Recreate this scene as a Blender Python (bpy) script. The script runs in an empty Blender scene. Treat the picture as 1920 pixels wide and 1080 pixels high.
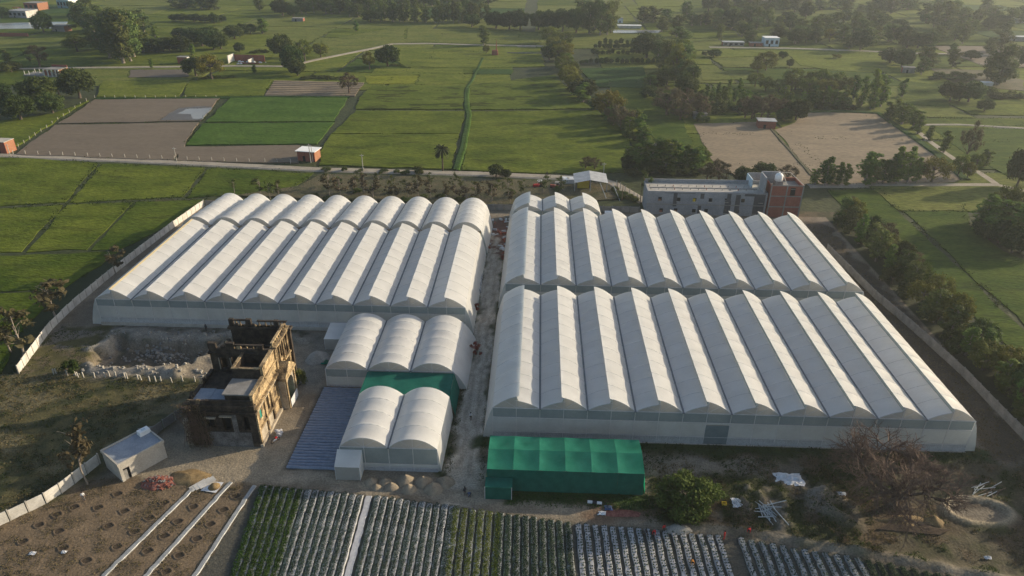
import bpy, math, random
import numpy as np
from mathutils import Vector, Matrix

S = bpy.context.scene
COL = S.collection
R = math.radians

# ------------------------------------------------------------------ camera
FPX, PITCH, ROLL, YAW = 1338.0, 0.487932, 0.00622466, -0.03626343
CAM = np.array([6.65866, -96.8032, 80.63784])
cp, sp = math.cos(PITCH), math.sin(PITCH)
_f = np.array([math.sin(YAW) * cp, math.cos(YAW) * cp, -sp])
_r = np.array([math.cos(YAW), -math.sin(YAW), 0.0])
_u = np.cross(_r, _f)
cr, sr = math.cos(ROLL), math.sin(ROLL)
_r2 = cr * _r + sr * _u
_u2 = -sr * _r + cr * _u
cd = bpy.data.cameras.new("camera")
cam = bpy.data.objects.new("camera", cd)
COL.objects.link(cam)
S.camera = cam
cd.sensor_width = 36.0
cd.lens = 36.0 * FPX / 1920.0
cd.clip_start = 0.5
cd.clip_end = 8000
cam.matrix_world = Matrix(((_r2[0], _u2[0], -_f[0], CAM[0]), (_r2[1], _u2[1], -_f[1], CAM[1]),
                           (_r2[2], _u2[2], -_f[2], CAM[2]), (0, 0, 0, 1)))

# ------------------------------------------------------------------ light
SUN_EL, SUN_AZ = R(18.0), R(23.0)      # azimuth measured from +X towards +Y
W = bpy.data.worlds.new("World")
S.world = W
W.use_nodes = True
nt = W.node_tree
nt.nodes.clear()
sky = nt.nodes.new("ShaderNodeTexSky")
sky.sky_type = 'NISHITA'
sky.sun_disc = False
sky.sun_elevation = SUN_EL
sky.sun_rotation = R(90) - SUN_AZ
sky.dust_density = 2.0
sky.air_density = 1.0
bg = nt.nodes.new("ShaderNodeBackground")
bg.inputs[1].default_value = 0.15
wo = nt.nodes.new("ShaderNodeOutputWorld")
nt.links.new(sky.outputs[0], bg.inputs[0])
nt.links.new(bg.outputs[0], wo.inputs[0])
sl = bpy.data.lights.new("sun", 'SUN')
sl.energy = 5.0
sl.angle = R(0.6)
sl.color = (1.0, 0.84, 0.61)
sun = bpy.data.objects.new("sun", sl)
COL.objects.link(sun)
sd = Vector((math.cos(SUN_EL) * math.cos(SUN_AZ), math.cos(SUN_EL) * math.sin(SUN_AZ), math.sin(SUN_EL)))
sun.rotation_euler = sd.to_track_quat('Z', 'Y').to_euler()
sun.location = (200, 100, 90)
S.view_settings.view_transform = 'Standard'
S.view_settings.look = 'None'
S.view_settings.exposure = 0.30
S.view_settings.gamma = 1.0
S.view_settings.use_curve_mapping = False
S.render.engine = 'CYCLES'
S.cycles.use_denoising = True
S.cycles.max_bounces = 8
S.cycles.diffuse_bounces = 4
S.cycles.transmission_bounces = 4
S.cycles.transparent_max_bounces = 6
S.cycles.volume_bounces = 1
S.cycles.caustics_reflective = False
S.cycles.caustics_refractive = False

# ------------------------------------------------------------------ picture <-> ground
def ray(px, py):
    return _f + _r2 * ((px - 960) / FPX) + _u2 * ((540 - py) / FPX)
def G(px, py, z=0.0):
    d = ray(px, py)
    return CAM + d * ((z - CAM[2]) / d[2])
def GY(px, py, Y):
    d = ray(px, py)
    return CAM + d * ((Y - CAM[1]) / d[1])
def scale_at(P):
    return FPX / float((np.asarray(P) - CAM) @ _f)

# ------------------------------------------------------------------ noise
_rng = np.random.RandomState(7)
_tab = _rng.rand(256, 256)
def vnoise(x, y):
    xi, yi = np.floor(x).astype(int), np.floor(y).astype(int)
    fx, fy = x - xi, y - yi
    fx, fy = fx * fx * (3 - 2 * fx), fy * fy * (3 - 2 * fy)
    a, b = _tab[xi % 256, yi % 256], _tab[(xi + 1) % 256, yi % 256]
    c, d = _tab[xi % 256, (yi + 1) % 256], _tab[(xi + 1) % 256, (yi + 1) % 256]
    return (a * (1 - fx) + b * fx) * (1 - fy) + (c * (1 - fx) + d * fx) * fy
def fbm(x, y, o=4, s=1.0):
    t, a, n = 0.0, 0.5, 0.0
    x, y = np.asarray(x, float) * s, np.asarray(y, float) * s
    for i in range(o):
        t = t + a * vnoise(x + 17.3 * i, y + 9.1 * i)
        n += a
        a *= 0.5
        x, y = x * 2.03, y * 2.03
    return t / n
def sstep(a, b, x):
    t = np.clip((np.asarray(x, float) - a) / (b - a), 0, 1)
    return t * t * (3 - 2 * t)

# ------------------------------------------------------------------ materials
def mat(name, c1, c2=None, scale=1.0, rough=0.85, var=0.25, bump=0.0, bscale=None, spec=0.2, transl=0.0,
        stretch=None, obj=False, fine=0.15, randcol=0.0, tcol=None, attr=False, detail=5.0, lo=0.3, hi=0.7, metal=0.0):
    m = bpy.data.materials.new(name)
    m.use_nodes = True
    n = m.node_tree.nodes
    L = m.node_tree.links
    b = n["Principled BSDF"]
    out = n["Material Output"]
    b.inputs["Roughness"].default_value = rough
    b.inputs["Metallic"].default_value = metal
    b.inputs["Specular IOR Level"].default_value = spec
    if c2 is None:
        c2 = tuple(min(1, x * (1 + var)) for x in c1)
        c1 = tuple(x * (1 - var) for x in c1)
    if obj:
        tc = n.new("ShaderNodeTexCoord")
        vec = tc.outputs["Object"]
    else:
        tc = n.new("ShaderNodeNewGeometry")
        vec = tc.outputs["Position"]
    if stretch:
        mp = n.new("ShaderNodeMapping")
        mp.inputs["Rotation"].default_value = (0, 0, stretch[3] if len(stretch) > 3 else 0)
        mp.inputs["Scale"].default_value = stretch[:3]
        L.new(vec, mp.inputs[0])
        vs = mp.outputs[0]
    else:
        vs = vec
    nz = n.new("ShaderNodeTexNoise")
    nz.inputs["Scale"].default_value = scale
    nz.inputs["Detail"].default_value = detail
    nz.inputs["Roughness"].default_value = 0.6
    L.new(vs, nz.inputs["Vector"])
    mr = n.new("ShaderNodeMapRange")
    mr.inputs[1].default_value = lo
    mr.inputs[2].default_value = hi
    L.new(nz.outputs[0], mr.inputs[0])
    mx = n.new("ShaderNodeMix")
    mx.data_type = 'RGBA'
    L.new(mr.outputs[0], mx.inputs[0])
    mx.inputs[6].default_value = (*c1, 1)
    mx.inputs[7].default_value = (*c2, 1)
    col = mx.outputs[2]
    if attr:
        at = n.new("ShaderNodeAttribute")
        at.attribute_name = "Col"
        m2 = n.new("ShaderNodeMix")
        m2.data_type = 'RGBA'
        m2.blend_type = 'MULTIPLY'
        m2.inputs[0].default_value = 1.0
        L.new(at.outputs[0], m2.inputs[6])
        L.new(col, m2.inputs[7])
        col = m2.outputs[2]
    if fine > 0:
        nf = n.new("ShaderNodeTexNoise")
        nf.inputs["Scale"].default_value = scale * 9.0
        nf.inputs["Detail"].default_value = 4.0
        L.new(vs, nf.inputs["Vector"])
        mf = n.new("ShaderNodeMapRange")
        mf.inputs[1].default_value = 0.3
        mf.inputs[2].default_value = 0.7
        mf.inputs[3].default_value = 1 - fine * 1.6
        mf.inputs[4].default_value = 1 + fine * 1.6
        L.new(nf.outputs[0], mf.inputs[0])
        m3 = n.new("ShaderNodeMix")
        m3.data_type = 'RGBA'
        m3.blend_type = 'MULTIPLY'
        m3.inputs[0].default_value = 1.0
        L.new(col, m3.inputs[6])
        L.new(mf.outputs[0], m3.inputs[7])
        col = m3.outputs[2]
    if randcol > 0:
        oi = n.new("ShaderNodeObjectInfo")
        hs = n.new("ShaderNodeHueSaturation")
        mh = n.new("ShaderNodeMapRange")
        mh.inputs[3].default_value = 0.5 - 0.018 * randcol
        mh.inputs[4].default_value = 0.5 + 0.04 * randcol
        L.new(oi.outputs["Random"], mh.inputs[0])
        L.new(mh.outputs[0], hs.inputs["Hue"])
        mv = n.new("ShaderNodeMapRange")
        mv.inputs[3].default_value = 1.0 - 0.35 * randcol
        mv.inputs[4].default_value = 1.0 + 0.4 * randcol
        ml = n.new("ShaderNodeMath")
        ml.operation = 'FRACT'
        mm = n.new("ShaderNodeMath")
        mm.operation = 'MULTIPLY'
        mm.inputs[1].default_value = 7.31
        L.new(oi.outputs["Random"], mm.inputs[0])
        L.new(mm.outputs[0], ml.inputs[0])
        L.new(ml.outputs[0], mv.inputs[0])
        L.new(mv.outputs[0], hs.inputs["Value"])
        L.new(col, hs.inputs["Color"])
        col = hs.outputs[0]
    L.new(col, b.inputs["Base Color"])
    if bump > 0:
        nb = n.new("ShaderNodeTexNoise")
        nb.inputs["Scale"].default_value = bscale or scale * 3
        nb.inputs["Detail"].default_value = 5.0
        L.new(vs, nb.inputs["Vector"])
        bp = n.new("ShaderNodeBump")
        bp.inputs["Strength"].default_value = 1.0
        bp.inputs["Distance"].default_value = bump
        L.new(nb.outputs[0], bp.inputs["Height"])
        L.new(bp.outputs[0], b.inputs["Normal"])
    if transl > 0:
        tb = n.new("ShaderNodeBsdfTranslucent")
        if tcol:
            tb.inputs[0].default_value = (*tcol, 1)
        else:
            L.new(col, tb.inputs[0])
        ms = n.new("ShaderNodeMixShader")
        ms.inputs[0].default_value = transl
        L.new(b.outputs[0], ms.inputs[1])
        L.new(tb.outputs[0], ms.inputs[2])
        L.new(ms.outputs[0], out.inputs["Surface"])
    return m

MT = {}
# ground and fields
MT['ground'] = mat('dull_grass', (0.022, 0.032, 0.009), (0.048, 0.056, 0.018), 0.06, bump=0.25, bscale=0.9, fine=0.25)
MT['compound'] = mat('compound_soil', (0.74, 0.74, 0.74), (1.2, 1.18, 1.15), 0.45, bump=0.10, bscale=2.2, fine=0.22, attr=True)
def streaks(m, amount, scale, st, lo, hi):
    n, L = m.node_tree.nodes, m.node_tree.links
    b = n["Principled BSDF"]
    src = b.inputs["Base Color"].links[0].from_socket
    g = n.new("ShaderNodeNewGeometry")
    mp = n.new("ShaderNodeMapping")
    mp.inputs["Scale"].default_value = st
    L.new(g.outputs["Position"], mp.inputs[0])
    nz = n.new("ShaderNodeTexNoise")
    nz.inputs["Scale"].default_value = scale
    nz.inputs["Detail"].default_value = 6
    nz.inputs["Distortion"].default_value = 0.6
    L.new(mp.outputs[0], nz.inputs["Vector"])
    r = n.new("ShaderNodeMapRange")
    r.inputs[1].default_value, r.inputs[2].default_value = lo, hi
    r.inputs[3].default_value, r.inputs[4].default_value = 1.0, 1.0 - amount
    L.new(nz.outputs[0], r.inputs[0])
    mx = n.new("ShaderNodeMix")
    mx.data_type, mx.blend_type = 'RGBA', 'MULTIPLY'
    mx.inputs[0].default_value = 1.0
    L.new(src, mx.inputs[6])
    L.new(r.outputs[0], mx.inputs[7])
    L.new(mx.outputs[2], b.inputs["Base Color"])
def crop(name, a, b, sc=0.05, st=(1, 2.2, 1), bump=0.30):
    MT[name] = mat('crop_' + name, a, b, sc, bump=bump, bscale=0.8, stretch=st, fine=0.20, rough=0.95, spec=0.05, detail=8, lo=0.36, hi=0.64)
crop('W', (0.054, 0.078, 0.007), (0.108, 0.130, 0.016))
crop('W2', (0.038, 0.064, 0.006), (0.080, 0.104, 0.012))
crop('L', (0.080, 0.106, 0.012), (0.130, 0.148, 0.024))
crop('G', (0.036, 0.076, 0.010), (0.062, 0.108, 0.018))
crop('D', (0.026, 0.056, 0.014), (0.042, 0.078, 0.020))
crop('R', (0.032, 0.062, 0.007), (0.062, 0.090, 0.012), 0.07, (1, 2.6, 1, 0.3))
crop('Y', (0.120, 0.140, 0.012), (0.170, 0.180, 0.020))
crop('F', (0.085, 0.108, 0.020), (0.130, 0.140, 0.034))
crop('WL', (0.060, 0.086, 0.009), (0.098, 0.122, 0.018))
streaks(MT['WL'], 0.55, 0.22, (0.32, 1.0, 1), 0.54, 0.60)
for k_ in ('W', 'W2', 'L', 'R', 'F'):
    streaks(MT[k_], 0.30, 0.16, (0.35, 1.3, 1), 0.56, 0.66)
MT['B'] = mat('ploughed_brown_soil', (0.118, 0.094, 0.068), (0.150, 0.120, 0.086), 0.05, bump=0.08, bscale=1.5, stretch=(1, 4, 1), fine=0.10)
MT['T'] = mat('tan_stubble', (0.170, 0.132, 0.086), (0.235, 0.182, 0.118), 0.06, bump=0.10, bscale=1.0, stretch=(1.0, 3.5, 1, 0.25), fine=0.16)
MT['S'] = mat('dark_tilled_soil', (0.085, 0.070, 0.055), (0.12, 0.10, 0.08), 0.2, fine=0.1)
MT['scrub'] = mat('dry_scrub_ground', (0.040, 0.046, 0.014), (0.110, 0.088, 0.050), 0.22, bump=0.2, bscale=1.5, fine=0.3)
MT['road'] = mat('pale_dirt_road', (0.24, 0.21, 0.165), (0.34, 0.30, 0.24), 0.3, bump=0.03, fine=0.12)
MT['water'] = mat('still_water', (0.17, 0.16, 0.14), (0.23, 0.215, 0.19), 0.1, rough=0.22, spec=0.4, fine=0)
MT['wet'] = mat('wet_soil', (0.07, 0.058, 0.045), (0.09, 0.075, 0.058), 0.2, rough=0.45, spec=0.4)
# greenhouse
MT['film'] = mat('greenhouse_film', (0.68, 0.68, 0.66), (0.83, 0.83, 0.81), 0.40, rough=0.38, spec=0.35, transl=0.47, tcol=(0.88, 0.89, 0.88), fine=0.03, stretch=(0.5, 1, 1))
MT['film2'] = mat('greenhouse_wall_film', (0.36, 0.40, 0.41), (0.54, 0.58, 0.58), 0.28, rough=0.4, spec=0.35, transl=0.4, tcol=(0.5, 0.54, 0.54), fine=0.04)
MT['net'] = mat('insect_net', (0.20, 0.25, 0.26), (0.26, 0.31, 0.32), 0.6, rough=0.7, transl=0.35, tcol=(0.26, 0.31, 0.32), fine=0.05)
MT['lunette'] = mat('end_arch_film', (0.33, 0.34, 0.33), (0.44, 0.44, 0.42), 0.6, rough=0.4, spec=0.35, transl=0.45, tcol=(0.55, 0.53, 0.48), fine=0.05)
MT['yfilm'] = mat('yellowed_film', (0.62, 0.50, 0.28), (0.72, 0.60, 0.36), 1.0, rough=0.4, transl=0.15)
MT['steel'] = mat('galvanised_steel', (0.45, 0.46, 0.47), (0.6, 0.61, 0.62), 2.0, rough=0.45, spec=0.5, fine=0.05)
MT['hoop'] = mat('film_strap', (0.48, 0.48, 0.47), (0.62, 0.62, 0.61), 1.0, rough=0.5)
MT['gutter'] = mat('dark_gutter', (0.10, 0.11, 0.12), (0.16, 0.17, 0.18), 2.0, rough=0.5)
MT['apron'] = mat('base_apron', (0.32, 0.34, 0.35), (0.42, 0.44, 0.45), 0.8, rough=0.5, transl=0.2)
MT['greennet'] = mat('green_shade_net', (0.014, 0.165, 0.110), (0.040, 0.275, 0.190), 0.5, rough=0.8, spec=0.1, transl=0.4, tcol=(0.012, 0.34, 0.19), fine=0.08)
MT['greennet2'] = mat('dark_green_shade_net', (0.010, 0.105, 0.078), (0.020, 0.150, 0.112), 0.8, rough=0.8, spec=0.1, transl=0.2, tcol=(0.01, 0.13, 0.08), fine=0.08)
MT['mulch'] = mat('silver_mulch_film', (0.36, 0.36, 0.37), (0.50, 0.50, 0.50), 1.5, rough=0.38, spec=0.5, bump=0.02, bscale=4, fine=0.1)
MT['mulchdark'] = mat('darker_mulch_film', (0.20, 0.21, 0.21), (0.32, 0.33, 0.33), 1.5, rough=0.4, spec=0.5, bump=0.02, bscale=4, fine=0.1)  # darker copy of the film; stands for shade on the white strips
MT['mulchblue'] = mat('blue_grey_mulch_film', (0.13, 0.165, 0.225), (0.20, 0.24, 0.31), 1.5, rough=0.42, spec=0.4, bump=0.04, bscale=4, fine=0.12)  # silver-blue film with the reflected blue of the sky put into it
MT['furrow'] = mat('furrow_soil', (0.045, 0.050, 0.045), (0.075, 0.075, 0.062), 1.5, fine=0.2)
MT['concrete'] = mat('precast_concrete', (0.33, 0.31, 0.27), (0.45, 0.42, 0.37), 0.6, rough=0.85, fine=0.10, bump=0.01)
MT['concdark'] = mat('weathered_concrete', (0.17, 0.165, 0.155), (0.26, 0.25, 0.235), 0.6, rough=0.85, fine=0.10, bump=0.01)
MT['cement'] = mat('grey_cement_render', (0.20, 0.21, 0.225), (0.29, 0.30, 0.315), 0.35, rough=0.9, fine=0.10)
MT['damp'] = mat('dark_wet_cement', (0.055, 0.056, 0.060), (0.085, 0.085, 0.088), 0.5, rough=0.8)
MT['brick'] = mat('red_brick', (0.20, 0.065, 0.045), (0.29, 0.105, 0.07), 1.2, rough=0.9, fine=0.2)
MT['bricklit'] = mat('sunlit_orange_brick', (0.25, 0.115, 0.065), (0.34, 0.165, 0.095), 1.2, rough=0.9, fine=0.2)  # brighter copy of red brick; sunlight on end walls put into the colour
MT['limewash'] = mat('pale_limewash', (0.40, 0.38, 0.34), (0.64, 0.62, 0.57), 0.5, fine=0.06)
MT['whitepaint'] = mat('white_paint', (0.70, 0.70, 0.68), (0.80, 0.80, 0.78), 0.7, rough=0.6, fine=0.04)
MT['bluewhite'] = mat('pale_blue_paint', (0.40, 0.50, 0.56), (0.50, 0.60, 0.66), 0.7, rough=0.7)
MT['teal'] = mat('teal_paint', (0.10, 0.22, 0.25), (0.15, 0.29, 0.32), 0.7, rough=0.7)
MT['yellow'] = mat('yellow_paint', (0.50, 0.36, 0.03), (0.60, 0.44, 0.05), 0.7)
MT['tin'] = mat('tin_sheet', (0.26, 0.265, 0.265), (0.44, 0.44, 0.43), 0.5, rough=0.42, spec=0.5)
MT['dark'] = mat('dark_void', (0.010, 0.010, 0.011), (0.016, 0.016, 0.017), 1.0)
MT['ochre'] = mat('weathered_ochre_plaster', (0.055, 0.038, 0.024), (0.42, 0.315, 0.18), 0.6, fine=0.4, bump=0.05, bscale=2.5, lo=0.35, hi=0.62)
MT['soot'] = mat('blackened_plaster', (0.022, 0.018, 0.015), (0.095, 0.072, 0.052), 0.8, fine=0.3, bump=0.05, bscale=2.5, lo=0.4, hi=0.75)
MT['paleplaster'] = mat('pale_old_plaster', (0.26, 0.22, 0.165), (0.44, 0.385, 0.30), 0.8, fine=0.2, bump=0.03)
MT['grime'] = mat('grimy_lower_wall', (0.06, 0.056, 0.054), (0.19, 0.185, 0.18), 0.6, fine=0.25, bump=0.03)
MT['roofslab'] = mat('blue_grey_roof_slab', (0.20, 0.23, 0.27), (0.28, 0.31, 0.35), 0.5, fine=0.08)
MT['shutter'] = mat('green_shutter', (0.03, 0.18, 0.14), (0.04, 0.22, 0.17), 1.0)
MT['sand'] = mat('river_sand', (0.20, 0.165, 0.12), (0.29, 0.24, 0.175), 0.9, fine=0.15, bump=0.05, bscale=3)
MT['greysand'] = mat('grey_silt', (0.24, 0.225, 0.195), (0.34, 0.32, 0.28), 0.6, fine=0.15, bump=0.06, bscale=2)
MT['wood'] = mat('old_wood', (0.10, 0.07, 0.045), (0.17, 0.12, 0.08), 1.5)
MT['pipe'] = mat('pale_pipe', (0.36, 0.38, 0.37), (0.48, 0.50, 0.49), 1.5, rough=0.5)
MT['plastic'] = mat('white_plastic_sheet', (0.52, 0.53, 0.54), (0.66, 0.67, 0.68), 1.2, rough=0.4, spec=0.5)
MT['straw'] = mat('dry_straw', (0.14, 0.095, 0.045), (0.25, 0.18, 0.09), 1.3, fine=0.3)
MT['redheap'] = mat('broken_brick', (0.13, 0.04, 0.03), (0.30, 0.13, 0.10), 3.0, fine=0.3)
MT['rust'] = mat('red_oxide', (0.24, 0.05, 0.03), (0.34, 0.09, 0.05), 2.0)
MT['bag'] = mat('woven_white_bags', (0.34, 0.34, 0.36), (0.50, 0.50, 0.52), 2.0)
# foliage
def leaf(name, a, b, t=0.28, rc=1.0, tc=None):
    MT['leaf_' + name] = mat('leaf_' + name, a, b, 0.5, obj=True, rough=0.7, spec=0.08, transl=t, fine=0.2, randcol=rc, tcol=tc)
leaf('mango', (0.030, 0.046, 0.010), (0.068, 0.088, 0.018))
leaf('euc', (0.060, 0.082, 0.018), (0.125, 0.148, 0.038))
leaf('poplar', (0.068, 0.110, 0.013), (0.135, 0.180, 0.028))
leaf('acacia', (0.080, 0.096, 0.014), (0.155, 0.162, 0.028))
leaf('yellow', (0.100, 0.088, 0.013), (0.165, 0.138, 0.022), rc=0.6)
leaf('brown', (0.060, 0.050, 0.026), (0.115, 0.092, 0.052), rc=0.6)
leaf('olive', (0.048, 0.064, 0.013), (0.100, 0.112, 0.026))
leaf('red', (0.16, 0.028, 0.018), (0.28, 0.060, 0.035), rc=0.2)
leaf('palm', (0.030, 0.036, 0.014), (0.060, 0.066, 0.026))
leaf('weed', (0.022, 0.038, 0.008), (0.056, 0.074, 0.016), rc=0.6)
leaf('drygrass', (0.090, 0.075, 0.035), (0.170, 0.135, 0.070), rc=0.3)
leaf('cropgreen', (0.026, 0.058, 0.010), (0.060, 0.105, 0.020), rc=0.3)
leaf('cropyellow', (0.070, 0.095, 0.014), (0.130, 0.150, 0.026), rc=0.3)
leaf('cropdark', (0.022, 0.044, 0.022), (0.056, 0.088, 0.046), rc=0.5)
leaf('cropgrey', (0.026, 0.050, 0.032), (0.078, 0.112, 0.080), rc=0.5)
MT['bark'] = mat('bark', (0.075, 0.055, 0.040), (0.140, 0.110, 0.085), 1.0, obj=True)
MT['palebark'] = mat('pale_bark', (0.18, 0.15, 0.12), (0.28, 0.24, 0.20), 1.0, obj=True)
MT['twig'] = mat('brown_twigs', (0.095, 0.062, 0.046), (0.155, 0.105, 0.080), 1.0, obj=True)
for nm, c in dict(skin=(0.17, 0.09, 0.055), hair=(0.012, 0.010, 0.009), shirtwhite=(0.62, 0.62, 0.62), shirtred=(0.45, 0.03, 0.03),
                  shirtorange=(0.5, 0.2, 0.04), dark=(0.03, 0.032, 0.04), blue=(0.05, 0.08, 0.16), grey=(0.16, 0.16, 0.17)).items():
    MT['cloth_' + nm] = mat('cloth_' + nm, c, None, 4.0, var=0.12)

MT['mulchmid'] = mat('white_mulch_film', (0.28, 0.28, 0.29), (0.42, 0.42, 0.42), 1.5, rough=0.4, spec=0.5, bump=0.02, bscale=4, fine=0.12)
MT['pitsoil'] = mat('moist_dark_soil', (0.030, 0.022, 0.015), (0.055, 0.042, 0.028), 1.5, fine=0.2)
MT['pitrim'] = mat('thrown_up_soil', (0.085, 0.062, 0.040), (0.14, 0.105, 0.07), 1.5, fine=0.2)
_ones = 'first second third fourth fifth sixth seventh eighth ninth tenth eleventh twelfth thirteenth fourteenth fifteenth sixteenth seventeenth eighteenth nineteenth twentieth'.split()
def nth(k):
    if k < 20: return _ones[k]
    if k == 29: return 'thirtieth'
    return ('twenty-' if k < 29 else 'thirty-') + _ones[(k - 20) % 10]
# ------------------------------------------------------------------ mesh helpers
class MB:
    def __init__(s):
        s.v, s.f, s.mi = [], [], []
    def add(s, vs, fs, mi=0):
        o = len(s.v)
        s.v.extend([tuple(map(float, p)) for p in vs])
        s.f.extend([tuple(i + o for i in f) for f in fs])
        s.mi.extend([mi] * len(fs))
        return s
    def box(s, x0, x1, y0, y1, z0, z1, mi=0, b=0.0):
        return s.hexa([(x0, y0), (x1, y0), (x1, y1), (x0, y1)], z0, z1, mi, b)
    def hexa(s, q, z0, z1, mi=0, top=0.0):
        c = np.mean(q, axis=0)
        qt = [tuple(c + (np.array(p) - c) * (1 - top)) for p in q]
        n = len(q)
        vs = [(*p, z0) for p in q] + [(*p, z1) for p in qt]
        fs = [tuple(range(n))[::-1], tuple(range(n, 2 * n))] + [(i, (i + 1) % n, n + (i + 1) % n, n + i) for i in range(n)]
        return s.add(vs, fs, mi)
    def bar(s, p0, p1, w, h=None, mi=0):
        p0, p1 = Vector(p0), Vector(p1)
        h = h or w
        d = (p1 - p0).normalized()
        up = Vector((0, 0, 1)) if abs(d.z) < 0.95 else Vector((0, 1, 0))
        a = d.cross(up).normalized() * w / 2
        b = a.cross(d).normalized() * h / 2
        vs = [p + x * a + y * b for p in (p0, p1) for x, y in ((-1, -1), (1, -1), (1, 1), (-1, 1))]
        return s.add(vs, [(3, 2, 1, 0), (4, 5, 6, 7), (0, 1, 5, 4), (1, 2, 6, 5), (2, 3, 7, 6), (3, 0, 4, 7)], mi)
    def tube(s, pts, rs, n=6, mi=0, cap=True):
        pts = [Vector(p) for p in pts]
        o = len(s.v)
        vs = []
        for i, p in enumerate(pts):
            d = (pts[min(i + 1, len(pts) - 1)] - pts[max(i - 1, 0)])
            d = d.normalized() if d.length > 1e-6 else Vector((0, 0, 1))
            up = Vector((0, 0, 1)) if abs(d.z) < 0.9 else Vector((1, 0, 0))
            a = d.cross(up).normalized()
            b = d.cross(a).normalized()
            r = rs[i] if hasattr(rs, '__len__') else rs
            for k in range(n):
                t = 2 * math.pi * k / n
                vs.append(p + a * (r * math.cos(t)) + b * (r * math.sin(t)))
        fs = []
        for i in range(len(pts) - 1):
            for k in range(n):
                fs.append((i * n + k, i * n + (k + 1) % n, (i + 1) * n + (k + 1) % n, (i + 1) * n + k))
        if cap:
            fs.append(tuple(range(n))[::-1])
            fs.append(tuple(range((len(pts) - 1) * n, len(pts) * n)))
        return s.add(vs, fs, mi)
    def grid(s, P, mi=0, flip=False):
        """P: array (n, m, 3)"""
        P = np.asarray(P, float)
        n, m = P.shape[:2]
        fs = []
        for i in range(n - 1):
            for j in range(m - 1):
                q = (i * m + j, i * m + j + 1, (i + 1) * m + j + 1, (i + 1) * m + j)
                fs.append(q[::-1] if flip else q)
        return s.add(P.reshape(-1, 3), fs, mi)
    def mesh(s, name, mats, smooth=False):
        me = bpy.data.meshes.new(name)
        me.from_pydata(s.v, [], s.f)
        for m in (mats if isinstance(mats, (list, tuple)) else [mats]):
            me.materials.append(MT[m] if isinstance(m, str) else m)
        if len(set(s.mi)) > 1:
            me.polygons.foreach_set('material_index', s.mi)
        if smooth:
            me.polygons.foreach_set('use_smooth', [True] * len(s.f))
        me.update()
        return me
    def build(s, name, mats, parent=None, smooth=False):
        return link(name, s.mesh(name, mats, smooth), parent)
def link(name, data, parent=None, loc=None):
    o = bpy.data.objects.new(name, data)
    COL.objects.link(o)
    if parent is not None:
        o.parent = parent
    if loc is not None:
        o.location = loc
    return o
def tag(o, label=None, cat=None, group=None, kind=None):
    if label: o['label'] = label
    if cat: o['category'] = cat
    if group: o['group'] = group
    if kind: o['kind'] = kind
    return o
def thing(name, label, cat, loc=(0, 0, 0), rz=0.0, group=None):
    o = link(name, None, None, loc)
    o.rotation_euler = (0, 0, rz)
    return tag(o, label, cat, group)
def copy_tree(o, loc=None, rz=None, sc=None, label=None, group=None):
    r = o.copy()
    COL.objects.link(r)
    if loc is not None: r.location = loc
    if rz is not None: r.rotation_euler = (0, 0, rz)
    if sc is not None: r.scale = sc
    if label: r['label'] = label
    if group: r['group'] = group
    for ch in o.children:
        c = ch.copy()
        COL.objects.link(c)
        c.parent = r
        for g in ch.children:
            d = g.copy()
            COL.objects.link(d)
            d.parent = c
    return r
def raw_mesh(name, V, F, mats, smooth=False, cols=None):
    """V (n,3) numpy, F (m,k) numpy with k = 3 or 4"""
    me = bpy.data.meshes.new(name)
    k = F.shape[1]
    me.vertices.add(len(V))
    me.vertices.foreach_set('co', np.asarray(V, np.float32).ravel())
    me.loops.add(F.size)
    me.loops.foreach_set('vertex_index', F.astype(np.int32).ravel())
    me.polygons.add(len(F))
    me.polygons.foreach_set('loop_start', np.arange(0, F.size, k, dtype=np.int32))
    me.polygons.foreach_set('loop_total', np.full(len(F), k, np.int32))
    if smooth:
        me.polygons.foreach_set('use_smooth', np.ones(len(F), bool))
    for m in (mats if isinstance(mats, (list, tuple)) else [mats]):
        me.materials.append(MT[m])
    if cols is not None:
        a = me.color_attributes.new("Col", 'FLOAT_COLOR', 'POINT')
        a.data.foreach_set('color', np.concatenate([cols, np.ones((len(cols), 1))], 1).astype(np.float32).ravel())
    me.update(calc_edges=True)
    me.validate()
    return me
def leaves(rs, P, N, size, asp=0.55):
    """rhombic leaves at P facing N"""
    n = len(P)
    r = rs.randn(n, 3)
    N = N / (np.linalg.norm(N, axis=1, keepdims=True) + 1e-9)
    A = np.cross(N, r)
    A /= np.linalg.norm(A, axis=1, keepdims=True) + 1e-9
    B = np.cross(N, A)
    s = (size * (0.6 + 0.8 * rs.rand(n)))[:, None] if np.isscalar(size) else size[:, None]
    V = np.stack([P - A * s, P - B * s * asp, P + A * s, P + B * s * asp], 1).reshape(-1, 3)
    F = np.arange(4 * n).reshape(n, 4)
    return V, F

# ================================================================== SETTING
GX0, GX1, GY0, GY1 = -112.0, 112.0, -38.0, 109.0
def yedge(x):
    return np.interp(x, [-46, -36.7, -17.7, -5, 2, 13.6, 36.1, 45.4, 52.5, 64.5, 80], [-12.6, -13.4, -14.9, -16.6, -17.6, -19.2, -20.6, -22.6, -23.7, -26.4, -30])
WALL_L = [(-93.6, 14.6), (-95.3, 22.0), (-97.2, 30.5), (-98.0, 40.0), (-98.0, 54.0), (-97.4, 70.0), (-96.6, 86.0), (-95.0, 104.0)]
WALL_R = [(82.5, 100.0), (84.8, 80.6), (86.8, 53.9), (88.8, 41.8), (91.0, 23.4), (91.8, 2.6), (92.2, -12.0)]
WALL_FL = [(-75.0, -27.8), (-71.3, -23.3), (-66.6, -18.0), (-63.9, -9.6), (-57.9, -1.6), (-55.4, 4.7), (-54.0, 12.0)]
def xwall(poly, y):
    return np.interp(y, [p[1] for p in poly], [p[0] for p in poly])
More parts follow.
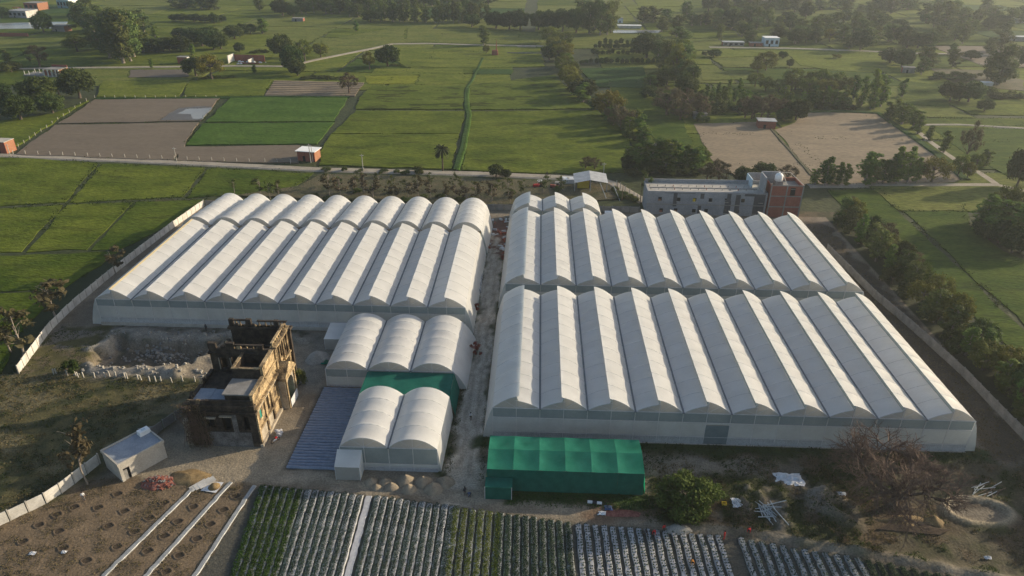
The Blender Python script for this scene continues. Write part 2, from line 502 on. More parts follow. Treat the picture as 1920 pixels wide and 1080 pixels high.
def band(v, a, b, s=0.8):
    return sstep(a - s, a + s, v) * (1 - sstep(b - s, b + s, v))

nx, ny = 440, 290
gx = np.linspace(GX0, GX1, nx)
gy = np.linspace(GY0, GY1, ny)
XX, YY = np.meshgrid(gx, gy, indexing='ij')
wx = XX + 2.2 * (fbm(XX, YY, 3, 0.25) - 0.5) * 2
wy = YY + 2.2 * (fbm(XX + 50, YY + 31, 3, 0.25) - 0.5) * 2
n1 = fbm(XX, YY, 5, 0.12)
n2 = fbm(XX + 90, YY + 12, 5, 0.5)
H = 0.10 * (n2 - 0.5)
C = np.zeros((nx, ny, 3))
def paint(mask, col):
    global C
    m = mask[..., None]
    C = C * (1 - m) + np.array(col) * m
paint(np.ones((nx, ny)), (0.205, 0.175, 0.132))
paint(sstep(0.45, 0.62, n1) * 0.7, (0.13, 0.105, 0.075))
# rough grass outside the front-left wall and left of the pit
mrough = (1 - sstep(-1.5, 1.5, wx - np.interp(wy, [-40, -28, -18, -2, 12, 14.5], [-85, -75, -66.6, -58, -54.5, -54]))) * (1 - sstep(13.2, 15.2, wy))
paint(mrough, (0.080, 0.072, 0.030))
paint(mrough * sstep(0.42, 0.6, n2), (0.042, 0.046, 0.020))
paint(mrough * sstep(0.55, 0.66, fbm(XX, YY, 4, 0.2)), (0.125, 0.110, 0.060))
mleft = band(wx, -97, -78, 1.5) * band(wy, 14, 33, 1.0)
paint(mleft, (0.075, 0.070, 0.028))
paint(mleft * sstep(0.5, 0.6, n2), (0.11, 0.09, 0.055))
paint(band(wx, -99, -84, 1.5) * band(wy, 24, 34, 1.0) * sstep(0.45, 0.55, n2) * 0.8, (0.16, 0.145, 0.12))
# grey silt north of the pit and round the ruin
paint(band(wx, -84, -36, 2) * band(wy, 28, 34, 0.8), (0.165, 0.15, 0.125))
paint(band(wx, -84, -40, 2) * band(wy, 28, 34, 0.8) * sstep(.5, .62, n2), (0.07, 0.07, 0.045))
paint(band(wx, -39, -33.5, 0.8) * band(wy, 10, 34, 1.0), (0.20, 0.18, 0.145))
# forecourt of the ruin
paint(band(wx, -57, -33, 1.5) * band(wy, -13, -2, 1.5), (0.255, 0.215, 0.155))
# brown plot bottom left
mb = band(wx, -76, -36, 1.2) * (1 - sstep(-13.5, -11.5, wy)) * (1 - mrough)
paint(mb, (0.150, 0.112, 0.072))
paint(mb * sstep(0.5, 0.62, n2) * 0.7, (0.105, 0.08, 0.05))
# central lane and the cross track
lane = band(wx, -6.2, -1.6, 0.7) * band(wy, -17, 92, 1.0)
paint(band(wx, -7.8, -0.2, 0.5) * band(wy, -12, 92, 1), (0.130, 0.115, 0.080))
paint(lane, (0.41, 0.37, 0.305))
for rx_ in (-4.9, -3.1):
    paint(lane * band(wx * .5 + XX * .5, rx_ - .35, rx_ + .35, .25) * (0.4 + 0.6 * n1), (0.24, 0.21, 0.165))
    H -= lane * band(wx * .5 + XX * .5, rx_ - .35, rx_ + .35, .25) * 0.09
paint(band(wx, -24, -7, 1) * band(wy, -15, -10.5, .8) * .8, (0.26, 0.23, 0.18))
paint(band(wx, -8, -1, .6) * band(wy, -16, -8, .8) * .8, (0.33, 0.295, 0.235))
paint(band(XX, -33.4, -22.6, .3) * band(YY, -9.8, 13, .3), (0.030, 0.032, 0.036))
ye = yedge(XX)
paint(band(wy - ye, 0.6, 4.2, 0.7) * band(wx, -36, 40, 2), (0.220, 0.185, 0.135))
paint(band(wy - ye, 1.2, 3.0, 0.4) * band(wx, -36, 30, 2), (0.270, 0.230, 0.170))
# weeds beside the big houses
for a, b, c, d in ((-7.4, -6.2, 10, 90), (-1.9, -0.9, -2, 86), (-8.4, -6.8, -10, 6)):
    paint(band(wx, a, b, 0.5) * band(wy, c, d, 1) * sstep(0.40, 0.55, n2), (0.040, 0.050, 0.018))
paint(band(wx, -4, 84, 1) * band(wy, -3.6, 0.5, 0.6), (0.030, 0.048, 0.014))
paint(band(wx, 3, 26, 0.6) * band(wy, -16.2, -12, 0.5), (0.035, 0.060, 0.014))
# right rough ground
mr_ = sstep(24.5, 27, wx) * band(wy, -40, -3.2, 1.0) * sstep(0.6, 2.2, wy - ye)
nr = fbm(XX + 7, YY + 3, 5, 0.22)
paint(mr_, (0.112, 0.097, 0.072))
paint(mr_ * sstep(54, 60, wx) * 0.8, (0.066, 0.056, 0.030))  # darkened to the right, tree shade put into the soil colour
paint(mr_ * sstep(0.40, 0.52, nr), (0.038, 0.042, 0.014))
paint(mr_ * sstep(0.55, 0.66, fbm(XX + 31, YY, 5, 0.3)), (0.100, 0.072, 0.045))
paint(mr_ * band(wx, 24, 46, 2) * band(wy, -8.5, -4, 1) * 0.8, (0.215, 0.190, 0.150))
paint(band(wx, 56, 70, 2) * band(wy, -18, -12, 1.5) * 0.7, (0.095, 0.062, 0.036))
paint(band(wx, 14, 26, 1.5) * band(wy, -18.3, -15, 0.8) * 0.85, (0.120, 0.072, 0.045))
# lane along the right wall, yard behind the houses
paint(band(wx - xwall(WALL_R, YY), -9, -0.5, 0.6) * band(wy, -2, 100, 1), (0.075, 0.058, 0.040))
paint(band(wx, -8, 0, 1) * band(wy, 74, 100, 1) * sstep(0.4, 0.5, n2), (0.135, 0.065, 0.045))
# outside the walls: field soil
paint((XX < xwall(WALL_L, YY) - 0.8) * (YY > 14) * 1.0, (0.020, 0.028, 0.008))
paint((XX > xwall(WALL_R, YY) + 0.6) * 1.0, (0.028, 0.036, 0.012))
paint((YY > 104.8) * 1.0, (0.085, 0.070, 0.040))
paint((YY > 104.8) * sstep(0.45, 0.58, n2), (0.045, 0.045, 0.018))
# furrow soil under the vegetable beds
paint(sstep(0.2, -0.2, YY - ye) * (XX > np.interp(YY, [-40, -13], [-39.5, -36.3])) * (XX < 66), (0.070, 0.068, 0.056))
# ---- relief
H += mrough * 0.25 * (n2 - 0.5) + mr_ * (0.55 * (nr - 0.45) + 0.25 * (n2 - 0.5))
heap = band(wx, 40, 55, 2.5) * band(wy, -18.5, -10, 2.0)
H += heap * 2.8 * np.clip(fbm(XX + 5, YY, 4, 0.34) - 0.40, 0, 1) * 2
paint(heap * sstep(0.45, 0.6, fbm(XX + 5, YY, 4, 0.34)) * 0.9, (0.185, 0.165, 0.135))
rim = sstep(28, 34, XX) * np.exp(-((YY - ye - 1.4) / 0.8) ** 2) * (0.4 + 0.8 * n2)
H += rim * 0.75
paint(np.clip(rim, 0, 1) * 0.8, (0.19, 0.17, 0.13))
pitx0, pitx1, pity0, pity1 = -83.0, -60.0, 18.2, 28.6
dpx = np.minimum(wx - pitx0, pitx1 - wx)
dpy = np.minimum((wy - pity0) * 0.8, (pity1 - wy) * 1.3)
din = np.minimum(dpx, dpy)
PIT = sstep(0.0, 0.9, din)
n3 = fbm(XX + 11, YY + 5, 4, 0.9)
H -= PIT * (2.6 - 1.6 * (n2 - 0.5)) - PIT * (1 - sstep(1.5, 3.5, din)) * 1.8 * (n3 - 0.45)
paint(PIT, (0.092, 0.080, 0.062))
paint(PIT * sstep(0.5, 0.62, n1 + 0.25 * (n2 - 0.5)), (0.085, 0.078, 0.050))
paint(PIT * (1 - sstep(1.4, 2.4, din)), (0.200, 0.165, 0.120))
def ridge(p0, p1, w, h, col):
    p0, p1 = np.array(p0), np.array(p1)
    d = p1 - p0
    t = np.clip(((wx - p0[0]) * d[0] + (wy - p0[1]) * d[1]) / (d @ d), 0, 1)
    r = np.hypot(wx - p0[0] - t * d[0], wy - p0[1] - t * d[1])
    m = np.exp(-(r / w) ** 2)
    global H
    H = H + m * h * (0.55 + 0.9 * n2)
    paint(np.clip(m * 1.5, 0, 1), col)
ridge((-82, 17.0), (-63, 15.6), 1.2, 0.75, (0.235, 0.215, 0.18))
ridge((-63, 15.6), (-58.5, 22), 1.3, 0.9, (0.20, 0.18, 0.145))
ridge((-82, 29.8), (-75, 31), 0.9, 0.45, (0.23, 0.215, 0.185))
ridge((-74, 30.2), (-54, 30.6), 1.2, 0.6, (0.22, 0.205, 0.175))
ridge((-52, 30.5), (-42, 29.5), 1.1, 0.6, (0.20, 0.185, 0.155))
ridge((-84, 24), (-83, 27), 0.9, 0.5, (0.28, 0.26, 0.22))
# oval bank of the small dry pond
ox, oy = 74.8, -14.0
rr = np.sqrt(((XX - ox) / 4.8) ** 2 + ((YY - oy) / 2.7) ** 2)
bank = np.exp(-((rr - 1.0) / 0.17) ** 2)
H = H * sstep(1.05, 1.6, rr) + 0.05 * (1 - sstep(1.05, 1.6, rr))
H += bank * 0.55 - (rr < 0.95) * 0.15
paint(((rr < 1.0) * 1.0), (0.165, 0.140, 0.105))
paint(((rr < 0.75) * 1.0) * sstep(-13.8, -13.2, YY), (0.085, 0.068, 0.050))
paint(np.clip(bank * 1.2, 0, 1) , (0.285, 0.24, 0.165))
# planting pits of the brown plot
PITS = [(-49.3, -17.8), (-44.5, -18.4), (-50.1, -20.9), (-45.5, -21.4), (-50.9, -23.6), (-46.2, -24.2), (-52.0, -26.4), (-47.3, -27.0), (-40.5, -21.7),
        (-39.7, -18.8), (-38.9, -15.9), (-41.3, -24.5), (-42.5, -27.6), (-43.0, -30.4), (-55.3, -22.7), (-54.5, -19.7), (-58.9, -19.2), (-64.2, -20.9),
        (-65.6, -23.0), (-66.0, -26.1), (-62.0, -24.0), (-57.4, -16.3), (-59.5, -27), (-55, -29), (-62.5, -19.3)]
for a, b in PITS:
    m = np.exp(-(((XX - a) / 0.62) ** 2 + ((YY - b) / 0.5) ** 2) ** 2)
    H -= m * 0.0
    paint(m * 0.9, (0.050, 0.036, 0.024))
edge = np.minimum(np.minimum(XX - GX0, GX1 - XX), np.minimum(YY - GY0, GY1 - YY))
H *= sstep(0.0, 3.0, edge)
def hgt(x, y):
    i = int(np.clip(round((x - GX0) / (GX1 - GX0) * (nx - 1)), 0, nx - 1))
    j = int(np.clip(round((y - GY0) / (GY1 - GY0) * (ny - 1)), 0, ny - 1))
    return float(H[i, j])
V = np.stack([XX, YY, H], -1).reshape(-1, 3)
ii, jj = np.meshgrid(np.arange(nx - 1), np.arange(ny - 1), indexing='ij')
a = (ii * ny + jj).ravel()
F = np.stack([a, a + ny, a + ny + 1, a + 1], 1)
tag(link('compound_ground', raw_mesh('compound_ground', V, F, 'compound', True, np.clip(C.reshape(-1, 3), 0, 1))), kind='structure')
FX0, FX1, FY0, FY1 = -1450.0, 1450.0, -260.0, 1500.0
mb_ = MB()
for q in (((FX0, FY0), (FX1, FY0), (FX1, GY0), (FX0, GY0)), ((FX0, GY1), (FX1, GY1), (FX1, FY1), (FX0, FY1)),
          ((FX0, GY0), (GX0, GY0), (GX0, GY1), (FX0, GY1)), ((GX1, GY0), (FX1, GY0), (FX1, GY1), (GX1, GY1))):
    mb_.add([(*p, 0) for p in q], [(0, 1, 2, 3)])
tag(mb_.build('ground', 'ground'), kind='structure')

# ---- far fields: an irregular patchwork of low crop slabs
rnd = random.Random(11)
FARK = ['W', 'W', 'L', 'F', 'F', 'L', 'W2', 'W2', 'D', 'B', 'F', 'L', 'W2', 'F', 'R', 'W', 'L']
EDGES = []
def ragged(poly):
    out = []
    n = len(poly)
    for i in range(n):
        a, b = np.array(poly[i][:2], float), np.array(poly[(i + 1) % n][:2], float)
        d = b - a
        L = float(np.hypot(*d))
        k = max(1, min(60, int(L / 4.0)))
        nr_ = np.array([-d[1], d[0]]) / (L + 1e-6)
        for j in range(k):
            q = a + d * j / k
            w = 0.0 if j == 0 else 1.0
            o = (float(fbm(q[0], q[1], 3, 0.11)) - .5) * 2.2 * w + (float(fbm(q[0] + 77, q[1], 2, 0.5)) - .5) * 0.8 * w
            out.append(tuple(q + nr_ * o))
        EDGES.append((a, b))
    return out
def slab(name, poly, m, h, z0=-0.02):
    b = MB()
    poly = ragged(poly)
    n = len(poly)
    A = sum(poly[i][0] * poly[(i + 1) % n][1] - poly[(i + 1) % n][0] * poly[i][1] for i in range(n))
    if A < 0:
        poly = poly[::-1]
    b.hexa([tuple(p[:2]) for p in poly], z0, h)
    return tag(b.build(name, m), kind='structure')
def split(x0, x1, y0, y1, d):
    w, h = x1 - x0, y1 - y0
    if (w < 95 and h < 70) or d > 9 or (d > 5 and rnd.random() < 0.10):
        g = 0.9
        j = lambda: rnd.uniform(-2.5, 2.5)
        sh = rnd.uniform(-4, 4)
        k = rnd.choice(FARK)
        slab('crop_field', [(x0 + g + sh * 0.3, y0 + g + 0.2 * sh), (x1 - g + sh * 0.3, y0 + g), (x1 - g - sh * 0.3, y1 - g), (x0 + g - sh * 0.3, y1 - g)], k,
             0.10 if k in 'BT' else 0.30)
        return
    t = rnd.uniform(0.38, 0.62)
    if w > h * 1.5:
        split(x0, x0 + w * t, y0, y1, d + 1)
        split(x0 + w * t, x1, y0, y1, d + 1)
    else:
        split(x0, x1, y0, y0 + h * t, d + 1)
        split(x0, x1, y0 + h * t, y1, d + 1)
split(-720, -8, 262, 820, 0)
split(2, 200, 390, 860, 0)
split(200, 760, 230, 880, 0)
split(-760, -300, 130, 258, 0)
split(42, 200, 152, 389, 1)
split(204, 760, 110, 226, 1)
split(116, 199, 110, 149, 1)
def field(name, px, m, h):
    return slab(name, [tuple(G(x, y, h)[:2]) for x, y in px], m, h)
FIELDS = [
    ('wheat_field', 'W', .36, [(-60, 293), (0, 293), (183, 306), (122, 379), (0, 386), (-80, 390)]),
    ('wheat_field', 'W', .36, [(192, 307), (384, 314), (342, 369), (130, 380)]),
    ('wheat_field', 'W2', .36, [(393, 315), (588, 324), (560, 345), (545, 361), (400, 367), (350, 371)]),
    ('wheat_field', 'W', .36, [(-90, 394), (0, 391), (118, 384), (40, 472), (-100, 480)]),
    ('wheat_field', 'W', .36, [(127, 384), (248, 379), (162, 468), (49, 473)]),
    ('wheat_field', 'W2', .36, [(257, 378), (384, 374), (330, 412), (228, 466), (171, 469)]),
    ('wheat_field', 'W2', .36, [(-100, 486), (0, 479), (222, 471), (190, 497), (120, 541), (0, 546), (-110, 552)]),
    ('wheat_field', 'W2', .36, [(-110, 556), (0, 550), (108, 544), (70, 590), (30, 632), (0, 700), (-140, 720)]),
    ('wheat_field', 'R', .40, [(1552, 357), (1640, 354), (1775, 480), (1915, 614), (1985, 690), (1985, 720), (1935, 700), (1800, 560), (1690, 470), (1590, 400)]),
    ('wheat_field', 'R', .40, [(1649, 354), (1800, 352), (1816, 420), (1880, 470), (1990, 520), (1990, 680), (1920, 608)]),
    ('green_field', 'R', .32, [(1742, 238), (1925, 242), (1960, 345), (1885, 328), (1815, 290)]),
    ('green_field', 'W2', .30, [(1700, 222), (1920, 222), (1920, 236), (1735, 233)]),
    ('stubble_field', 'T', .12, [(1300, 232), (1425, 228), (1446, 243), (1520, 330), (1518, 345), (1400, 346), (1335, 300)]),
    ('stubble_field', 'T', .12, [(1452, 243), (1490, 230), (1512, 209), (1647, 213), (1690, 243), (1755, 288), (1806, 333), (1790, 341), (1530, 345), (1526, 329)]),
    ('wheat_field', 'W', .36, [(668, 207), (872, 208), (860, 250), (622, 250)]),
    ('wheat_field', 'W', .36, [(621, 251), (860, 251), (845, 316), (598, 309), (599, 285)]),
    ('wheat_field', 'W', .36, [(884, 209), (1120, 206), (1160, 235), (1180, 262), (1176, 322), (1020, 324), (866, 318)]),
    ('wheat_field', 'WL', .36, [(674, 182), (698, 160), (872, 160), (869, 204), (668, 204)]),
    ('wheat_field', 'WL', .36, [(879, 160), (1040, 140), (1090, 190), (1112, 203), (880, 205)]),
    ('mustard_field', 'Y', .36, [(684, 143), (786, 142), (776, 157), (690, 157)]),
    ('wheat_field', 'L', .36, [(704, 128), (868, 129), (872, 157), (780, 158), (788, 140), (694, 141)]),
    ('wheat_field', 'L', .36, [(724, 87), (1012, 89), (1022, 124), (900, 127), (760, 125), (740, 112)]),
    ('green_field', 'D', .34, [(886, 130), (962, 130), (958, 139), (888, 139)]),
    ('wheat_field', 'F', .30, [(602, 76), (735, 52), (760, 52), (756, 78), (695, 90), (610, 108)]),
    ('wheat_field', 'F', .30, [(764, 52), (1005, 60), (1014, 83), (762, 79)]),
    ('green_field', 'D', .34, [(1084, 128), (1206, 125), (1220, 165), (1118, 162)]),
    ('green_field', 'R', .32, [(1200, 205), (1275, 215), (1312, 300), (1240, 290)]),
    ('ploughed_field', 'B', .10, [(178, 186), (412, 184), (397, 202), (376, 226), (108, 231)]),
    ('ploughed_field', 'B', .10, [(103, 234), (373, 229), (325, 300), (30, 289)]),
    ('green_field', 'G', .34, [(432, 182), (652, 182), (628, 227), (386, 228)]),
    ('green_field', 'G', .34, [(381, 231), (626, 229), (594, 269), (348, 271)]),
    ('ploughed_field', 'B', .10, [(342, 275), (562, 272), (560, 305), (328, 301)]),
    ('tilled_field', 'S', .08, [(515, 151), (683, 155), (665, 180), (497, 179)]),
    ('wheat_field', 'L', .36, [(192, 152), (350, 150), (336, 181), (215, 182), (180, 181)]),
    ('wheat_field', 'W', .36, [(356, 150), (510, 148), (492, 179), (342, 181)]),
    ('wheat_field', 'W', .36, [(-40, 232), (100, 212), (166, 188), (25, 275), (-60, 285)]),
    ('ploughed_field', 'S', .08, [(245, 131), (355, 130), (352, 144), (240, 145)]),
    ('wheat_field', 'W', .36, [(40, 92), (420, 92), (425, 119), (90, 124), (60, 120)]),
    ('wheat_field', 'L', .36, [(330, 100), (470, 60), (520, 70), (510, 104), (430, 118)]),
    ('wheat_field', 'F', .30, [(-40, 70), (120, 66), (150, 88), (40, 90), (-60, 92)]),
    ('wheat_field', 'L', .32, [(1316, 108), (1480, 104), (1500, 122), (1560, 132), (1640, 135), (1650, 128), (1720, 105), (1620, 99), (1500, 95), (1345, 93)]),
    ('wheat_field', 'F', .32, [(1312, 132), (1420, 134), (1425, 148), (1318, 150)]),
    ('wheat_field', 'W2', .32, [(1690, 150), (1760, 160), (1780, 200), (1700, 196), (1680, 186)]),
    ('bare_field', 'scrub', .05, [(1745, 128), (1850, 132), (1920, 150), (1920, 170), (1790, 158)]),
    ('scrub_strip', 'scrub', .05, [(600, 326), (1135, 341), (1160, 372), (930, 384), (440, 366), (560, 348)]),
]
for i, (nm, k, h, px) in enumerate(FIELDS):
    field(nm, px, k, (0.14 if i < 10 else 0.36) + 0.003 * i)
# puddle on the ploughed field and the pond / white sheet strips far off
slab('wet_patch', [tuple(G(x, y, .5)[:2]) for x, y in ((318, 212), (335, 203), (372, 199), (398, 200), (378, 225), (300, 225))], 'wet', .50, 0.05)
slab('puddle_water', [tuple(G(x, y, .5)[:2]) for x, y in ((332, 213), (350, 204), (398, 202), (380, 223), (362, 223), (358, 214))], 'water', .51, 0.05)
slab('pond_water', [tuple(G(x, y, .34)[:2]) for x, y in ((-30, 44), (128, 41), (120, 53), (-30, 55))], 'water', .52, 0.05)
slab('pond_water', [tuple(G(x, y, .34)[:2]) for x, y in ((1150, 56), (1240, 57), (1235, 62), (1150, 62))], 'water', .52, 0.05)
# low ridges on the tilled strip
for i in range(8):
    t0, t1 = (i + 0.25) / 8, (i + 0.72) / 8
    l0, l1 = np.array([515, 151.]) * (1 - t0) + np.array([497, 179.]) * t0, np.array([515, 151.]) * (1 - t1) + np.array([497, 179.]) * t1
    r0, r1 = np.array([683, 155.]) * (1 - t0) + np.array([665, 180.]) * t0, np.array([683, 155.]) * (1 - t1) + np.array([665, 180.]) * t1
    slab('soil_ridge', [tuple(G(*p, .3)[:2]) for p in (l1, r1, r0, l0)], 'T', 0.62, 0.05)

# weeds growing on the bunds between the fields
r = np.random.RandomState(9)
Pb = []
for a, b in EDGES:
    L = float(np.hypot(*(b - a)))
    dd = float(np.hypot(*((a + b) / 2 - CAM[:2])))
    if dd > 560 or L < 3:
        continue
    k = int(L * 1.6)
    t = r.rand(k)
    q = a + (b - a) * t[:, None] + r.normal(0, .45, (k, 2))
    q = q[fbm(q[:, 0], q[:, 1], 3, .09) > .50]
    Pb.append(q)
Pb = np.concatenate(Pb)
ok = ~((Pb[:, 0] > -96) & (Pb[:, 0] < 90) & (Pb[:, 1] > -34) & (Pb[:, 1] < 106))
Pb = np.repeat(Pb[ok], 3, 0)
Pw = np.concatenate([Pb + r.normal(0, .25, Pb.shape), np.abs(r.normal(.26, .14, (len(Pb), 1)))], 1)
V, F = leaves(r, Pw, np.stack([r.randn(len(Pw)), r.randn(len(Pw)), .6 * np.ones(len(Pw))], 1), .26, .45)
tag(link('weeds', raw_mesh('weeds', V, F, 'leaf_weed')), kind='stuff')

# ---- roads: raised dirt strips
def strip(name, px, width, m, z=0.32, world=False):
    P = [np.array(p[:2], float) for p in px] if world else [G(x, y, z)[:2] for x, y in px]
    Q = []
    for a, b in zip(P[:-1], P[1:]):
        k = max(2, int(np.hypot(*(b - a)) / 4))
        Q += [a + (b - a) * t / k for t in range(k)]
    Q.append(P[-1])
    L = []
    for i, p in enumerate(Q):
        d = Q[min(i + 1, len(Q) - 1)] - Q[max(i - 1, 0)]
        d = d / np.hypot(*d)
        nrm = np.array([-d[1], d[0]])
        w = width * (0.9 + 0.25 * float(fbm(p[0], p[1], 2, 0.15)))
        c = p + nrm * 0.5 * (float(fbm(p[0] + 40, p[1], 2, 0.1)) - 0.5)
        L.append([(*(c + nrm * (w / 2 + 0.8)), -0.05), (*(c + nrm * w / 2), z), (*(c - nrm * w / 2), z), (*(c - nrm * (w / 2 + 0.8)), -0.05)])
    b = MB()
    b.grid(np.array(L), flip=False)
    return tag(b.build(name, m), kind='structure')
strip('road', [(-60, 287), (0, 290.5), (175, 297), (340, 304), (600, 317), (760, 321), (900, 325), (1020, 330), (1115, 333), (1148, 343), (1175, 358), (1210, 378)], 3.2, 'road')
strip('road', [(1515, 347.5), (1640, 346), (1780, 346), (1868, 346), (1895, 352), (1960, 368)], 2.4, 'road')
strip('path', [(1868, 345), (1835, 322), (1800, 305), (1770, 285), (1735, 258), (1715, 240)], 2.2, 'road')
strip('path', [(1730, 233), (1800, 233), (1870, 237), (1960, 242)], 1.6, 'road', 0.55)
strip('road', [(-40, 131), (90, 127), (200, 126), (300, 125), (440, 123), (540, 124), (590, 112), (650, 100), (700, 90), (735, 82), (800, 81), (900, 84), (1020, 86)], 3.0, 'road', 0.55)
strip('road', [(1330, 88), (1480, 90), (1620, 95), (1700, 99), (1800, 101), (1960, 104)], 3.2, 'road', 0.58)
# grassy channel banks through the middle field and along field lines
strip('channel_bank', [(853, 317), (866, 275), (878, 215), (873, 200), (874, 165), (885, 150), (905, 108)], 0.9, 'D', 0.62)
strip('channel_bank', [(858, 318), (872, 275), (882, 215), (877, 200), (878, 165)], 0.7, 'G', 0.66)
strip('field_bank', [(178, 183.5), (300, 183), (430, 181.5), (515, 180), (655, 181)], 1.3, 'D', 0.7)
strip('field_bank', [(1446, 241), (1470, 268), (1522, 328)], 0.9, 'scrub', 0.6)
strip('field_bank', [(1650, 212), (1690, 240), (1757, 287), (1812, 335)], 2.2, 'D', 0.8)
strip('field_bank', [(1500, 208), (1580, 207), (1650, 211)], 1.6, 'D', 0.9)

# ================================================================== GREENHOUSES
def vent_profile(zg, rl, rr, mirror):
    tl = np.linspace(0, 1, 9)
    ul, zl = 0.52 * tl, zg + rl * (1 - (1 - tl) ** 1.75)
    tr = np.linspace(0, 1, 10)
    ur, zr = 0.445 + 0.555 * tr, zg + rr * (1 - (0.27 * tr + 0.73 * tr ** 1.9))
    A, B = np.stack([ul, zl], 1), np.stack([ur, zr], 1)
    if mirror:
        A[:, 0], B[:, 0] = 1 - A[:, 0], 1 - B[:, 0]
        A, B = A[::-1], B[::-1]
        return B, A          # left piece is the high one
    return A, B
def arch_profile(zg, rise):
    t = np.linspace(0, 1, 15)
    return np.stack([t, zg + rise * (1 - np.abs(2 * t - 1) ** 2.15)], 1)
def greenhouse(name, label, fx, fy, bx, by, n, zg, rise, vent=True, mirror_first=False, flank=(1.7, 1.7), zb=0.0, truss=4.0, sag=0.20, split_wall=(0.22, 0.70),
               door=None, group=None, seed=1, yellow=False, plinth=True, front=True, film='film'):
    rs = np.random.RandomState(seed)
    root = thing(name, label, 'greenhouse', (fx[0], fy, 0), 0, group)
    ox, oy = fx[0], fy
    nt_ = max(2, int(round((by - fy) / truss)))
    sub = 4
    vv = np.linspace(0, 1, nt_ * sub + 1)
    def X(i, v):
        l = fx[0] + (fx[1] - fx[0]) * i / n
        r = bx[0] + (bx[1] - bx[0]) * i / n
        return l + (r - l) * v
    def spans(m_, P, flip):
        for k in range(nt_):
            m_.grid(P[k * sub:(k + 1) * sub + 1], flip=flip)
    def sheet(i, prof, lift=0.0):
        P = np.zeros((len(vv), len(prof), 3))
        amp = sag * (0.6 + 0.8 * rs.rand(nt_))
        q_ = np.linspace(0, 1, len(prof))
        wgt = np.sin(np.pi * q_) ** 0.8 if vent else np.clip(np.sin(np.pi * q_), 0, 1) ** 0.7
        for k, v in enumerate(vv):
            ph = v * nt_
            s_ = amp[min(int(ph), nt_ - 1)] * math.sin(math.pi * (ph - int(ph))) if k < len(vv) - 1 else 0
            a, b = X(i, v), X(i + 1, v)
            w = wgt
            P[k, :, 0] = a + (b - a) * prof[:, 0] - ox
            P[k, :, 1] = fy + (by - fy) * v - oy
            P[k, :, 2] = prof[:, 1] - s_ * w + lift
        return P
    for i in range(n):
        if vent:
            A, B = vent_profile(zg, rise * 0.62, rise, mirror_first and i == 0)
            mbf = MB()
            spans(mbf, sheet(i, A), True)
            mbf.build('roof_film', film, root, True)
            hi = MB()
            spans(hi, sheet(i, B), True)
            hi.build('roof_film', film, root, True)
            if mirror_first and i == 0:
                e0, e1 = B[0], A[-1]
            else:
                e0, e1 = A[-1], B[0]
            nv = MB()
            nv.grid(sheet(i, np.array([[(e0[0] + e1[0]) / 2, e0[1] - 0.05], [(e0[0] + e1[0]) / 2, e1[1] - 0.12]])))
            nv.build('vent_net', 'net', root)
            outline = [tuple(p) for p in A if p[0] <= 0.5 + 1e-6] + [(0.5, max(A[:, 1].max(), B[:, 1].max()) - 0.14)] + [tuple(p) for p in B if p[0] >= 0.5]
        else:
            A = arch_profile(zg, rise)
            mbf = MB()
            spans(mbf, sheet(i, A), True)
            mbf.build('roof_film', film, root, True)
            outline = [tuple(p) for p in A]
        for k in range(1, nt_):
            v = k / nt_
            hm = MB()
            xa, xb = X(i, v), X(i + 1, v)
            for pr_ in ((A, B) if vent else (A,)):
                q = [(xa + (xb - xa) * u - ox, fy + (by - fy) * v - oy, z + 0.015) for u, z in pr_[::2]] + [(xa + (xb - xa) * pr_[-1][0] - ox, fy + (by - fy) * v - oy, pr_[-1][1] + 0.015)]
                for q0, q1 in zip(q[:-1], q[1:]):
                    if abs(q0[0] - q1[0]) > 1e-4:
                        hm.bar(q0, q1, 0.06, 0.05)
            hm.build('hoop', 'hoop', root)
        if yellow and i == 0:
            cr_ = [p for p in B if p[0] < 0.56]
            ys = MB()
            ys.grid(sheet(i, np.array(cr_), 0.03), flip=True)
            ys.build('film_strip', 'yfilm', root, True)
        # arched ends with their frame
        for v, nm_ in ((0.0, 'end_film'), (1.0, 'back_end_film')):
            a, b = X(i, v), X(i + 1, v)
            y = fy + (by - fy) * v - oy + (0.10 if v == 0 else -0.10)
            pts = [(a + (b - a) * u - ox, y, z - 0.03) for u, z in outline]
            e = MB()
            c = (a + b) / 2 - ox
            pts_ = [(c, y, zg)] + pts
            e.add(pts_, [(0, k, k + 1) if v == 0 else (0, k + 1, k) for k in range(1, len(pts))])
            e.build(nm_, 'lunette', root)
            if v == 0:
                fr = MB()
                yy = y - 0.09
                zt = max(p[1] for p in outline) - 0.05
                fr.bar((c, yy, zg), (c, yy, zt), 0.08)
                for s_ in (-1, 1):
                    d = (b - a) * 0.25 * s_
                    uu = 0.5 + 0.25 * s_
                    zq = float(np.interp(uu, [p[0] for p in outline], [p[1] for p in outline]))
                    fr.bar((c, yy + 0.005, zg + 0.05), (c + d, yy + 0.005, zq - 0.05), 0.05)
                for k in range(len(pts) - 1):
                    fr.bar((pts[k][0], yy + 0.01, pts[k][2]), (pts[k + 1][0], yy + 0.01, pts[k + 1][2]), 0.07)
                fr.bar((a - ox, yy - 0.02, zg), (b - ox, yy - 0.02, zg), 0.10)
                fr.build('end_frame', 'steel', root)
    for i in range(1, n):
        gt = MB()
        gt.bar((X(i, 0) - ox, -0.25, zg + 0.06), (X(i, 1) - ox, by - oy + 0.15, zg + 0.06), 0.34, 0.12)
        gt.build('gutter', 'gutter', root)
        dp = MB()
        dp.tube([(X(i, 0) - ox, -0.18, zg), (X(i, 0) - ox, -0.18, zg - 0.9)], 0.06, 6)
        dp.build('downpipe', 'pipe', root)
    # front wall in panels of half a bay
    h = zg - zb
    z1, z2 = zb + h * split_wall[0], zb + h * split_wall[1]
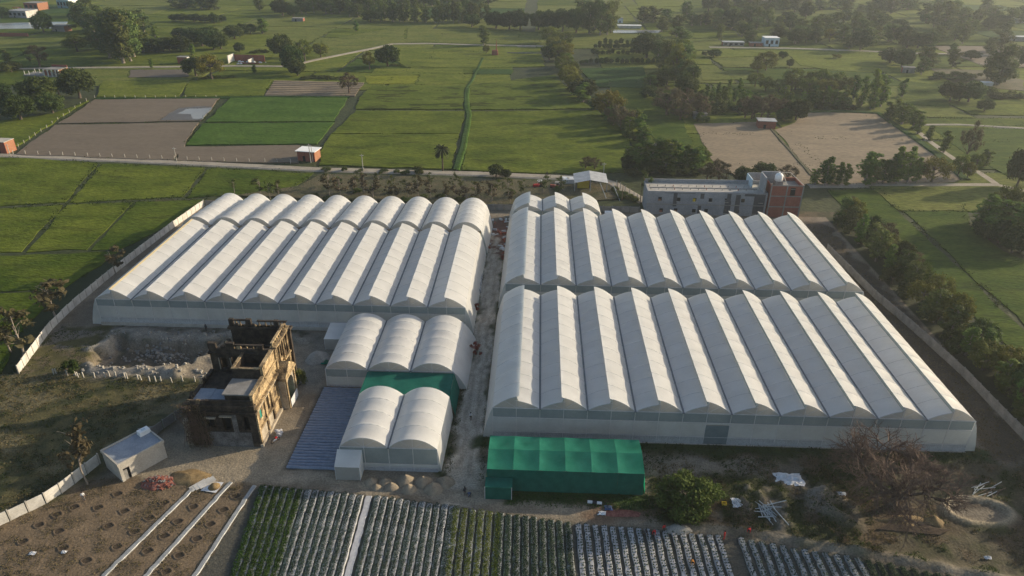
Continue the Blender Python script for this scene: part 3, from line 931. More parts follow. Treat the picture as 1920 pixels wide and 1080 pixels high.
    if front:
        for i in range(n):
            for k in range(2):
                a, b = X(i + k / 2, 0) - ox + 0.03, X(i + k / 2 + 0.5, 0) - ox - 0.03
                j = rs.uniform(-0.03, 0.03)
                if door is not None and i == door[0] and k == door[1]:
                    d = MB()
                    d.box(a, b, -0.12, -0.06, zb, zb + h * 0.62)
                    d.build('door', 'net', root)
                    w = MB()
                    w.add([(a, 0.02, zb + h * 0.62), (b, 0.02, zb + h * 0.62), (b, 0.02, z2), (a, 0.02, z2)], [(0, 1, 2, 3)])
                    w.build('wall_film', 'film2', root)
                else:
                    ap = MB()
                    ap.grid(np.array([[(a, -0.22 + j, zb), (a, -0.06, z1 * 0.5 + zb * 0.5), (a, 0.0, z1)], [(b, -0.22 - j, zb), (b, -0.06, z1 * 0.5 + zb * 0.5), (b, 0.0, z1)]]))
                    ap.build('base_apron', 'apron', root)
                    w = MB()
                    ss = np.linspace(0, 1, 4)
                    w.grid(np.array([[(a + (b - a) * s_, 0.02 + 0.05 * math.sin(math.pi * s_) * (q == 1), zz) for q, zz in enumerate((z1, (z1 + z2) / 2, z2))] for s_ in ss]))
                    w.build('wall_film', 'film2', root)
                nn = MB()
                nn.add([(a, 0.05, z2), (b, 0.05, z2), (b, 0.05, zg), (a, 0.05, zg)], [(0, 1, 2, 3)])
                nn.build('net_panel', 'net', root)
        for k in range(2 * n + 1):
            p = MB()
            x = X(k / 2, 0) - ox
            p.bar((x, -0.06, zb), (x, -0.06, zg + 0.05), 0.09)
            p.build('post', 'steel', root)
        for zz, nm_ in ((z1, 'bottom_rail'), (z2, 'top_rail')):
            r_ = MB()
            r_.bar((X(0, 0) - ox, -0.10, zz), (X(n, 0) - ox, -0.10, zz), 0.07)
            r_.build(nm_, 'steel', root)
        if plinth:
            pl = MB()
            pl.box(X(0, 0) - ox, X(n, 0) - ox, -0.45, -0.25, zb - 0.8, zb + 0.06)
            pl.build('plinth', 'concrete', root)
    bw = MB()
    bw.add([(X(0, 1) - ox, by - oy, 0), (X(n, 1) - ox, by - oy, 0), (X(n, 1) - ox, by - oy, zg), (X(0, 1) - ox, by - oy, zg)], [(0, 3, 2, 1)])
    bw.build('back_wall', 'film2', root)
    # sloping film flanks
    for side, fl in ((0, flank[0]), (n, flank[1])):
        sg = -1 if side == 0 else 1
        q = np.array([[0, zg], [fl * 0.30, zg * 0.80], [fl * 0.62, zg * 0.5], [fl * 0.88, zg * 0.2], [fl, -0.05]])
        P = np.zeros((len(vv), len(q), 3))
        amp = sag * 1.2 * (0.5 + rs.rand(nt_))
        for k, v in enumerate(vv):
            ph = v * nt_
            s_ = amp[min(int(ph), nt_ - 1)] * math.sin(math.pi * (ph - int(ph))) if k < len(vv) - 1 else 0
            P[k, :, 0] = X(side, v) - ox + sg * (q[:, 0] - s_ * np.sin(np.linspace(0, math.pi, len(q))))
            P[k, :, 1] = fy + (by - fy) * v - oy
            P[k, :, 2] = q[:, 1]
        fm = MB()
        spans(fm, P, sg > 0)
        fm.build('side_film', film, root, True)
        for v in (0.0, 1.0):
            y = fy + (by - fy) * v - oy
            x = X(side, v) - ox
            cpn = MB()
            cpn.add([(x, y, -0.05)] + [(x + sg * a_, y, z_) for a_, z_ in q], [(0, k, k + 1) for k in range(1, len(q))])
            cpn.build('corner_film', 'film2', root)
    return root
greenhouse('greenhouse', 'largest white ten-bay greenhouse at front right, beside the big leafless tree', (0, 80), 0, (0, 79.3), 40, 10, 6.3, 2.5, True, True, door=(4, 1), seed=2)
greenhouse('greenhouse', 'white ten-bay greenhouse in front of the grey unfinished building', (0, 79.3), 45.2, (0, 78.6), 86, 10, 6.3, 2.5, True, True, seed=3)
greenhouse('greenhouse', 'small three-bay vented greenhouse below the tin-roofed shed', (0.3, 24.4), 92, (0.3, 24.2), 101, 3, 5.3, 2.4, True, True, seed=4, plinth=False)
greenhouse('greenhouse', 'white ten-bay greenhouse with a yellowed roof strip, behind the ruined mansion', (-87.6, -7.9), 33.8, (-87.0, -7.9), 73, 10, 6.3, 2.4, True, False, zb=0.7, seed=5, yellow=True, flank=(2.2, 1.6))
greenhouse('greenhouse', 'plain-arched ten-bay greenhouse touching the back of the yellow-striped one', (-87.0, -7.7), 74.2, (-84.6, -7.4), 92, 10, 6.5, 2.4, False, seed=6, front=False, flank=(2.2, 1.6), truss=3.0)
greenhouse('greenhouse', 'three-bay arched greenhouse joined to the green net canopy', (-32.5, -8.2), 13.5, (-32.5, -8.0), 31.4, 3, 3.9, 1.9, False, seed=7, flank=(0.2, 2.4), truss=3.0, sag=0.2, split_wall=(0.10, 0.55), plinth=False)
dbl = greenhouse('greenhouse', 'two-bay arched greenhouse with a white entrance porch behind the sand piles', (-24.0, -8.3), -9.0, (-24.0, -8.0), 5.0, 2, 4.6, 1.9, False, seed=8, flank=(0.25, 0.5), truss=3.5, sag=0.22, split_wall=(0.16, 0.30), plinth=False)
def porch(root_label, x0, x1, y0, y1, hb, hf):
    r_ = thing('entrance_porch', root_label, 'porch', (x0, y0, 0))
    w, d = x1 - x0, y1 - y0
    m_ = MB(); m_.add([(0, 0, 0), (w, 0, 0), (w, 0, hf), (0, 0, hf)], [(0, 1, 2, 3)]); m_.build('front_panel', 'lunette', r_)
    for x, nm_ in ((0, 'side_panel'), (w, 'side_panel')):
        m_ = MB(); m_.add([(x, 0, 0), (x, d, 0), (x, d, hb), (x, 0, hf)], [(0, 1, 2, 3)]); m_.build(nm_, 'film', r_)
    m_ = MB(); m_.add([(-0.05, -0.1, hf + 0.01), (w + 0.05, -0.1, hf + 0.01), (w + 0.05, d, hb), (-0.05, d, hb)], [(0, 1, 2, 3)]); m_.build('roof_film', 'film', r_)
    for x in (0, w):
        m_ = MB(); m_.bar((x, -0.06, 0), (x, -0.06, hf), 0.07); m_.build('post', 'steel', r_)
    return r_
porch('white film entrance porch at the corner of the two-bay greenhouse', -24.3, -20.4, -11.6, -9.2, 4.2, 2.7)
porch('white film porch on the far left side of the three-bay greenhouse', -36.3, -32.9, 26.0, 31.5, 3.2, 2.6)
# green canopy between the small houses
r_ = thing('shade_canopy', 'flat green shade-net canopy between the two small greenhouses', 'shade canopy', (-24.4, 5.4, 0))
nu, nv_ = 17, 9
P = np.array([[(16.3 * u / (nu - 1), 7.9 * v / (nv_ - 1), 3.72 - 0.12 * abs(math.sin(u / (nu - 1) * math.pi * 4)) * math.sin(v / (nv_ - 1) * math.pi)) for v in range(nv_)] for u in range(nu)])
m_ = MB(); m_.grid(P, flip=True); m_.build('net_roof', 'greennet2', r_, True)
m_ = MB(); m_.add([(16.35, 0, 3.7), (16.35, 7.9, 3.7), (17.3, 7.9, 0), (17.3, 0, 0)], [(0, 3, 2, 1)]); m_.build('net_side', 'greennet2', r_)
for x in (0, 8.1, 16.3):
    for y in (0.1, 7.8):
        m_ = MB(); m_.bar((x, y, 0), (x, y, 3.6), 0.1); m_.build('post', 'steel', r_)
# green net house
r_ = thing('net_house', 'long emerald green shade-net house in front of the big greenhouse', 'net house', (-0.1, -12.6, 0))
LX, LY = 24.3, 7.8
rs_ = np.random.RandomState(3)
for i in range(6):
    x0, x1 = LX * i / 6, LX * (i + 1) / 6
    for j in range(2):
        y0, y1 = LY * j / 2, LY * (j + 1) / 2
        z0_, z1_ = (4.15, 4.85) if j == 0 else (4.85, 4.3)
        q = np.zeros((7, 5, 3))
        for a_ in range(7):
            for b_ in range(5):
                s_, t_ = a_ / 6, b_ / 4
                q[a_, b_] = (x0 + (x1 - x0) * s_, y0 + (y1 - y0) * t_, z0_ + (z1_ - z0_) * t_ - 0.30 * math.sin(math.pi * s_ ** 0.7) * math.sin(math.pi * t_) - 0.08 * math.sin(math.pi * s_))
        m_ = MB(); m_.grid(q, flip=True); m_.build('roof_net', 'greennet', r_, True)
    for nm_, y in (('front_net', 0.0), ('back_net', LY)):
        m_ = MB()
        q = np.array([[(x0 + (x1 - x0) * s_, y - (0.25 if y == 0 else -0.25) * (1 - t_) + 0.08 * math.sin(s_ * 9 + i) * math.sin(math.pi * t_), 4.1 * t_) for t_ in np.linspace(0, 1, 5)] for s_ in np.linspace(0, 1, 5)])
        m_.grid(q); m_.build(nm_, 'greennet2', r_, True)
for nm_, x, s_ in (('side_net', 0, -1), ('side_net', LX, 1)):
    m_ = MB()
    m_.add([(x + s_ * 0.4, 0, 0), (x + s_ * 0.4, LY, 0), (x, LY, 4.3), (x, LY / 2, 4.85), (x, 0, 4.15)], [(0, 1, 2, 3, 4)])
    m_.build(nm_, 'greennet', r_)
for i in range(7):
    for y, z in ((0.3, 4.0), (LY / 2, 4.6), (LY - .3, 4.1)):
        m_ = MB(); m_.bar((LX * i / 6, y, 0), (LX * i / 6, y, z), 0.09); m_.build('post', 'steel', r_)
r_ = thing('net_porch', 'small green net porch on the left end of the net house', 'net porch', (-0.3, -14.75, 0))
m_ = MB(); m_.add([(0, 0, 0), (4.1, 0, 0), (4.1, 0, 2.4), (0, 0, 2.5)], [(0, 1, 2, 3)]); m_.build('front_net', 'greennet2', r_)
m_ = MB(); m_.grid(np.array([[(4.2 * s_, 2.0 * t_ - 0.05, 2.45 + 0.25 * t_ - 0.1 * math.sin(math.pi * s_)) for t_ in (0, .5, 1)] for s_ in np.linspace(0, 1, 6)]), flip=True); m_.build('roof_net', 'greennet2', r_, True)
for x in (0, 4.12):
    m_ = MB(); m_.add([(x, 0, 0), (x, 2, 0), (x, 2, 2.7), (x, 0, 2.45)], [(0, 1, 2, 3)]); m_.build('side_net', 'greennet2', r_)
    m_ = MB(); m_.bar((x, -0.05, 0), (x, -0.05, 2.5), 0.08); m_.build('post', 'steel', r_)

# ================================================================== COMPOUND WALLS
def pbox(name, parent, m, x0, x1, y0, y1, z0, z1, label=None):
    b = MB()
    b.box(x0, x1, y0, y1, z0, z1)
    o = b.build(name, m, parent)
    if label: o['label'] = label
    return o
def panel_wall(label, pts, step, h, mpanel, mpost, group=None, seed=0):
    rs = random.Random(seed)
    root = thing('compound_wall', label, 'wall', (pts[0][0], pts[0][1], 0), 0, group)
    P = [np.array(p, float) for p in pts]
    L = [0]
    for a, b in zip(P[:-1], P[1:]):
        L.append(L[-1] + float(np.hypot(*(b - a))))
    n = int(L[-1] / step)
    def at(t):
        return np.array([np.interp(t, L, [p[0] for p in P]), np.interp(t, L, [p[1] for p in P])])
    ang = None
    pan = MB(); pan.box(0.10, step - 0.10, -0.04, 0.04, -0.25, h * 0.49); pan.box(0.10, step - 0.10, -0.035, 0.045, h * 0.5, h)
    pme = pan.mesh('wall_panel', mpanel)
    pos = MB(); pos.box(-0.09, 0.09, -0.09, 0.09, -0.3, h + 0.12)
    qme = pos.mesh('wall_post', mpost)
    for i in range(n + 1):
        a, b = at(i * L[-1] / n), at(min((i + 1) * L[-1] / n, L[-1]))
        if i < n:
            ang = math.atan2(*(b - a)[::-1])
            o = link('wall_panel', pme, root, (a[0] - pts[0][0], a[1] - pts[0][1], rs.uniform(-0.06, 0.03)))
            o.rotation_euler = (rs.uniform(-0.02, 0.02), 0, ang)
        o = link('wall_post', qme, root, (a[0] - pts[0][0], a[1] - pts[0][1], 0))
        o.rotation_euler = (0, 0, ang)
    return root
panel_wall('long pale precast wall curving along the left wheat fields', WALL_L, 2.4, 1.9, 'limewash', 'concrete', seed=1)
panel_wall('grey precast wall along the right side of the big greenhouses', WALL_R[1:], 2.6, 2.0, 'concdark', 'concdark', seed=2)
panel_wall('pale wall between the rough grass and the brown plot, running to the ruin', WALL_FL[:3] + [(-63.9, -9.6)], 2.3, 2.0, 'limewash', 'concrete', seed=3)
panel_wall('short grey wall from the flat-roofed hut to the ruined mansion', [(-58.6, -2.6), (-55.4, 4.7), (-53.6, 9.0)], 2.3, 1.8, 'concdark', 'concdark', seed=4)
panel_wall('grey wall behind the rear greenhouses, below the orchard strip', [(-8.5, 104.8), (37.5, 105.2)], 2.6, 2.0, 'concdark', 'concdark', seed=5)
panel_wall('low grey wall behind the plain-arched greenhouse, below the orchard strip', [(-94.5, 104.2), (-52, 104.6), (-8.9, 104.8)], 2.6, 1.6, 'concdark', 'concdark', seed=6)

# ================================================================== RUINED MANSION
ru = thing('ruined_mansion', 'blackened roofless old mansion with a lit ochre side and carved balustrades', 'ruined mansion', (-50.5, -4.4, 0))
def rb(name, m, x0, x1, y0, y1, z0, z1):
    return pbox(name, ru, m, x0 + 50.5, x1 + 50.5, y0 + 4.4, y1 + 4.4, z0, z1)
XE = -39.0
def wall_with_holes(name, m, axis, c0, c1, a0, a1, z0, z1, holes):
    """wall slab as one mesh: axis 'x' runs along x at y c0..c1, 'y' along y at x c0..c1; holes (a, b, z, Z)"""
    b = MB()
    cuts = sorted({a0, a1} | {h[0] for h in holes} | {h[1] for h in holes})
    for s0, s1 in zip(cuts[:-1], cuts[1:]):
        hs = sorted([(h[2], h[3]) for h in holes if h[0] <= s0 + 1e-6 and h[1] >= s1 - 1e-6])
        z = z0
        for q0, q1 in hs + [(z1, z1)]:
            if q0 > z + 1e-6:
                if axis == 'x':
                    b.box(s0 + 50.5, s1 + 50.5, c0 + 4.4, c1 + 4.4, z, q0)
                else:
                    b.box(c0 + 50.5, c1 + 50.5, s0 + 4.4, s1 + 4.4, z, q0)
            z = q1
    return b.build(name, m, ru)
# front block, two tall storeys up to the terrace at 8.2 m
front_holes = [(-47.2, -46.0, 3.9, 5.9), (-44.6, -43.2, 3.4, 6.3), (-41.2, -40.2, 3.5, 6.2)]
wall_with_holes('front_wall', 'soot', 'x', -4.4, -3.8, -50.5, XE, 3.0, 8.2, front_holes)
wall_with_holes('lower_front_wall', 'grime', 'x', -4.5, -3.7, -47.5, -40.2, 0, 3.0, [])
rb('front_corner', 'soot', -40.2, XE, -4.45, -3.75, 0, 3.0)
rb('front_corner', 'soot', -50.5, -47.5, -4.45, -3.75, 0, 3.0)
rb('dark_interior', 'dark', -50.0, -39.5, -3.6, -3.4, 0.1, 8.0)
for a, b_, z, Z in front_holes[:2]:
    rb('window_frame', 'soot', a - 0.15, a, -4.55, -4.1, z, Z)
    rb('window_frame', 'soot', b_, b_ + 0.15, -4.55, -4.1, z, Z)
    rb('window_hood', 'paleplaster', a - 0.35, b_ + 0.35, -4.8, -4.2, Z, Z + 0.22)
rb('cracked_plaster', 'grime', -43.0, -42.2, -4.52, -4.4, 3.1, 6.7)
rb('front_cornice', 'soot', -50.8, XE + 0.35, -4.85, -3.75, 7.0, 7.35)
rb('front_cornice', 'soot', -50.7, XE + 0.2, -4.65, -3.76, 8.2, 8.6)
rb('front_parapet', 'soot', -47.0, XE, -4.3, -3.9, 8.6, 9.35)
# lit east face of the front block with pilasters, panels and string courses
east_holes = [(-2.6, -1.7, 4.4, 6.1), (0.8, 1.7, 3.6, 6.6)]
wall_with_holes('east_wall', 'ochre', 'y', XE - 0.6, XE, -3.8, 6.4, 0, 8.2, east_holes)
rb('shutter', 'shutter', XE - 0.25, XE - 0.1, -2.6, -1.7, 4.4, 6.1)
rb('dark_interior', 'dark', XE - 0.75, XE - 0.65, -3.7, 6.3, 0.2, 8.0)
for y in (-4.3, -0.6, 2.4, 5.6):
    rb('pilaster', 'ochre', XE, XE + 0.28, y, y + 0.5, 0, 7.4)
rb('string_course', 'ochre', XE, XE + 0.35, -4.4, 6.4, 3.0, 3.3)
rb('string_course', 'paleplaster', XE, XE + 0.22, -4.4, 6.4, 6.75, 6.95)
rb('east_cornice', 'ochre', XE, XE + 0.5, -4.4, 6.4, 7.4, 7.75)
rb('wall_panel', 'paleplaster', XE, XE + 0.10, -3.5, -0.9, 0.5, 2.7)
rb('wall_panel', 'paleplaster', XE, XE + 0.10, 0.1, 2.1, 0.5, 2.7)
# terrace floor slabs, raised roof slab, upper box room and open tank
rb('terrace_slab', 'roofslab', -50.2, -47.2, -3.7, 0.6, 7.9, 8.18)
rb('terrace_slab', 'roofslab', -47.1, -44.2, -3.7, 0.4, 7.9, 8.22)
rb('terrace_floor', 'soot', -50.2, XE - 0.6, -3.7, 6.0, 7.5, 7.88)
rb('roof_slab', 'concdark', -44.3, XE - 0.3, -3.5, 1.0, 9.85, 10.1)
rb('roof_room_wall', 'soot', -44.0, XE - 0.5, -3.3, -3.0, 7.88, 9.85)
rb('roof_room_wall', 'soot', -44.0, -43.7, -3.0, 0.9, 7.88, 9.85)
rb('east_parapet', 'ochre', XE - 0.45, XE + 0.02, -4.1, 1.4, 8.25, 10.3)
rb('parapet_coping', 'ochre', XE - 0.5, XE + 0.2, -4.15, 1.4, 10.3, 10.5)
rb('tank_wall', 'soot', -44.2, XE - 0.5, 1.3, 1.6, 7.88, 11.9)
rb('tank_wall', 'soot', -44.2, -43.9, 1.6, 6.0, 7.88, 11.9)
rb('tank_floor', 'dark', -43.9, XE - 0.5, 1.6, 6.0, 9.8, 10.0)
rb('tank_coping', 'ochre', -44.3, -43.8, 1.2, 6.1, 11.9, 12.05)
rb('tank_coping', 'ochre', -43.8, XE - 0.5, 1.2, 1.65, 11.9, 12.05)
rb('east_parapet', 'ochre', XE - 0.45, XE + 0.03, 1.45, 6.9, 8.25, 12.2)
rb('parapet_coping', 'ochre', XE - 0.5, XE + 0.22, 1.42, 6.9, 12.2, 12.42)
rb('string_course', 'ochre', XE, XE + 0.3, 1.42, 6.9, 9.9, 10.15)
# cross wall with windows and its broken balustrade
cross_holes = [(-48.4, -47.2, 8.4, 10.8), (-46.4, -45.3, 8.4, 11.0), (-44.9, -44.3, 8.4, 10.8)]
wall_with_holes('cross_wall', 'soot', 'x', 6.1, 6.7, -50.0, XE - 0.5, 0, 12.6, cross_holes)
rb('cross_cornice', 'soot', -50.2, XE - 0.5, 5.75, 6.95, 11.7, 12.0)
for x0, x1, h in ((-50.1, -48.7, 1.1), (-46.9, -45.5, 1.2), (-41.2, -40.4, 0.9)):
    rb('parapet_block', 'soot', x0, x1, 6.1, 6.7, 12.6, 12.6 + h)
rb('balustrade_rail', 'soot', -45.5, -40.4, 6.2, 6.6, 13.25, 13.45)
for x in (-44.6, -43.3, -42.2, -41.5):
    b = MB(); b.tube([(x + 50.5, 10.8, 12.6), (x + 50.5, 10.8, 12.8), (x + 50.5, 10.8, 13.05), (x + 50.5, 10.8, 13.25)], [0.12, 0.18, 0.09, 0.13], 8); b.build('baluster', 'ochre', ru, True)
for x in (-47.9, -45.85):
    rb('window_jamb', 'paleplaster', x - 0.75, x - 0.6, 6.0, 6.12, 8.4, 10.8)
# roofless rear range
wall_with_holes('back_wall', 'soot', 'x', 13.7, 14.3, -49.2, XE + 0.8, 0, 12.6, [(-46.5, -45.3, 5, 8), (-43.5, -42.3, 5, 8)])
rb('back_cornice', 'soot', -49.6, XE + 1.1, 13.3, 14.6, 12.2, 12.6)
for x0, x1, h in ((-49.3, -48.5, 1.5), (-46.2, -45.2, 1.5), (-41.0, -40.2, 1.4)):
    rb('parapet_block', 'soot', x0, x1, 13.7, 14.3, 12.6, 12.6 + h)
rb('balustrade_rail', 'soot', -48.5, -46.2, 13.8, 14.2, 13.75, 13.98)
rb('balustrade_rail', 'soot', -44.1, -38.6, 13.8, 14.2, 13.65, 13.88)
for x in (-48.0, -47.3, -43.8, -42.6, -41.6, -39.8, -39.0):
    b = MB(); b.tube([(x + 50.5, 18.4, 12.6), (x + 50.5, 18.4, 12.85), (x + 50.5, 18.4, 13.2), (x + 50.5, 18.4, 13.7)], [0.15, 0.22, 0.10, 0.16], 8); b.build('baluster', 'ochre', ru, True)
wall_with_holes('rear_cross_wall', 'soot', 'x', 10.0, 10.5, -49.0, XE - 0.6, 0, 10.8, [(-47, -45.6, 6, 9), (-44, -42.5, 6, 9)])
rb('inner_floor', 'dark', -49.5, XE - 0.6, 6.8, 13.6, 4.0, 4.2)
b = MB()
for k in range(9):
    x, y = -46 + 0.9 * random.Random(k).uniform(-2, 4), 8.2 + random.Random(k + 50).uniform(-1, 1)
    b.hexa([(x + 50.5 - .5, y + 4.4 - .5), (x + 50.5 + .5, y + 4.4 - .4), (x + 50.5 + .4, y + 4.4 + .5), (x + 50.5 - .4, y + 4.4 + .4)], 4.2, 4.2 + random.Random(k).uniform(3.2, 6.2), 0, 0.5)
b.build('collapsed_masonry', 'ochre', ru)
rb('west_wall', 'soot', -50.5, -49.9, -3.8, 6.1, 0, 8.4)
rb('west_wall', 'soot', -50.1, -49.5, 6.7, 13.7, 0, 9.6)
rb('outer_west_wall', 'concdark', -52.6, -52.2, 0.5, 12.5, 0, 4.6)
# tall lit rear east facade: openings between clustered pilasters
eh = [(7.6, 8.6, 8.6, 11.2), (9.6, 10.6, 8.6, 11.2), (11.6, 12.6, 8.6, 11.2), (11.4, 12.7, 4.6, 7.4)]
wall_with_holes('rear_east_wall', 'ochre', 'y', XE - 0.6, XE, 6.9, 14.0, 0, 12.5, eh)
for y in (7.0, 7.35, 8.9, 10.9, 12.9, 13.3, 13.7):
    rb('pilaster', 'ochre', XE, XE + 0.32, y, y + 0.24, 8.0, 12.3)
for y in (12.85, 13.3, 13.75):
    rb('pilaster', 'ochre', XE, XE + 0.38, y, y + 0.26, 0, 7.6)
rb('east_cornice', 'ochre', XE, XE + 0.6, 6.9, 14.5, 12.3, 12.65)
rb('east_cornice', 'ochre', XE, XE + 0.55, 10.6, 14.5, 7.6, 7.95)
rb('balustrade_rail', 'ochre', XE - 0.3, XE + 0.15, 6.9, 13.9, 13.4, 13.62)
for y in np.arange(7.2, 13.8, 0.85):
    b = MB(); b.tube([(XE + 50.4, y + 4.4, 12.65), (XE + 50.4, y + 4.4, 12.9), (XE + 50.4, y + 4.4, 13.15), (XE + 50.4, y + 4.4, 13.4)], [0.14, 0.2, 0.1, 0.15], 8); b.build('baluster', 'ochre', ru, True)
# projecting gateway with an arch and pediment
gx0, gx1 = XE, XE + 1.5
rb('gate_pier', 'paleplaster', gx0, gx1, 6.0, 6.9, 0, 6.3)
rb('gate_pier', 'paleplaster', gx0, gx1, 10.0, 10.9, 0, 6.3)
rb('gate_pilaster', 'ochre', gx1, gx1 + 0.25, 6.15, 6.6, 0, 6.4)
rb('gate_pilaster', 'ochre', gx1, gx1 + 0.25, 10.3, 10.75, 0, 6.4)
b = MB()
cy, rr_ = 8.45, 1.55
pts = [(cy + rr_ * math.cos(t), 3.9 + rr_ * 1.1 * math.sin(t)) for t in np.linspace(0, math.pi, 15)]
for (ya, za), (yb, zb_) in zip(pts[:-1], pts[1:]):
    for x in (gx0 + 0.4, gx1):
        q = [(x + 50.5, ya + 4.4, za), (x + 50.5, yb + 4.4, zb_), (x + 50.5, yb + 4.4, 6.3), (x + 50.5, ya + 4.4, 6.3)]
        b.add(q, [(0, 1, 2, 3) if x > gx0 + 1 else (3, 2, 1, 0)])
    b.add([(gx0 + 50.9, ya + 4.4, za), (gx0 + 50.9, yb + 4.4, zb_), (gx1 + 50.5, yb + 4.4, zb_), (gx1 + 50.5, ya + 4.4, za)], [(0, 1, 2, 3)])
b.build('gate_arch', 'paleplaster', ru)
rb('gate_entablature', 'ochre', gx0, gx1 + 0.45, 5.7, 11.2, 6.3, 6.75)
b = MB()
b.add([(gx0 + 50.5, 10.1, 6.75), (gx1 + 50.85, 10.1, 6.75), (gx1 + 50.85, 15.6, 6.75), (gx0 + 50.5, 15.6, 6.75), (gx0 + 50.5, 12.85, 8.9), (gx1 + 50.85, 12.85, 8.9)],
      [(1, 2, 5), (0, 4, 3), (0, 1, 5, 4), (3, 4, 5, 2)])
b.build('pediment', 'ochre', ru)
rb('gate_door', 'shutter', gx0 + 0.05, gx0 + 0.2, 7.0, 9.9, 0, 2.7)
rb('gate_recess', 'soot', gx0 + 0.02, gx0 + 0.045, 7.0, 9.9, 2.7, 6.2)
rb('barrier_sheet', 'plastic', gx1 + 0.3, gx1 + 0.36, 6.6, 10.2, 0, 1.7)
rb('plinth', 'paleplaster', XE, XE + 0.5, -4.5, 5.9, 0, 0.55)
rb('buttress', 'paleplaster', -51.4, -50.5, -4.6, -3.7, 0, 5.2)
for k in range(46):
    r1 = random.Random(k + 300)
    side = k % 5
    if side == 0: x, y, z = r1.uniform(-50, -44.4), 6.4, 12.6
    elif side == 1: x, y, z = r1.uniform(-49, -39), 14.0, 12.6
    elif side == 2: x, y, z = -49.9, r1.uniform(6.8, 13.6), 9.6
    elif side == 3: x, y, z = -50.2, r1.uniform(-3.6, 6), 8.4
    else: x, y, z = r1.uniform(-49.5, -47.2), -4.1, 8.6
    q, hh = r1.uniform(.2, .5), r1.uniform(.2, .75)
    b = MB()
    b.hexa([(x + 50.5 - q, y + 4.4 - .26), (x + 50.5 + q, y + 4.4 - .24), (x + 50.5 + q * .9, y + 4.4 + .25), (x + 50.5 - q * .9, y + 4.4 + .26)], z - .02, z + hh, 0, r1.uniform(.1, .5))
    b.build('broken_masonry', 'soot' if k % 3 else 'ochre', ru)
# ================================================================== FLAT-ROOFED HUT
hx, hy = -58.0, -13.9
ang = math.atan2(6.1, 4.4)
hu = thing('flat_roofed_hut', 'small pale hut with a blue-grey flat roof beside the brown plot', 'hut', (-57.9, -13.7, 0), ang)
LW, LD, HH = 7.4, 5.4, 3.3
def hb(name, m, x0, x1, y0, y1, z0, z1): return pbox(name, hu, m, x0, x1, y0, y1, z0, z1)
# local x runs along the long lit side, local y to the left of it
b = MB()
for (x0, x1, z0, z1) in ((0, 0.5, 0, HH), (0.5, 1.5, 2.3, HH), (1.5, LW, 0, HH)):
    b.box(x0, x1, 0, 0.25, z0, z1)
b.box(0, 0.25, 0.25, LD, 0, HH); b.box(LW - 0.25, LW, 0.25, LD, 0, HH); b.box(0.25, LW - 0.25, LD - 0.25, LD, 0, HH)
b.build('wall', 'concrete', hu)
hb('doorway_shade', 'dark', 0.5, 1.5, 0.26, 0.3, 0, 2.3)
b = MB(); b.box(0.55, 1.1, 0.12, 0.18, 0, 1.9); b.build('door', 'concdark', hu)
hb('roof', 'roofslab', 0.05, LW - 0.05, 0.05, LD - 0.05, HH, HH + 0.18)
for q in ((-0.12, LW + 0.12, -0.12, 0.12), (-0.12, LW + 0.12, LD - 0.12, LD + 0.12), (-0.12, 0.12, 0.12, LD - 0.12), (LW - 0.12, LW + 0.12, 0.12, LD - 0.12)):
    hb('roof_kerb', 'concrete', q[0], q[1], q[2], q[3], HH - 0.12, HH + 0.36)
tk = thing('roof_tank', 'white low water tank on the flat roof of the small hut', 'water tank', (-57.6, -5.9, HH + 0.18), ang)
b = MB(); b.hexa([(-0.9, -0.6), (0.9, -0.6), (0.9, 0.6), (-0.9, 0.6)], 0, 0.75, 0, 0.06); b.build('tank_body', 'whitepaint', tk)
b = MB(); b.box(-0.3, 0.3, -0.25, 0.25, 0.75, 0.85); b.build('tank_lid', 'bluewhite', tk)

# ================================================================== UNFINISHED BUILDING AND BRICK TOWER
BX0, BX1, BY0, BY1, BH = 39.4, 74.6, 104.4, 113.5, 7.3
ub = thing('unfinished_building', 'long grey two-storey unfinished building with rows of small square windows', 'building', (BX0, BY0, 0))
wins = [(43.2, 4.9), (48.7, 4.8), (53.4, 4.8), (58.1, 4.8), (62.8, 4.8), (67.6, 4.8), (72.9, 4.8), (43.9, 1.3), (48.2, 1.4), (53.6, 1.3), (57.2, 1.4), (62.9, 1.3), (66.5, 1.3), (71.4, 1.3)]
def holed(parent, name, m, x0, x1, y0, y1, z0, z1, holes, dx, dy):
    b = MB()
    cuts = sorted({x0, x1} | {h[0] for h in holes} | {h[1] for h in holes})
    for s0, s1 in zip(cuts[:-1], cuts[1:]):
        z = z0
        for q0, q1 in sorted([(h[2], h[3]) for h in holes if h[0] <= s0 + 1e-6 and h[1] >= s1 - 1e-6]) + [(z1, z1)]:
            if q0 > z + 1e-6:
                b.box(s0 - dx, s1 - dx, y0 - dy, y1 - dy, z, q0)
            z = q1
    return b.build(name, m, parent)
holed(ub, 'front_wall', 'cement', BX0, BX1, BY0, BY0 + 0.3, 0, BH, [(x - .55, x + .55, z - .6, z + .6) for x, z in wins], BX0, BY0)
infill_mats = {0: 'bricklit', 2: 'yellow', 8: 'bricklit', 4: 'cement', 7: 'brick'}
for k, (x, z) in enumerate(wins):
    w = pbox('window', ub, 'dark', x - .55 - BX0, x + .55 - BX0, 0.32, 0.36, z - .6, z + .6)
    pbox('window_sill', w, 'concrete', x - .65 - BX0, x + .65 - BX0, -0.08, 0.2, z - .72, z - .603)
    if k in infill_mats:
        pbox('window_infill', w, infill_mats[k], x - .5 - BX0, x + .3 - BX0, 0.2, 0.31, z - .6, z - .6 + (0.5 if k != 2 else 0.9))  # coloured panel in the lower part of a few openings
for q in ((0, 0.3, 0.3, BY1 - BY0), (BX1 - BX0 - 0.3, BX1 - BX0, 0.3, BY1 - BY0)):
    pbox('side_wall', ub, 'cement', q[0], q[1], q[2], q[3], 0, BH)
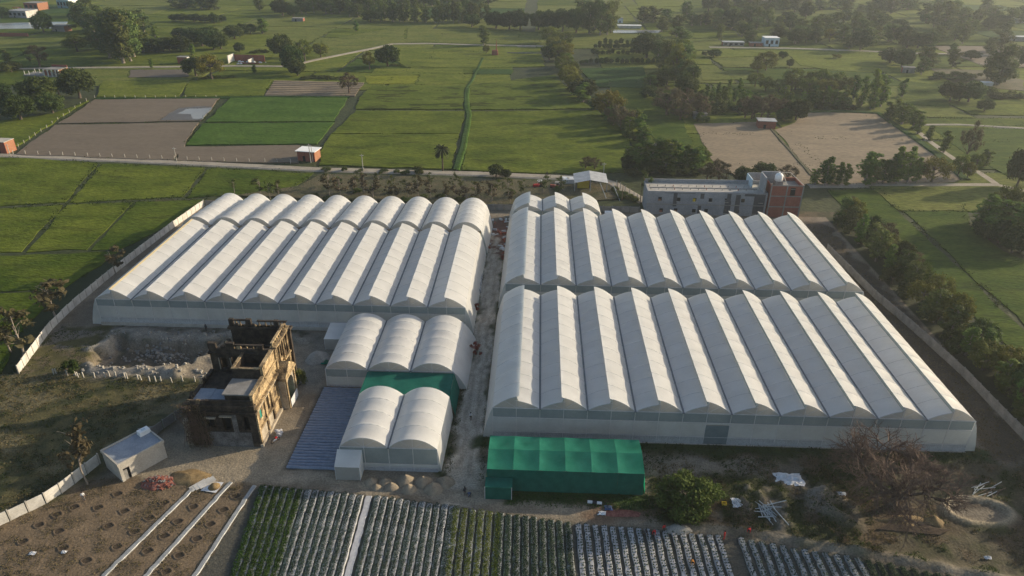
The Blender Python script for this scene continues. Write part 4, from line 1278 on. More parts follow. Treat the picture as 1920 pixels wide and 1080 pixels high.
pbox('back_wall', ub, 'cement', 0.3, BX1 - BX0 - 0.3, BY1 - BY0 - 0.3, BY1 - BY0, 0, BH + 0.75)
pbox('roof', ub, 'concrete', 0.3, BX1 - BX0 - 0.3, 0.3, BY1 - BY0 - 0.3, BH - 0.6, BH - 0.35)
for x0, x1, z0, z1 in ((7.7, 8.8, 2.6, 6.9), (15.6, 16.7, 5.2, 6.8), (15.2, 16.2, 0, 3.0), (23.0, 24.8, 0, 4.6), (23.4, 24.6, 4.6, 6.9), (28.5, 31.6, 6.2, 6.9), (26.0, 27.4, 0, 6.6), (31.4, 34.6, 0, 6.8)):
    pbox('damp_patch', ub, 'damp', x0, x1, -0.012, 0.0, z0, z1)
pbox('eave_band', ub, 'damp', 5, 14, -0.03, 0.0, 6.75, 6.9)
pbox('ring_beam', ub, 'concdark', -0.05, BX1 - BX0 + 0.05, -0.05, 0, 3.15, 3.4)
for k in range(15):
    x = 1.2 + k * 2.35
    for y in (2.6, 5.2):
        b = MB(); b.bar((x, y, BH - 0.35), (x, y, BH + 0.25), 0.16); b.build('column_stub', 'rust' if k % 4 == 3 else 'concdark', ub)
b = MB(); b.box(1, 33, 3.9, 4.1, BH - 0.35, BH - 0.15); b.build('upstand_beam', 'concdark', ub)
pbox('stair_wall', ub, 'bluewhite', 31.6, 31.9, 5.5, BY1 - BY0 + 2.5, BH - 0.6, BH + 2.2)
pbox('stair_wall', ub, 'cement', 31.9, 36, BY1 - BY0 + 2.2, BY1 - BY0 + 2.5, BH - 0.6, BH + 2.4)
tw = thing('brick_tower', 'red brick stair tower with concrete frame at the right end of the grey building', 'tower', (74.9, 103.6, 0))
TWX, TWY, TH = 9.4, 8.0, 9.9
holed(tw, 'front_wall', 'brick', 74.9, 74.9 + TWX, 103.6, 103.9, 0, TH, [(74.9 + 5.7, 74.9 + 7.2, 6.9, 9.3)], 74.9, 103.6)
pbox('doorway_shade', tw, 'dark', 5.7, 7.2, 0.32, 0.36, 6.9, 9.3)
pbox('side_wall', tw, 'brick', 0, 0.3, 0.3, TWY, 0, TH)
pbox('side_wall', tw, 'brick', TWX - 0.3, TWX, 0.3, TWY, 0, TH)
pbox('back_wall', tw, 'brick', 0.3, TWX - 0.3, TWY - 0.3, TWY, 0, TH)
pbox('roof', tw, 'concdark', 0.3, TWX - 0.3, 0.3, TWY - 0.3, TH - 1.2, TH - 1.0)
for x in (-0.05, 4.5, TWX - 0.3):
    pbox('frame_column', tw, 'concdark', x, x + 0.35, -0.08, 0.0, 0, TH + 0.1)
for z in (3.3, 6.6, TH - 0.05):
    pbox('frame_beam', tw, 'concdark', -0.05, TWX + 0.05, -0.1, 0.0, z, z + 0.28)
pbox('upper_wall', tw, 'cement', -1.8, -1.4, 0.5, 6.0, 7.0, TH + 2.2)
pbox('upper_wall', tw, 'cement', -1.4, 4.2, 6.0, 6.4, 7.0, TH + 2.3)
for p0, p1 in (((4.5, 0, TH + .2), (4.5, 6, TH + 2.2)), ((TWX, 0, TH + .2), (TWX - 2, 7.5, TH + 1.6)), ((4.5, 6, TH + 2.2), (TWX - 2, 7.5, TH + 1.6))):
    b = MB(); b.bar(p0, p1, 0.16); b.build('stair_rail', 'concrete', tw)
wt = thing('water_tank', 'white rounded water tank on the roof of the brick tower', 'water tank', (77.6, 106.6, TH - 1.0))
b = MB(); b.tube([(0, 0, 1.6), (0, 0, 1.75), (0, 0, 3.2), (0, 0, 3.7), (0, 0, 3.9)], [1.0, 1.15, 1.15, 0.8, 0.3], 16); b.build('tank_body', 'whitepaint', wt, True)
b = MB(); b.tube([(0, 0, 3.9), (0, 0, 4.05)], 0.35, 12); b.build('tank_lid', 'whitepaint', wt)
b = MB(); b.box(-1.1, 1.1, -1.1, 1.1, 0, 1.6); b.build('tank_stand', 'concdark', wt)

# ================================================================== SHED, HUTS, VILLAGE
sh = thing('tin_shed', 'open shed with a two-slope tin roof and yellow wall behind the small greenhouse', 'shed', (18.5, 121.5, 0))
for s_, x0, x1 in ((0, 0, 5.2), (1, 5.2, 10.8)):
    for k in range(4):
        y0, y1 = k * 2.3, k * 2.3 + 2.34
        za, zb_ = (3.3, 4.4) if s_ == 0 else (4.4, 3.5)
        b = MB(); b.add([(x0, y0, za + .02 * k), (x1, y0, zb_ + .02 * k), (x1, y1, zb_ + .02 * k), (x0, y1, za + .02 * k)], [(0, 1, 2, 3)]); b.build('roof_sheet', 'tin', sh)
for x, z in ((0.2, 3.2), (5.2, 4.3), (10.5, 3.4)):
    for y in (0.3, 8.8):
        b = MB(); b.bar((x, y, 0), (x, y, z), 0.16); b.build('post', 'pipe', sh)
pbox('yellow_wall', sh, 'yellow', 1.2, 5.0, 3.0, 3.25, 0, 3.0)
pbox('side_wall', sh, 'bricklit', 5.3, 5.5, 3.0, 8.5, 0, 2.6)
for k, x in enumerate((8.2, 12.2)):
    b = MB(); b.tube([(x, -0.3, 3.6), (x + 2.0, -6.5, 0.0)], 0.09, 6); tag(link('leaning_pole', b.mesh('leaning_pole', 'pipe'), None, (18.5, 121.5, 0)),
        ('long pale pole leaning from the tin roof, left one' if k == 0 else 'long pale pole leaning from the tin roof, right one'), 'pole')
def simple_hut(name, label, cat, px, py, w, d, h, rz, mw, mside, mroof, door=True, over=0.2, slope=0.0, group=None, windows=0, front2=None):  # brick and grey fronts get a brighter mside, sunlight put into the colour
    P = G(px, py)
    t = thing(name, label, cat, (P[0], P[1], 0), rz, group)
    pbox('front_wall', t, mw, -w / 2, w / 2, 0, 0.25, 0, h)
    pbox('back_wall', t, mw, -w / 2, w / 2, d - 0.25, d, 0, h)
    pbox('side_wall', t, mside, w / 2 - 0.25, w / 2, 0.25, d - 0.25, 0, h)
    pbox('side_wall', t, mside, -w / 2, -w / 2 + 0.25, 0.25, d - 0.25, 0, h)
    b = MB()
    x0, x1, y0, y1 = -w / 2 - over, w / 2 + over, -over, d + over
    b.add([(x0, y0, h + .005), (x1, y0, h + .005), (x1, y1, h + slope + .005), (x0, y1, h + slope + .005), (x0, y0, h + .2), (x1, y0, h + .2), (x1, y1, h + slope + .2), (x0, y1, h + slope + .2)],
          [(3, 2, 1, 0), (4, 5, 6, 7), (0, 1, 5, 4), (1, 2, 6, 5), (2, 3, 7, 6), (3, 0, 4, 7)])
    b.build('roof', mroof, t)
    if door:
        pbox('door', t, 'dark', -w * 0.2, -w * 0.2 + min(1.0, w * 0.25), -0.02, 0.0, 0, min(2.0, h * .8))
    for k in range(windows):
        x = -w / 2 + w * (k + 0.5) / windows
        f_ = pbox('window', t, 'dark', x - w / windows * 0.28, x + w / windows * 0.28, -0.015, 0.0, h * 0.35, h * 0.75)
        pbox('sill', f_, 'concrete', x - w / windows * 0.32, x + w / windows * 0.32, -0.12, -0.016, h * 0.31, h * 0.35)
    return t
simple_hut('brick_hut', 'small brick pump hut with a white flat roof beside the rear road', 'hut', 575, 303, 6.6, 5.0, 3.7, R(-8), 'brick', 'bricklit', 'whitepaint', over=0.5)
simple_hut('brick_hut', 'brick hut cut by the left edge beside the rear road', 'hut', 2, 288, 5.0, 5.0, 4.2, R(-4), 'brick', 'bricklit', 'concrete', over=0.1)
simple_hut('brick_hut', 'dark brick hut standing on the tan stubble field', 'hut', 1437, 243, 7.0, 5.0, 3.4, R(-5), 'brick', 'brick', 'tin', over=0.3)
simple_hut('hut', 'dark low hut under the trees left of the tan field', 'hut', 1313, 225, 5.5, 4, 2.6, 0, 'concdark', 'concdark', 'concdark')
simple_hut('hut', 'small dark hut among the fields at upper right', 'hut', 1703, 138, 6.5, 4, 3.2, R(-10), 'concdark', 'brick', 'concdark')
simple_hut('hut', 'small hut with one white wall beside the upper left road', 'hut', 343, 121, 6, 4, 4.0, R(-6), 'brick', 'whitepaint', 'concdark')
simple_hut('hut', 'dark hut with a sunlit orange end wall beside the far pond', 'hut', 110, 60, 11, 7, 4.2, R(-12), 'concdark', 'bricklit', 'concdark')
simple_hut('house', 'grey block house with a sunlit white end wall, top left village', 'house', 34, 34, 17, 13, 5.5, R(-10), 'cement', 'limewash', 'cement', windows=4)
simple_hut('house', 'tall brick house with a sunlit orange end wall, top left village', 'house', 60, 20, 14, 12, 6.2, R(-10), 'brick', 'bricklit', 'concdark', windows=3)
simple_hut('house', 'teal-fronted house with a white end wall, top left village', 'house', 120, 16, 12, 12, 7.0, R(-8), 'teal', 'whitepaint', 'bluewhite', windows=4)
simple_hut('hut', 'tiny yellow-walled hut between the grey and brick village houses', 'hut', 30, 21, 5.5, 4, 3.0, R(-10), 'yellow', 'bricklit', 'brick')
simple_hut('house', 'pale house behind the teal house at the top edge', 'house', 150, 14, 8, 8, 5.0, 0, 'limewash', 'limewash', 'brick', windows=2)
simple_hut('house', 'pale blue house with three dark openings beside the upper right road', 'house', 1446, 88, 9.5, 8, 5.6, 0, 'bluewhite', 'bluewhite', 'whitepaint', windows=3)
simple_hut('hut', 'long low dark hut row left of the pale blue house', 'hut', 1375, 87, 14, 5, 2.6, 0, 'concdark', 'brick', 'tin', windows=4)
simple_hut('hut', 'small low hut next to the pale blue house', 'hut', 1418, 88, 8, 5, 2.4, 0, 'brick', 'brick', 'concdark')
simple_hut('shed', 'far white-roofed shed among the top right trees', 'shed', 1906, 44, 14, 8, 3.5, 0, 'limewash', 'limewash', 'whitepaint')
simple_hut('shed', 'long white-roofed shed beside the far pond strip at the top', 'shed', 1180, 54, 18, 5, 2.2, 0, 'limewash', 'limewash', 'whitepaint', door=False)
simple_hut('shed', 'tiny far white shed left of the long white shed', 'shed', 1163, 44, 4, 4, 4, 0, 'whitepaint', 'whitepaint', 'concdark')
simple_hut('shelter', 'low white canopy in the bare ground at right', 'shelter', 1851, 163, 5.0, 3.5, 2.0, R(-8), 'limewash', 'limewash', 'whitepaint', door=False)
simple_hut('shed', 'long dark shed at the right edge of the upper fields', 'shed', 1908, 78, 16, 6, 3, 0, 'concdark', 'concdark', 'tin')
simple_hut('hut', 'low dark hut in the far pale field left of centre', 'hut', 558, 41, 9, 5, 2.6, 0, 'concdark', 'brick', 'concdark')
# house under construction, upper left
P = G(86, 145)
uc = thing('unfinished_house', 'small unfinished brick house with white columns and bare rods, upper left', 'house', (P[0], P[1], 0), R(-6))
pbox('floor_slab', uc, 'concdark', -13, 8, 0, 8, 0, 1.0)
pbox('back_wall', uc, 'brick', -1, 8, 7.5, 7.8, 1, 5.2)
pbox('front_wall', uc, 'brick', -1, 3, 0.3, 0.6, 1, 3.6)
pbox('side_wall', uc, 'bricklit', 7.7, 8, 0.6, 7.5, 1, 4.2)
pbox('roof', uc, 'concdark', -1, 8.2, 0.5, 8, 3.9, 4.2)
for x in (-0.8, 1.6, 4.0, 6.2, 7.9):
    pbox('column', uc, 'limewash', x, x + 0.5, -0.1, 0.3, 0.0, 4.0)
for k in range(9):
    pbox('rebar_post', uc, 'limewash', -12.5 + k * 1.4, -12.3 + k * 1.4, 0.3 + (k % 2) * 6, 0.5 + (k % 2) * 6, 1.0, 3.0)
# broken-walled ruin, upper left
P = G(468, 121)
rw = thing('roofless_hut', 'roofless white-walled hut with brick rubble beside the upper left road', 'hut', (P[0], P[1], 0), R(-4))
pbox('side_wall', rw, 'limewash', -13, -12.6, 0, 8, 0, 4.6)
pbox('back_wall', rw, 'brick', -12.6, 6, 7.7, 8, 0, 4.0)
pbox('front_wall', rw, 'brick', -6, 6, 0, 0.3, 0, 1.2)
pbox('inner_wall', rw, 'limewash', -1, -0.7, 0.3, 7.7, 0, 2.6)
b = MB()
for k in range(14):
    r1 = random.Random(k)
    x, y, q = r1.uniform(-11, 8), r1.uniform(-2, 6.5), r1.uniform(.4, 1.1)
    b.hexa([(x - q, y - q), (x + q, y - q * .8), (x + q * .9, y + q), (x - q * .8, y + q)], 0, q * 1.2, 0, 0.5)
b.build('rubble', 'plastic', rw)
# brick kiln shrine with a spike
P = G(928, 104)
ks = thing('brick_pillar', 'small square brick shrine with a tall thin spire in the far wheat field', 'shrine', (P[0], P[1], 0))
b = MB(); b.hexa([(-2, -1.5), (2, -1.5), (2, 1.5), (-2, 1.5)], 0, 3.2, 0, 0.15); b.build('base', 'brick', ks)
b = MB(); b.tube([(0.9, 0, 3.2), (0.9, 0, 6), (0.9, 0, 9.5)], [0.42, 0.26, 0.08], 8); b.build('spire', 'brick', ks)
P = G(880, 100)
b = MB(); b.box(0, 22, 0, 0.4, 0, 0.9)
tag(link('boundary_wall', b.mesh('boundary_wall', 'concdark'), None, (P[0] + 24, P[1], 0)), 'low dark wall right of the spired brick shrine', 'wall')
P = G(-10, 69)
b = MB(); b.box(-15, 24, 0, 0.5, 0, 2.6)
tag(link('boundary_wall', b.mesh('boundary_wall', 'brick'), None, (P[0], P[1], 0)), 'dark brick wall near the top left pond', 'wall')

# ================================================================== POLES AND POSTS
def pole(label, px, py, pytop, r=0.13, arm=True, m='concrete'):
    P = G(px, py)
    h = GY(px, pytop, P[1])[2]
    t = thing('power_pole', label, 'pole', (P[0], P[1], 0))
    b = MB(); b.tube([(0, 0, -0.2), (0, 0, h)], [r * 1.2, r * 0.75], 8); b.build('shaft', m, t)
    if arm:
        b = MB(); b.bar((-0.7, 0.12, h - 0.5), (0.7, 0.12, h - 0.5), 0.1); b.build('cross_arm', 'steel', t)
pole('white concrete pole beside the rear road at the centre field', 681, 322, 289, 0.16)
pole('leaning-looking concrete pole by the road below the ploughed field', 332, 305, 276, 0.13)
pole('concrete pole beside the brick hut at the left edge', 19, 291, 270, 0.13)
pole('tall thin pole at the bend of the rear road', 1131, 336, 305, 0.13)
pole('pole standing in front of the white-roofed pump hut', 583, 305, 270, 0.14)
pole('second pole right beside the pump hut pole', 587, 304, 273, 0.12, False)
pole('tall dark pole inside the road bend', 1166, 376, 346, 0.12, False, 'wood')
pole('thin pole left of the grey unfinished building', 1200, 383, 342, 0.12, False, 'wood')
pole('dark thin post on the inner side of the road curve', 1157, 362, 340, 0.10, False, 'wood')
pm = MB(); pm.box(-0.09, 0.09, -0.09, 0.09, -0.1, 1.7)
pme = pm.mesh('fence_post', 'concrete')
def posts(label, group, px, sc=1.0):
    for k, (x, y) in enumerate(px):
        P = G(x, y)
        o = link('fence_post', pme, None, (P[0], P[1], hgt(P[0], P[1]) if GX0 < P[0] < GX1 and GY0 < P[1] < GY1 else 0))
        o.scale = (1, 1, sc)
        o.rotation_euler = (random.Random(x).uniform(-.06, .06), random.Random(y + x).uniform(-.08, .08), 0)
        tag(o, nth(k) + ' ' + label, 'fence post', group)
posts('concrete fence post from the left along the lower edge of the ploughed field', 'fence posts along the ploughed field',
      [(25 + 23.3 * k, 289.5 + 0.82 * k) for k in range(20)] + [(497, 305), (520, 306), (545, 307)], 0.95)
posts('thin post going up the left edge of the ploughed field', 'posts up the left edge of the ploughed field', [(35 + 10.6 * k, 276 - 7.2 * k) for k in range(13)], 0.8)
posts('thin post from the left on the bank above the ploughed field', 'posts along the upper bank of the ploughed field', [(178 + 19 * k, 184) for k in range(13)], 0.8)
posts('short white post from the left in the row below the dug pit', 'white posts below the pit',
      [(20 + x / 4.8, 590 + y / 4.8) for x, y in ((390, 537), (415, 535), (513, 548), (585, 545), (608, 563), (657, 565), (757, 567), (853, 570), (893, 563), (950, 568), (1032, 577),
       (1052, 580), (1147, 587), (1177, 592), (1253, 603), (1307, 605), (1353, 607), (1452, 612), (1550, 602), (1660, 605))], 0.75)
posts('thin grey post along the curving lane, counted from its far end', 'thin posts along the lane bend', [(1156, 352), (1163, 356), (1171, 362), (1179, 368), (1188, 374), (1194, 378)], 1.5)

# ================================================================== TREES
def crown_mesh(name, m, seed, clumps, nper, size, shell=0.5, asp=0.55, tilt=0.7):
    rs = np.random.RandomState(seed)
    Ps, Ns = [], []
    for (cx, cy, cz, r) in clumps:
        k = max(6, int(nper * (0.7 + 0.6 * rs.rand())))
        d = rs.randn(k, 3)
        d /= np.linalg.norm(d, axis=1, keepdims=True)
        rad = r * (shell + (1.12 - shell) * rs.rand(k, 1))
        Ps.append(np.array([cx, cy, cz]) + d * rad * np.array([1, 1, 0.8]))
        Ns.append(d + tilt * rs.randn(k, 3) + np.array([0, 0, 0.3]))
    V, F = leaves(rs, np.concatenate(Ps), np.concatenate(Ns), size, asp)
    return raw_mesh(name, V, F, m)
def ellip_clumps(rs, n, c, rx, ry, rz, r0, r1, bottom=-0.5):
    out = []
    while len(out) < n:
        d = rs.randn(3)
        d /= np.linalg.norm(d)
        if d[2] < bottom:
            continue
        k = 0.55 + 0.4 * rs.rand() ** 0.5
        out.append((c[0] + d[0] * rx * k, c[1] + d[1] * ry * k, c[2] + d[2] * rz * k, rs.uniform(r0, r1)))
    return out
def trunk_mesh(name, m, rs, h, r, limbs, reach, ztop, fork=0.45):
    b = MB()
    w = [(rs.uniform(-.03, .03) * h, rs.uniform(-.03, .03) * h, t * h) for t in (0, .3, .6, 1)]
    w[0] = (0, 0, -0.2)
    b.tube(w, [r * 1.35, r, r * .75, r * .35], 7, cap=False)
    for k in range(limbs):
        a = 2 * math.pi * (k + rs.rand()) / limbs
        z0 = h * (fork + (0.95 - fork) * rs.rand())
        e = (math.cos(a) * reach * rs.uniform(.5, 1), math.sin(a) * reach * rs.uniform(.5, 1), min(ztop, z0 + reach * rs.uniform(.4, 1.1)))
        b.tube([(0, 0, z0), (e[0] * .5, e[1] * .5, z0 + (e[2] - z0) * .65), e], [r * .5, r * .33, r * .1], 5, cap=False)
    return b.mesh(name, m, True)
PROTO = {}
def proto(kind, trunk, crown, W):
    PROTO.setdefault(kind, []).append((trunk, crown, W))
for v in range(3):
    rs = np.random.RandomState(100 + v)
    cl = ellip_clumps(rs, 40 + 3 * v, (0, 0, 5.3), 4.1, 4.1, 3.9, 1.2, 2.0, -0.75)
    proto('broadleaf_tree', trunk_mesh('trunk', 'bark', rs, 5.5, .38, 7, 3.0, 8), crown_mesh('crown', 'leaf_mango', 1 + v, cl, 120, .38), 9.6)
    rs = np.random.RandomState(200 + v)
    cl = [(rs.normal(0, .8), rs.normal(0, .8), z, rs.uniform(.75, 1.25)) for z in np.linspace(1.6, 9.2, 26)]
    proto('eucalyptus_tree', trunk_mesh('trunk', 'palebark', rs, 9.2, .20, 9, 1.5, 9.3, .3), crown_mesh('crown', 'leaf_euc', 11 + v, cl, 95, .30, .2, .45), 4.4)
    rs = np.random.RandomState(300 + v)
    cl = [(rs.normal(0, .28), rs.normal(0, .28), z, (.95 - .55 * abs(z - 4.6) / 5) * rs.uniform(.85, 1.2)) for z in np.linspace(1.1, 9.3, 18)]
    proto('poplar_tree', trunk_mesh('trunk', 'palebark', rs, 8.8, .17, 8, .9, 9.4, .2), crown_mesh('crown', 'leaf_poplar', 21 + v, cl, 95, .25, .25), 2.8)
    rs = np.random.RandomState(400 + v)
    cl = ellip_clumps(rs, 36, (0, 0, 5.6), 4.3, 4.3, 3.6, 1.0, 1.7, -.8)
    proto('acacia_tree', trunk_mesh('trunk', 'bark', rs, 5.6, .32, 9, 3.8, 8.5, .4), crown_mesh('crown', 'leaf_acacia', 31 + v, cl, 105, .32, .2, .45), 9.6)
    rs = np.random.RandomState(500 + v)
    cl = ellip_clumps(rs, 30, (0, 0, 5.6), 3.8, 3.8, 3.9, .7, 1.3, -.8)
    proto('leafless_tree', trunk_mesh('trunk', 'twig', rs, 6, .3, 16, 4.0, 9.5, .25), crown_mesh('crown', 'leaf_brown', 41 + v, cl, 110, .28, .1, .3), 8.6)
    rs = np.random.RandomState(600 + v)
    cl = ellip_clumps(rs, 16, (0, 0, 3.5), 4.2, 4.2, 4.6, 1.3, 2.3, -.5)
    proto('shrub', trunk_mesh('trunk', 'bark', rs, 3, .25, 6, 2.5, 6, .2), crown_mesh('crown', 'leaf_olive', 51 + v, cl, 130, .50, .25), 10.5)
    rs = np.random.RandomState(700 + v)
    cl = [(rs.normal(0, 1.1), rs.normal(0, 1.1), z, rs.uniform(.7, 1.2)) for z in np.linspace(4.0, 9.3, 12)]
    proto('young_tree', trunk_mesh('trunk', 'palebark', rs, 8.8, .14, 8, 1.9, 9.4, .35), crown_mesh('crown', 'leaf_olive', 61 + v, cl, 30, .34, .2, .5), 4.4)
    proto('teak_tree', trunk_mesh('trunk', 'palebark', rs, 8.8, .13, 8, 1.9, 9.4, .35), crown_mesh('crown', 'leaf_brown', 71 + v, cl, 26, .42, .2, .6), 4.4)
# yellow and mixed crowns share the acacia trunk
for v in range(2):
    rs = np.random.RandomState(800 + v)
    cl = ellip_clumps(rs, 34, (0, 0, 5.4), 4.1, 4.1, 3.8, 1.0, 1.7, -.8)
    proto('yellow_tree', trunk_mesh('trunk', 'bark', rs, 5.6, .32, 9, 3.8, 8.5, .4), crown_mesh('crown', 'leaf_yellow', 81 + v, cl, 95, .30, .2, .45), 9.4)
NAMES = {'yellow_tree': 'acacia_tree', 'teak_tree': 'young_tree'}
LOOK = {'broadleaf_tree': 'dark rounded broadleaf tree', 'eucalyptus_tree': 'tall loose grey-green tree', 'poplar_tree': 'slender bright green tree',
        'acacia_tree': 'spreading yellow-green tree', 'leafless_tree': 'brown half-leafless tree', 'shrub': 'low bushy green shrub',
        'young_tree': 'thin young tree with sparse leaves', 'yellow_tree': 'yellow-flushed spreading tree', 'teak_tree': 'thin young tree with brown withering leaves'}
tr = random.Random(5)
PLACED = {}
def tree_at(kind, P, h, w, label, group, z=0.0):
    v = tr.randrange(len(PROTO[kind]))
    tm, cm, W0 = PROTO[kind][v]
    t = thing(NAMES.get(kind, kind), label, 'shrub' if kind == 'shrub' else 'tree', (P[0], P[1], z), tr.uniform(0, 6.28), group)
    s, sw = h / 10.0, w / W0
    t.scale = (sw, sw, s)
    if kind != 'shrub' or h > 3:
        link('trunk', tm, t)
    link('crown', cm, t)
    return t
def T(kind, place, items, label=None):
    """items: (px, py, hpx, wpx) base pixel, height and crown width in the photograph"""
    g = 'trees ' + place if kind != 'shrub' else 'shrubs ' + place
    items = sorted(items)
    for k, it in enumerate(items):
        P = G(it[0], it[1])
        h = max(0.8, GY(it[0], it[1] - it[2], P[1])[2]) * 1.02
        w = it[3] / scale_at(P)
        l = label or f"{LOOK[kind]} {place}"
        if 1 < len(items) <= 36:
            l2 = f"{nth(k)}-from-left {l}"
            l = l2 if len(l2.split()) <= 16 else l
        tree_at(kind, P, h, w, l, g if (len(items) > 1) else None)
def rowT(kind, place, p0, p1, n, h, w, jx=4, jy=2, label=None):
    it = []
    for k in range(n):
        t = (k + 0.5) / n
        it.append((p0[0] + (p1[0] - p0[0]) * t + tr.uniform(-jx, jx), p0[1] + (p1[1] - p0[1]) * t + tr.uniform(-jy, jy), h * tr.uniform(.7, 1.25), w * tr.uniform(.75, 1.3)))
    T(kind, place, it, label)
M_, E_, P_, A_, L_, S_, Y_, Yg, Tk = 'broadleaf_tree', 'eucalyptus_tree', 'poplar_tree', 'acacia_tree', 'leafless_tree', 'shrub', 'young_tree', 'yellow_tree', 'teak_tree'
# --- upper left
T(M_, 'in the clump left of the ploughed field', [(75, 200, 57, 66), (40, 226, 50, 58), (100, 214, 42, 48), (5, 183, 28, 34), (8, 206, 38, 42)])
T(M_, 'standing clear above the corner of the ploughed field', [(150, 184, 58, 60)])
T(M_, 'squeezed between the clump and the big tree by the ploughed field', [(112, 180, 30, 34)])
T(L_, 'behind the unfinished brick house with white columns', [(75, 126, 42, 46)])
T(S_, 'left of the unfinished brick house with white columns', [(22, 136, 22, 52), (6, 130, 14, 30)])
T(P_, 'rising over the bushes at the far left edge', [(16, 122, 30, 20)])
T(M_, 'between the far left pond and the grey village house', [(83, 62, 42, 34)])
T(M_, 'at the far left edge beside the village', [(5, 34, 22, 26)])
T(E_, 'in the tall grove above the upper left road', [(160, 58, 52, 42), (185, 78, 58, 42), (207, 110, 78, 48), (232, 120, 98, 56), (252, 108, 88, 46), (228, 62, 48, 38), (257, 54, 36, 36),
     (145, 42, 40, 28), (215, 85, 70, 40), (240, 92, 75, 40), (196, 60, 50, 36), (270, 60, 36, 30), (226, 112, 84, 44), (246, 116, 80, 44), (216, 100, 74, 40), (262, 96, 60, 36), (205, 84, 60, 40), (176, 66, 52, 40)])
T(P_, 'beside the teal village house', [(170, 32, 38, 36), (158, 30, 30, 22)])
T(A_, 'in front of the tall grove, flat-topped', [(146, 98, 36, 56), (186, 93, 34, 36)])
T(M_, 'in the dark row right of the tall grove', [(270, 99, 30, 40), (295, 99, 28, 36), (318, 96, 28, 32), (340, 98, 32, 40), (283, 97, 26, 36), (306, 97, 26, 34)])
T(P_, 'alone in the field above the dark row', [(292, 74, 26, 17)])
T(M_, 'in the grove left of the roofless hut', [(345, 77, 26, 40), (365, 80, 31, 42), (395, 84, 36, 44), (415, 93, 36, 32), (440, 74, 28, 36), (455, 67, 24, 28), (470, 64, 20, 22), (380, 88, 34, 36), (402, 94, 32, 34)])
T(M_, 'in the low far line behind the roofless hut grove', [(330, 41, 16, 22), (345, 41, 16, 22), (365, 42, 17, 24), (385, 43, 16, 24), (402, 45, 22, 18), (415, 42, 14, 20)])
T(P_, 'alone right of the roofless hut grove', [(493, 63, 30, 28)])
T(M_, 'alone above the roofless hut', [(450, 99, 20, 20)])
T(Yg, 'large and sunlit beside the upper left road', [(398, 149, 52, 58)])
T(M_, 'touching the left of the large sunlit yellow tree', [(368, 143, 40, 46)])
T(P_, 'rising behind the large sunlit yellow tree', [(362, 104, 22, 15)])
T(M_, 'in the clump right of the roofless hut', [(527, 109, 47, 44), (550, 136, 52, 42), (558, 143, 32, 32)])
T(A_, 'behind the clump right of the roofless hut', [(572, 116, 44, 36)])
T(A_, 'rightmost of the clump right of the roofless hut', [(602, 108, 29, 36)])
T(P_, 'small by the upper left road', [(285, 129, 20, 9), (478, 138, 17, 12)])
rowT(S_, 'in the hedge behind the tilled strip', (565, 148), (640, 148), 8, 8, 16)
rowT(S_, 'beside the roofless hut', (470, 100), (505, 100), 3, 8, 18)
rowT(S_, 'on the bank under the large sunlit yellow tree', (360, 149), (440, 146), 6, 6, 16)
rowT(E_, 'in the hazy top left line', (320, 14), (410, 20), 7, 22, 26)
T(E_, 'alone at the top left of centre', [(487, 20, 24, 20)])
T(M_, 'in the top clump left of centre', [(530, 30, 31, 36), (550, 32, 24, 24), (520, 24, 24, 26)])
# --- upper centre
rowT(E_, 'in the hazy woodland along the top centre', (565, 20), (700, 30), 18, 32, 24, 5, 6)
rowT(E_, 'in the hazy top centre belt', (700, 40), (915, 44), 24, 38, 17, 4, 4)
rowT(E_, 'in the second hazy top centre belt', (560, 8), (920, 12), 30, 26, 22, 5, 4)
T(M_, 'in front of the hazy top centre belt', [(695, 42, 24, 32), (712, 36, 20, 22)])
T(M_, 'dark and alone in front of the top centre belt', [(885, 51, 26, 32)])
T(P_, 'alone in the far wheat left of the top centre belt', [(668, 59, 21, 13)])
T(M_, 'in the dark wood at top centre', [(930, 54, 33, 42), (955, 56, 36, 42), (975, 57, 40, 36), (1010, 57, 38, 36), (1030, 60, 42, 38), (1055, 60, 46, 38), (1080, 62, 50, 38)])
T(E_, 'at the tall right end of the dark top centre wood', [(1105, 64, 62, 32), (1125, 67, 66, 34), (1145, 62, 62, 30), (1090, 50, 50, 30), (1115, 55, 56, 30), (1138, 66, 64, 26)])
T(A_, 'olive below the dark top centre wood', [(1030, 82, 33, 42), (1055, 87, 29, 42)])
T(Yg, 'in the winding tree belt, sunlit yellow', [(1058, 113, 37, 46)])
T(M_, 'in the winding tree belt near its top', [(1030, 113, 30, 32)])
T(A_, 'in the winding tree belt right of the centre field', [(1062, 127, 29, 30), (1065, 161, 40, 40), (1075, 170, 34, 32), (1070, 145, 32, 34), (1084, 178, 30, 30)])
T(M_, 'dark and round in the middle of the winding tree belt', [(1092, 187, 40, 54)])
T(Yg, 'large and rusty yellow in the winding tree belt', [(1140, 220, 56, 64)])
T(L_, 'brown in the lower winding tree belt', [(1165, 245, 46, 58), (1150, 232, 36, 44)])
T(P_, 'below the brown trees of the winding belt', [(1200, 257, 42, 32), (1192, 240, 36, 26), (1208, 268, 34, 26)])
T(P_, 'in the bright clump left of the grey unfinished building', [(1175, 319, 46, 30), (1195, 323, 54, 42), (1225, 323, 62, 44), (1250, 323, 64, 44), (1270, 319, 52, 32), (1210, 318, 50, 34), (1238, 312, 54, 34), (1262, 308, 48, 34), (1290, 322, 52, 34), (1305, 318, 46, 34)])
T(M_, 'shadowed at the left of the bright clump', [(1180, 322, 34, 34), (1214, 326, 30, 34)])
T(L_, 'small and grey beside the rear road bend', [(1098, 317, 24, 30), (1115, 319, 24, 32)])
T(M_, 'with a clear trunk in the young orchard', [(1212, 109, 50, 54)])
T(L_, 'bare beside the tilled strip', [(655, 176, 40, 42)])
T(M_, 'dark and round beside the curving upper road', [(727, 125, 42, 44)])
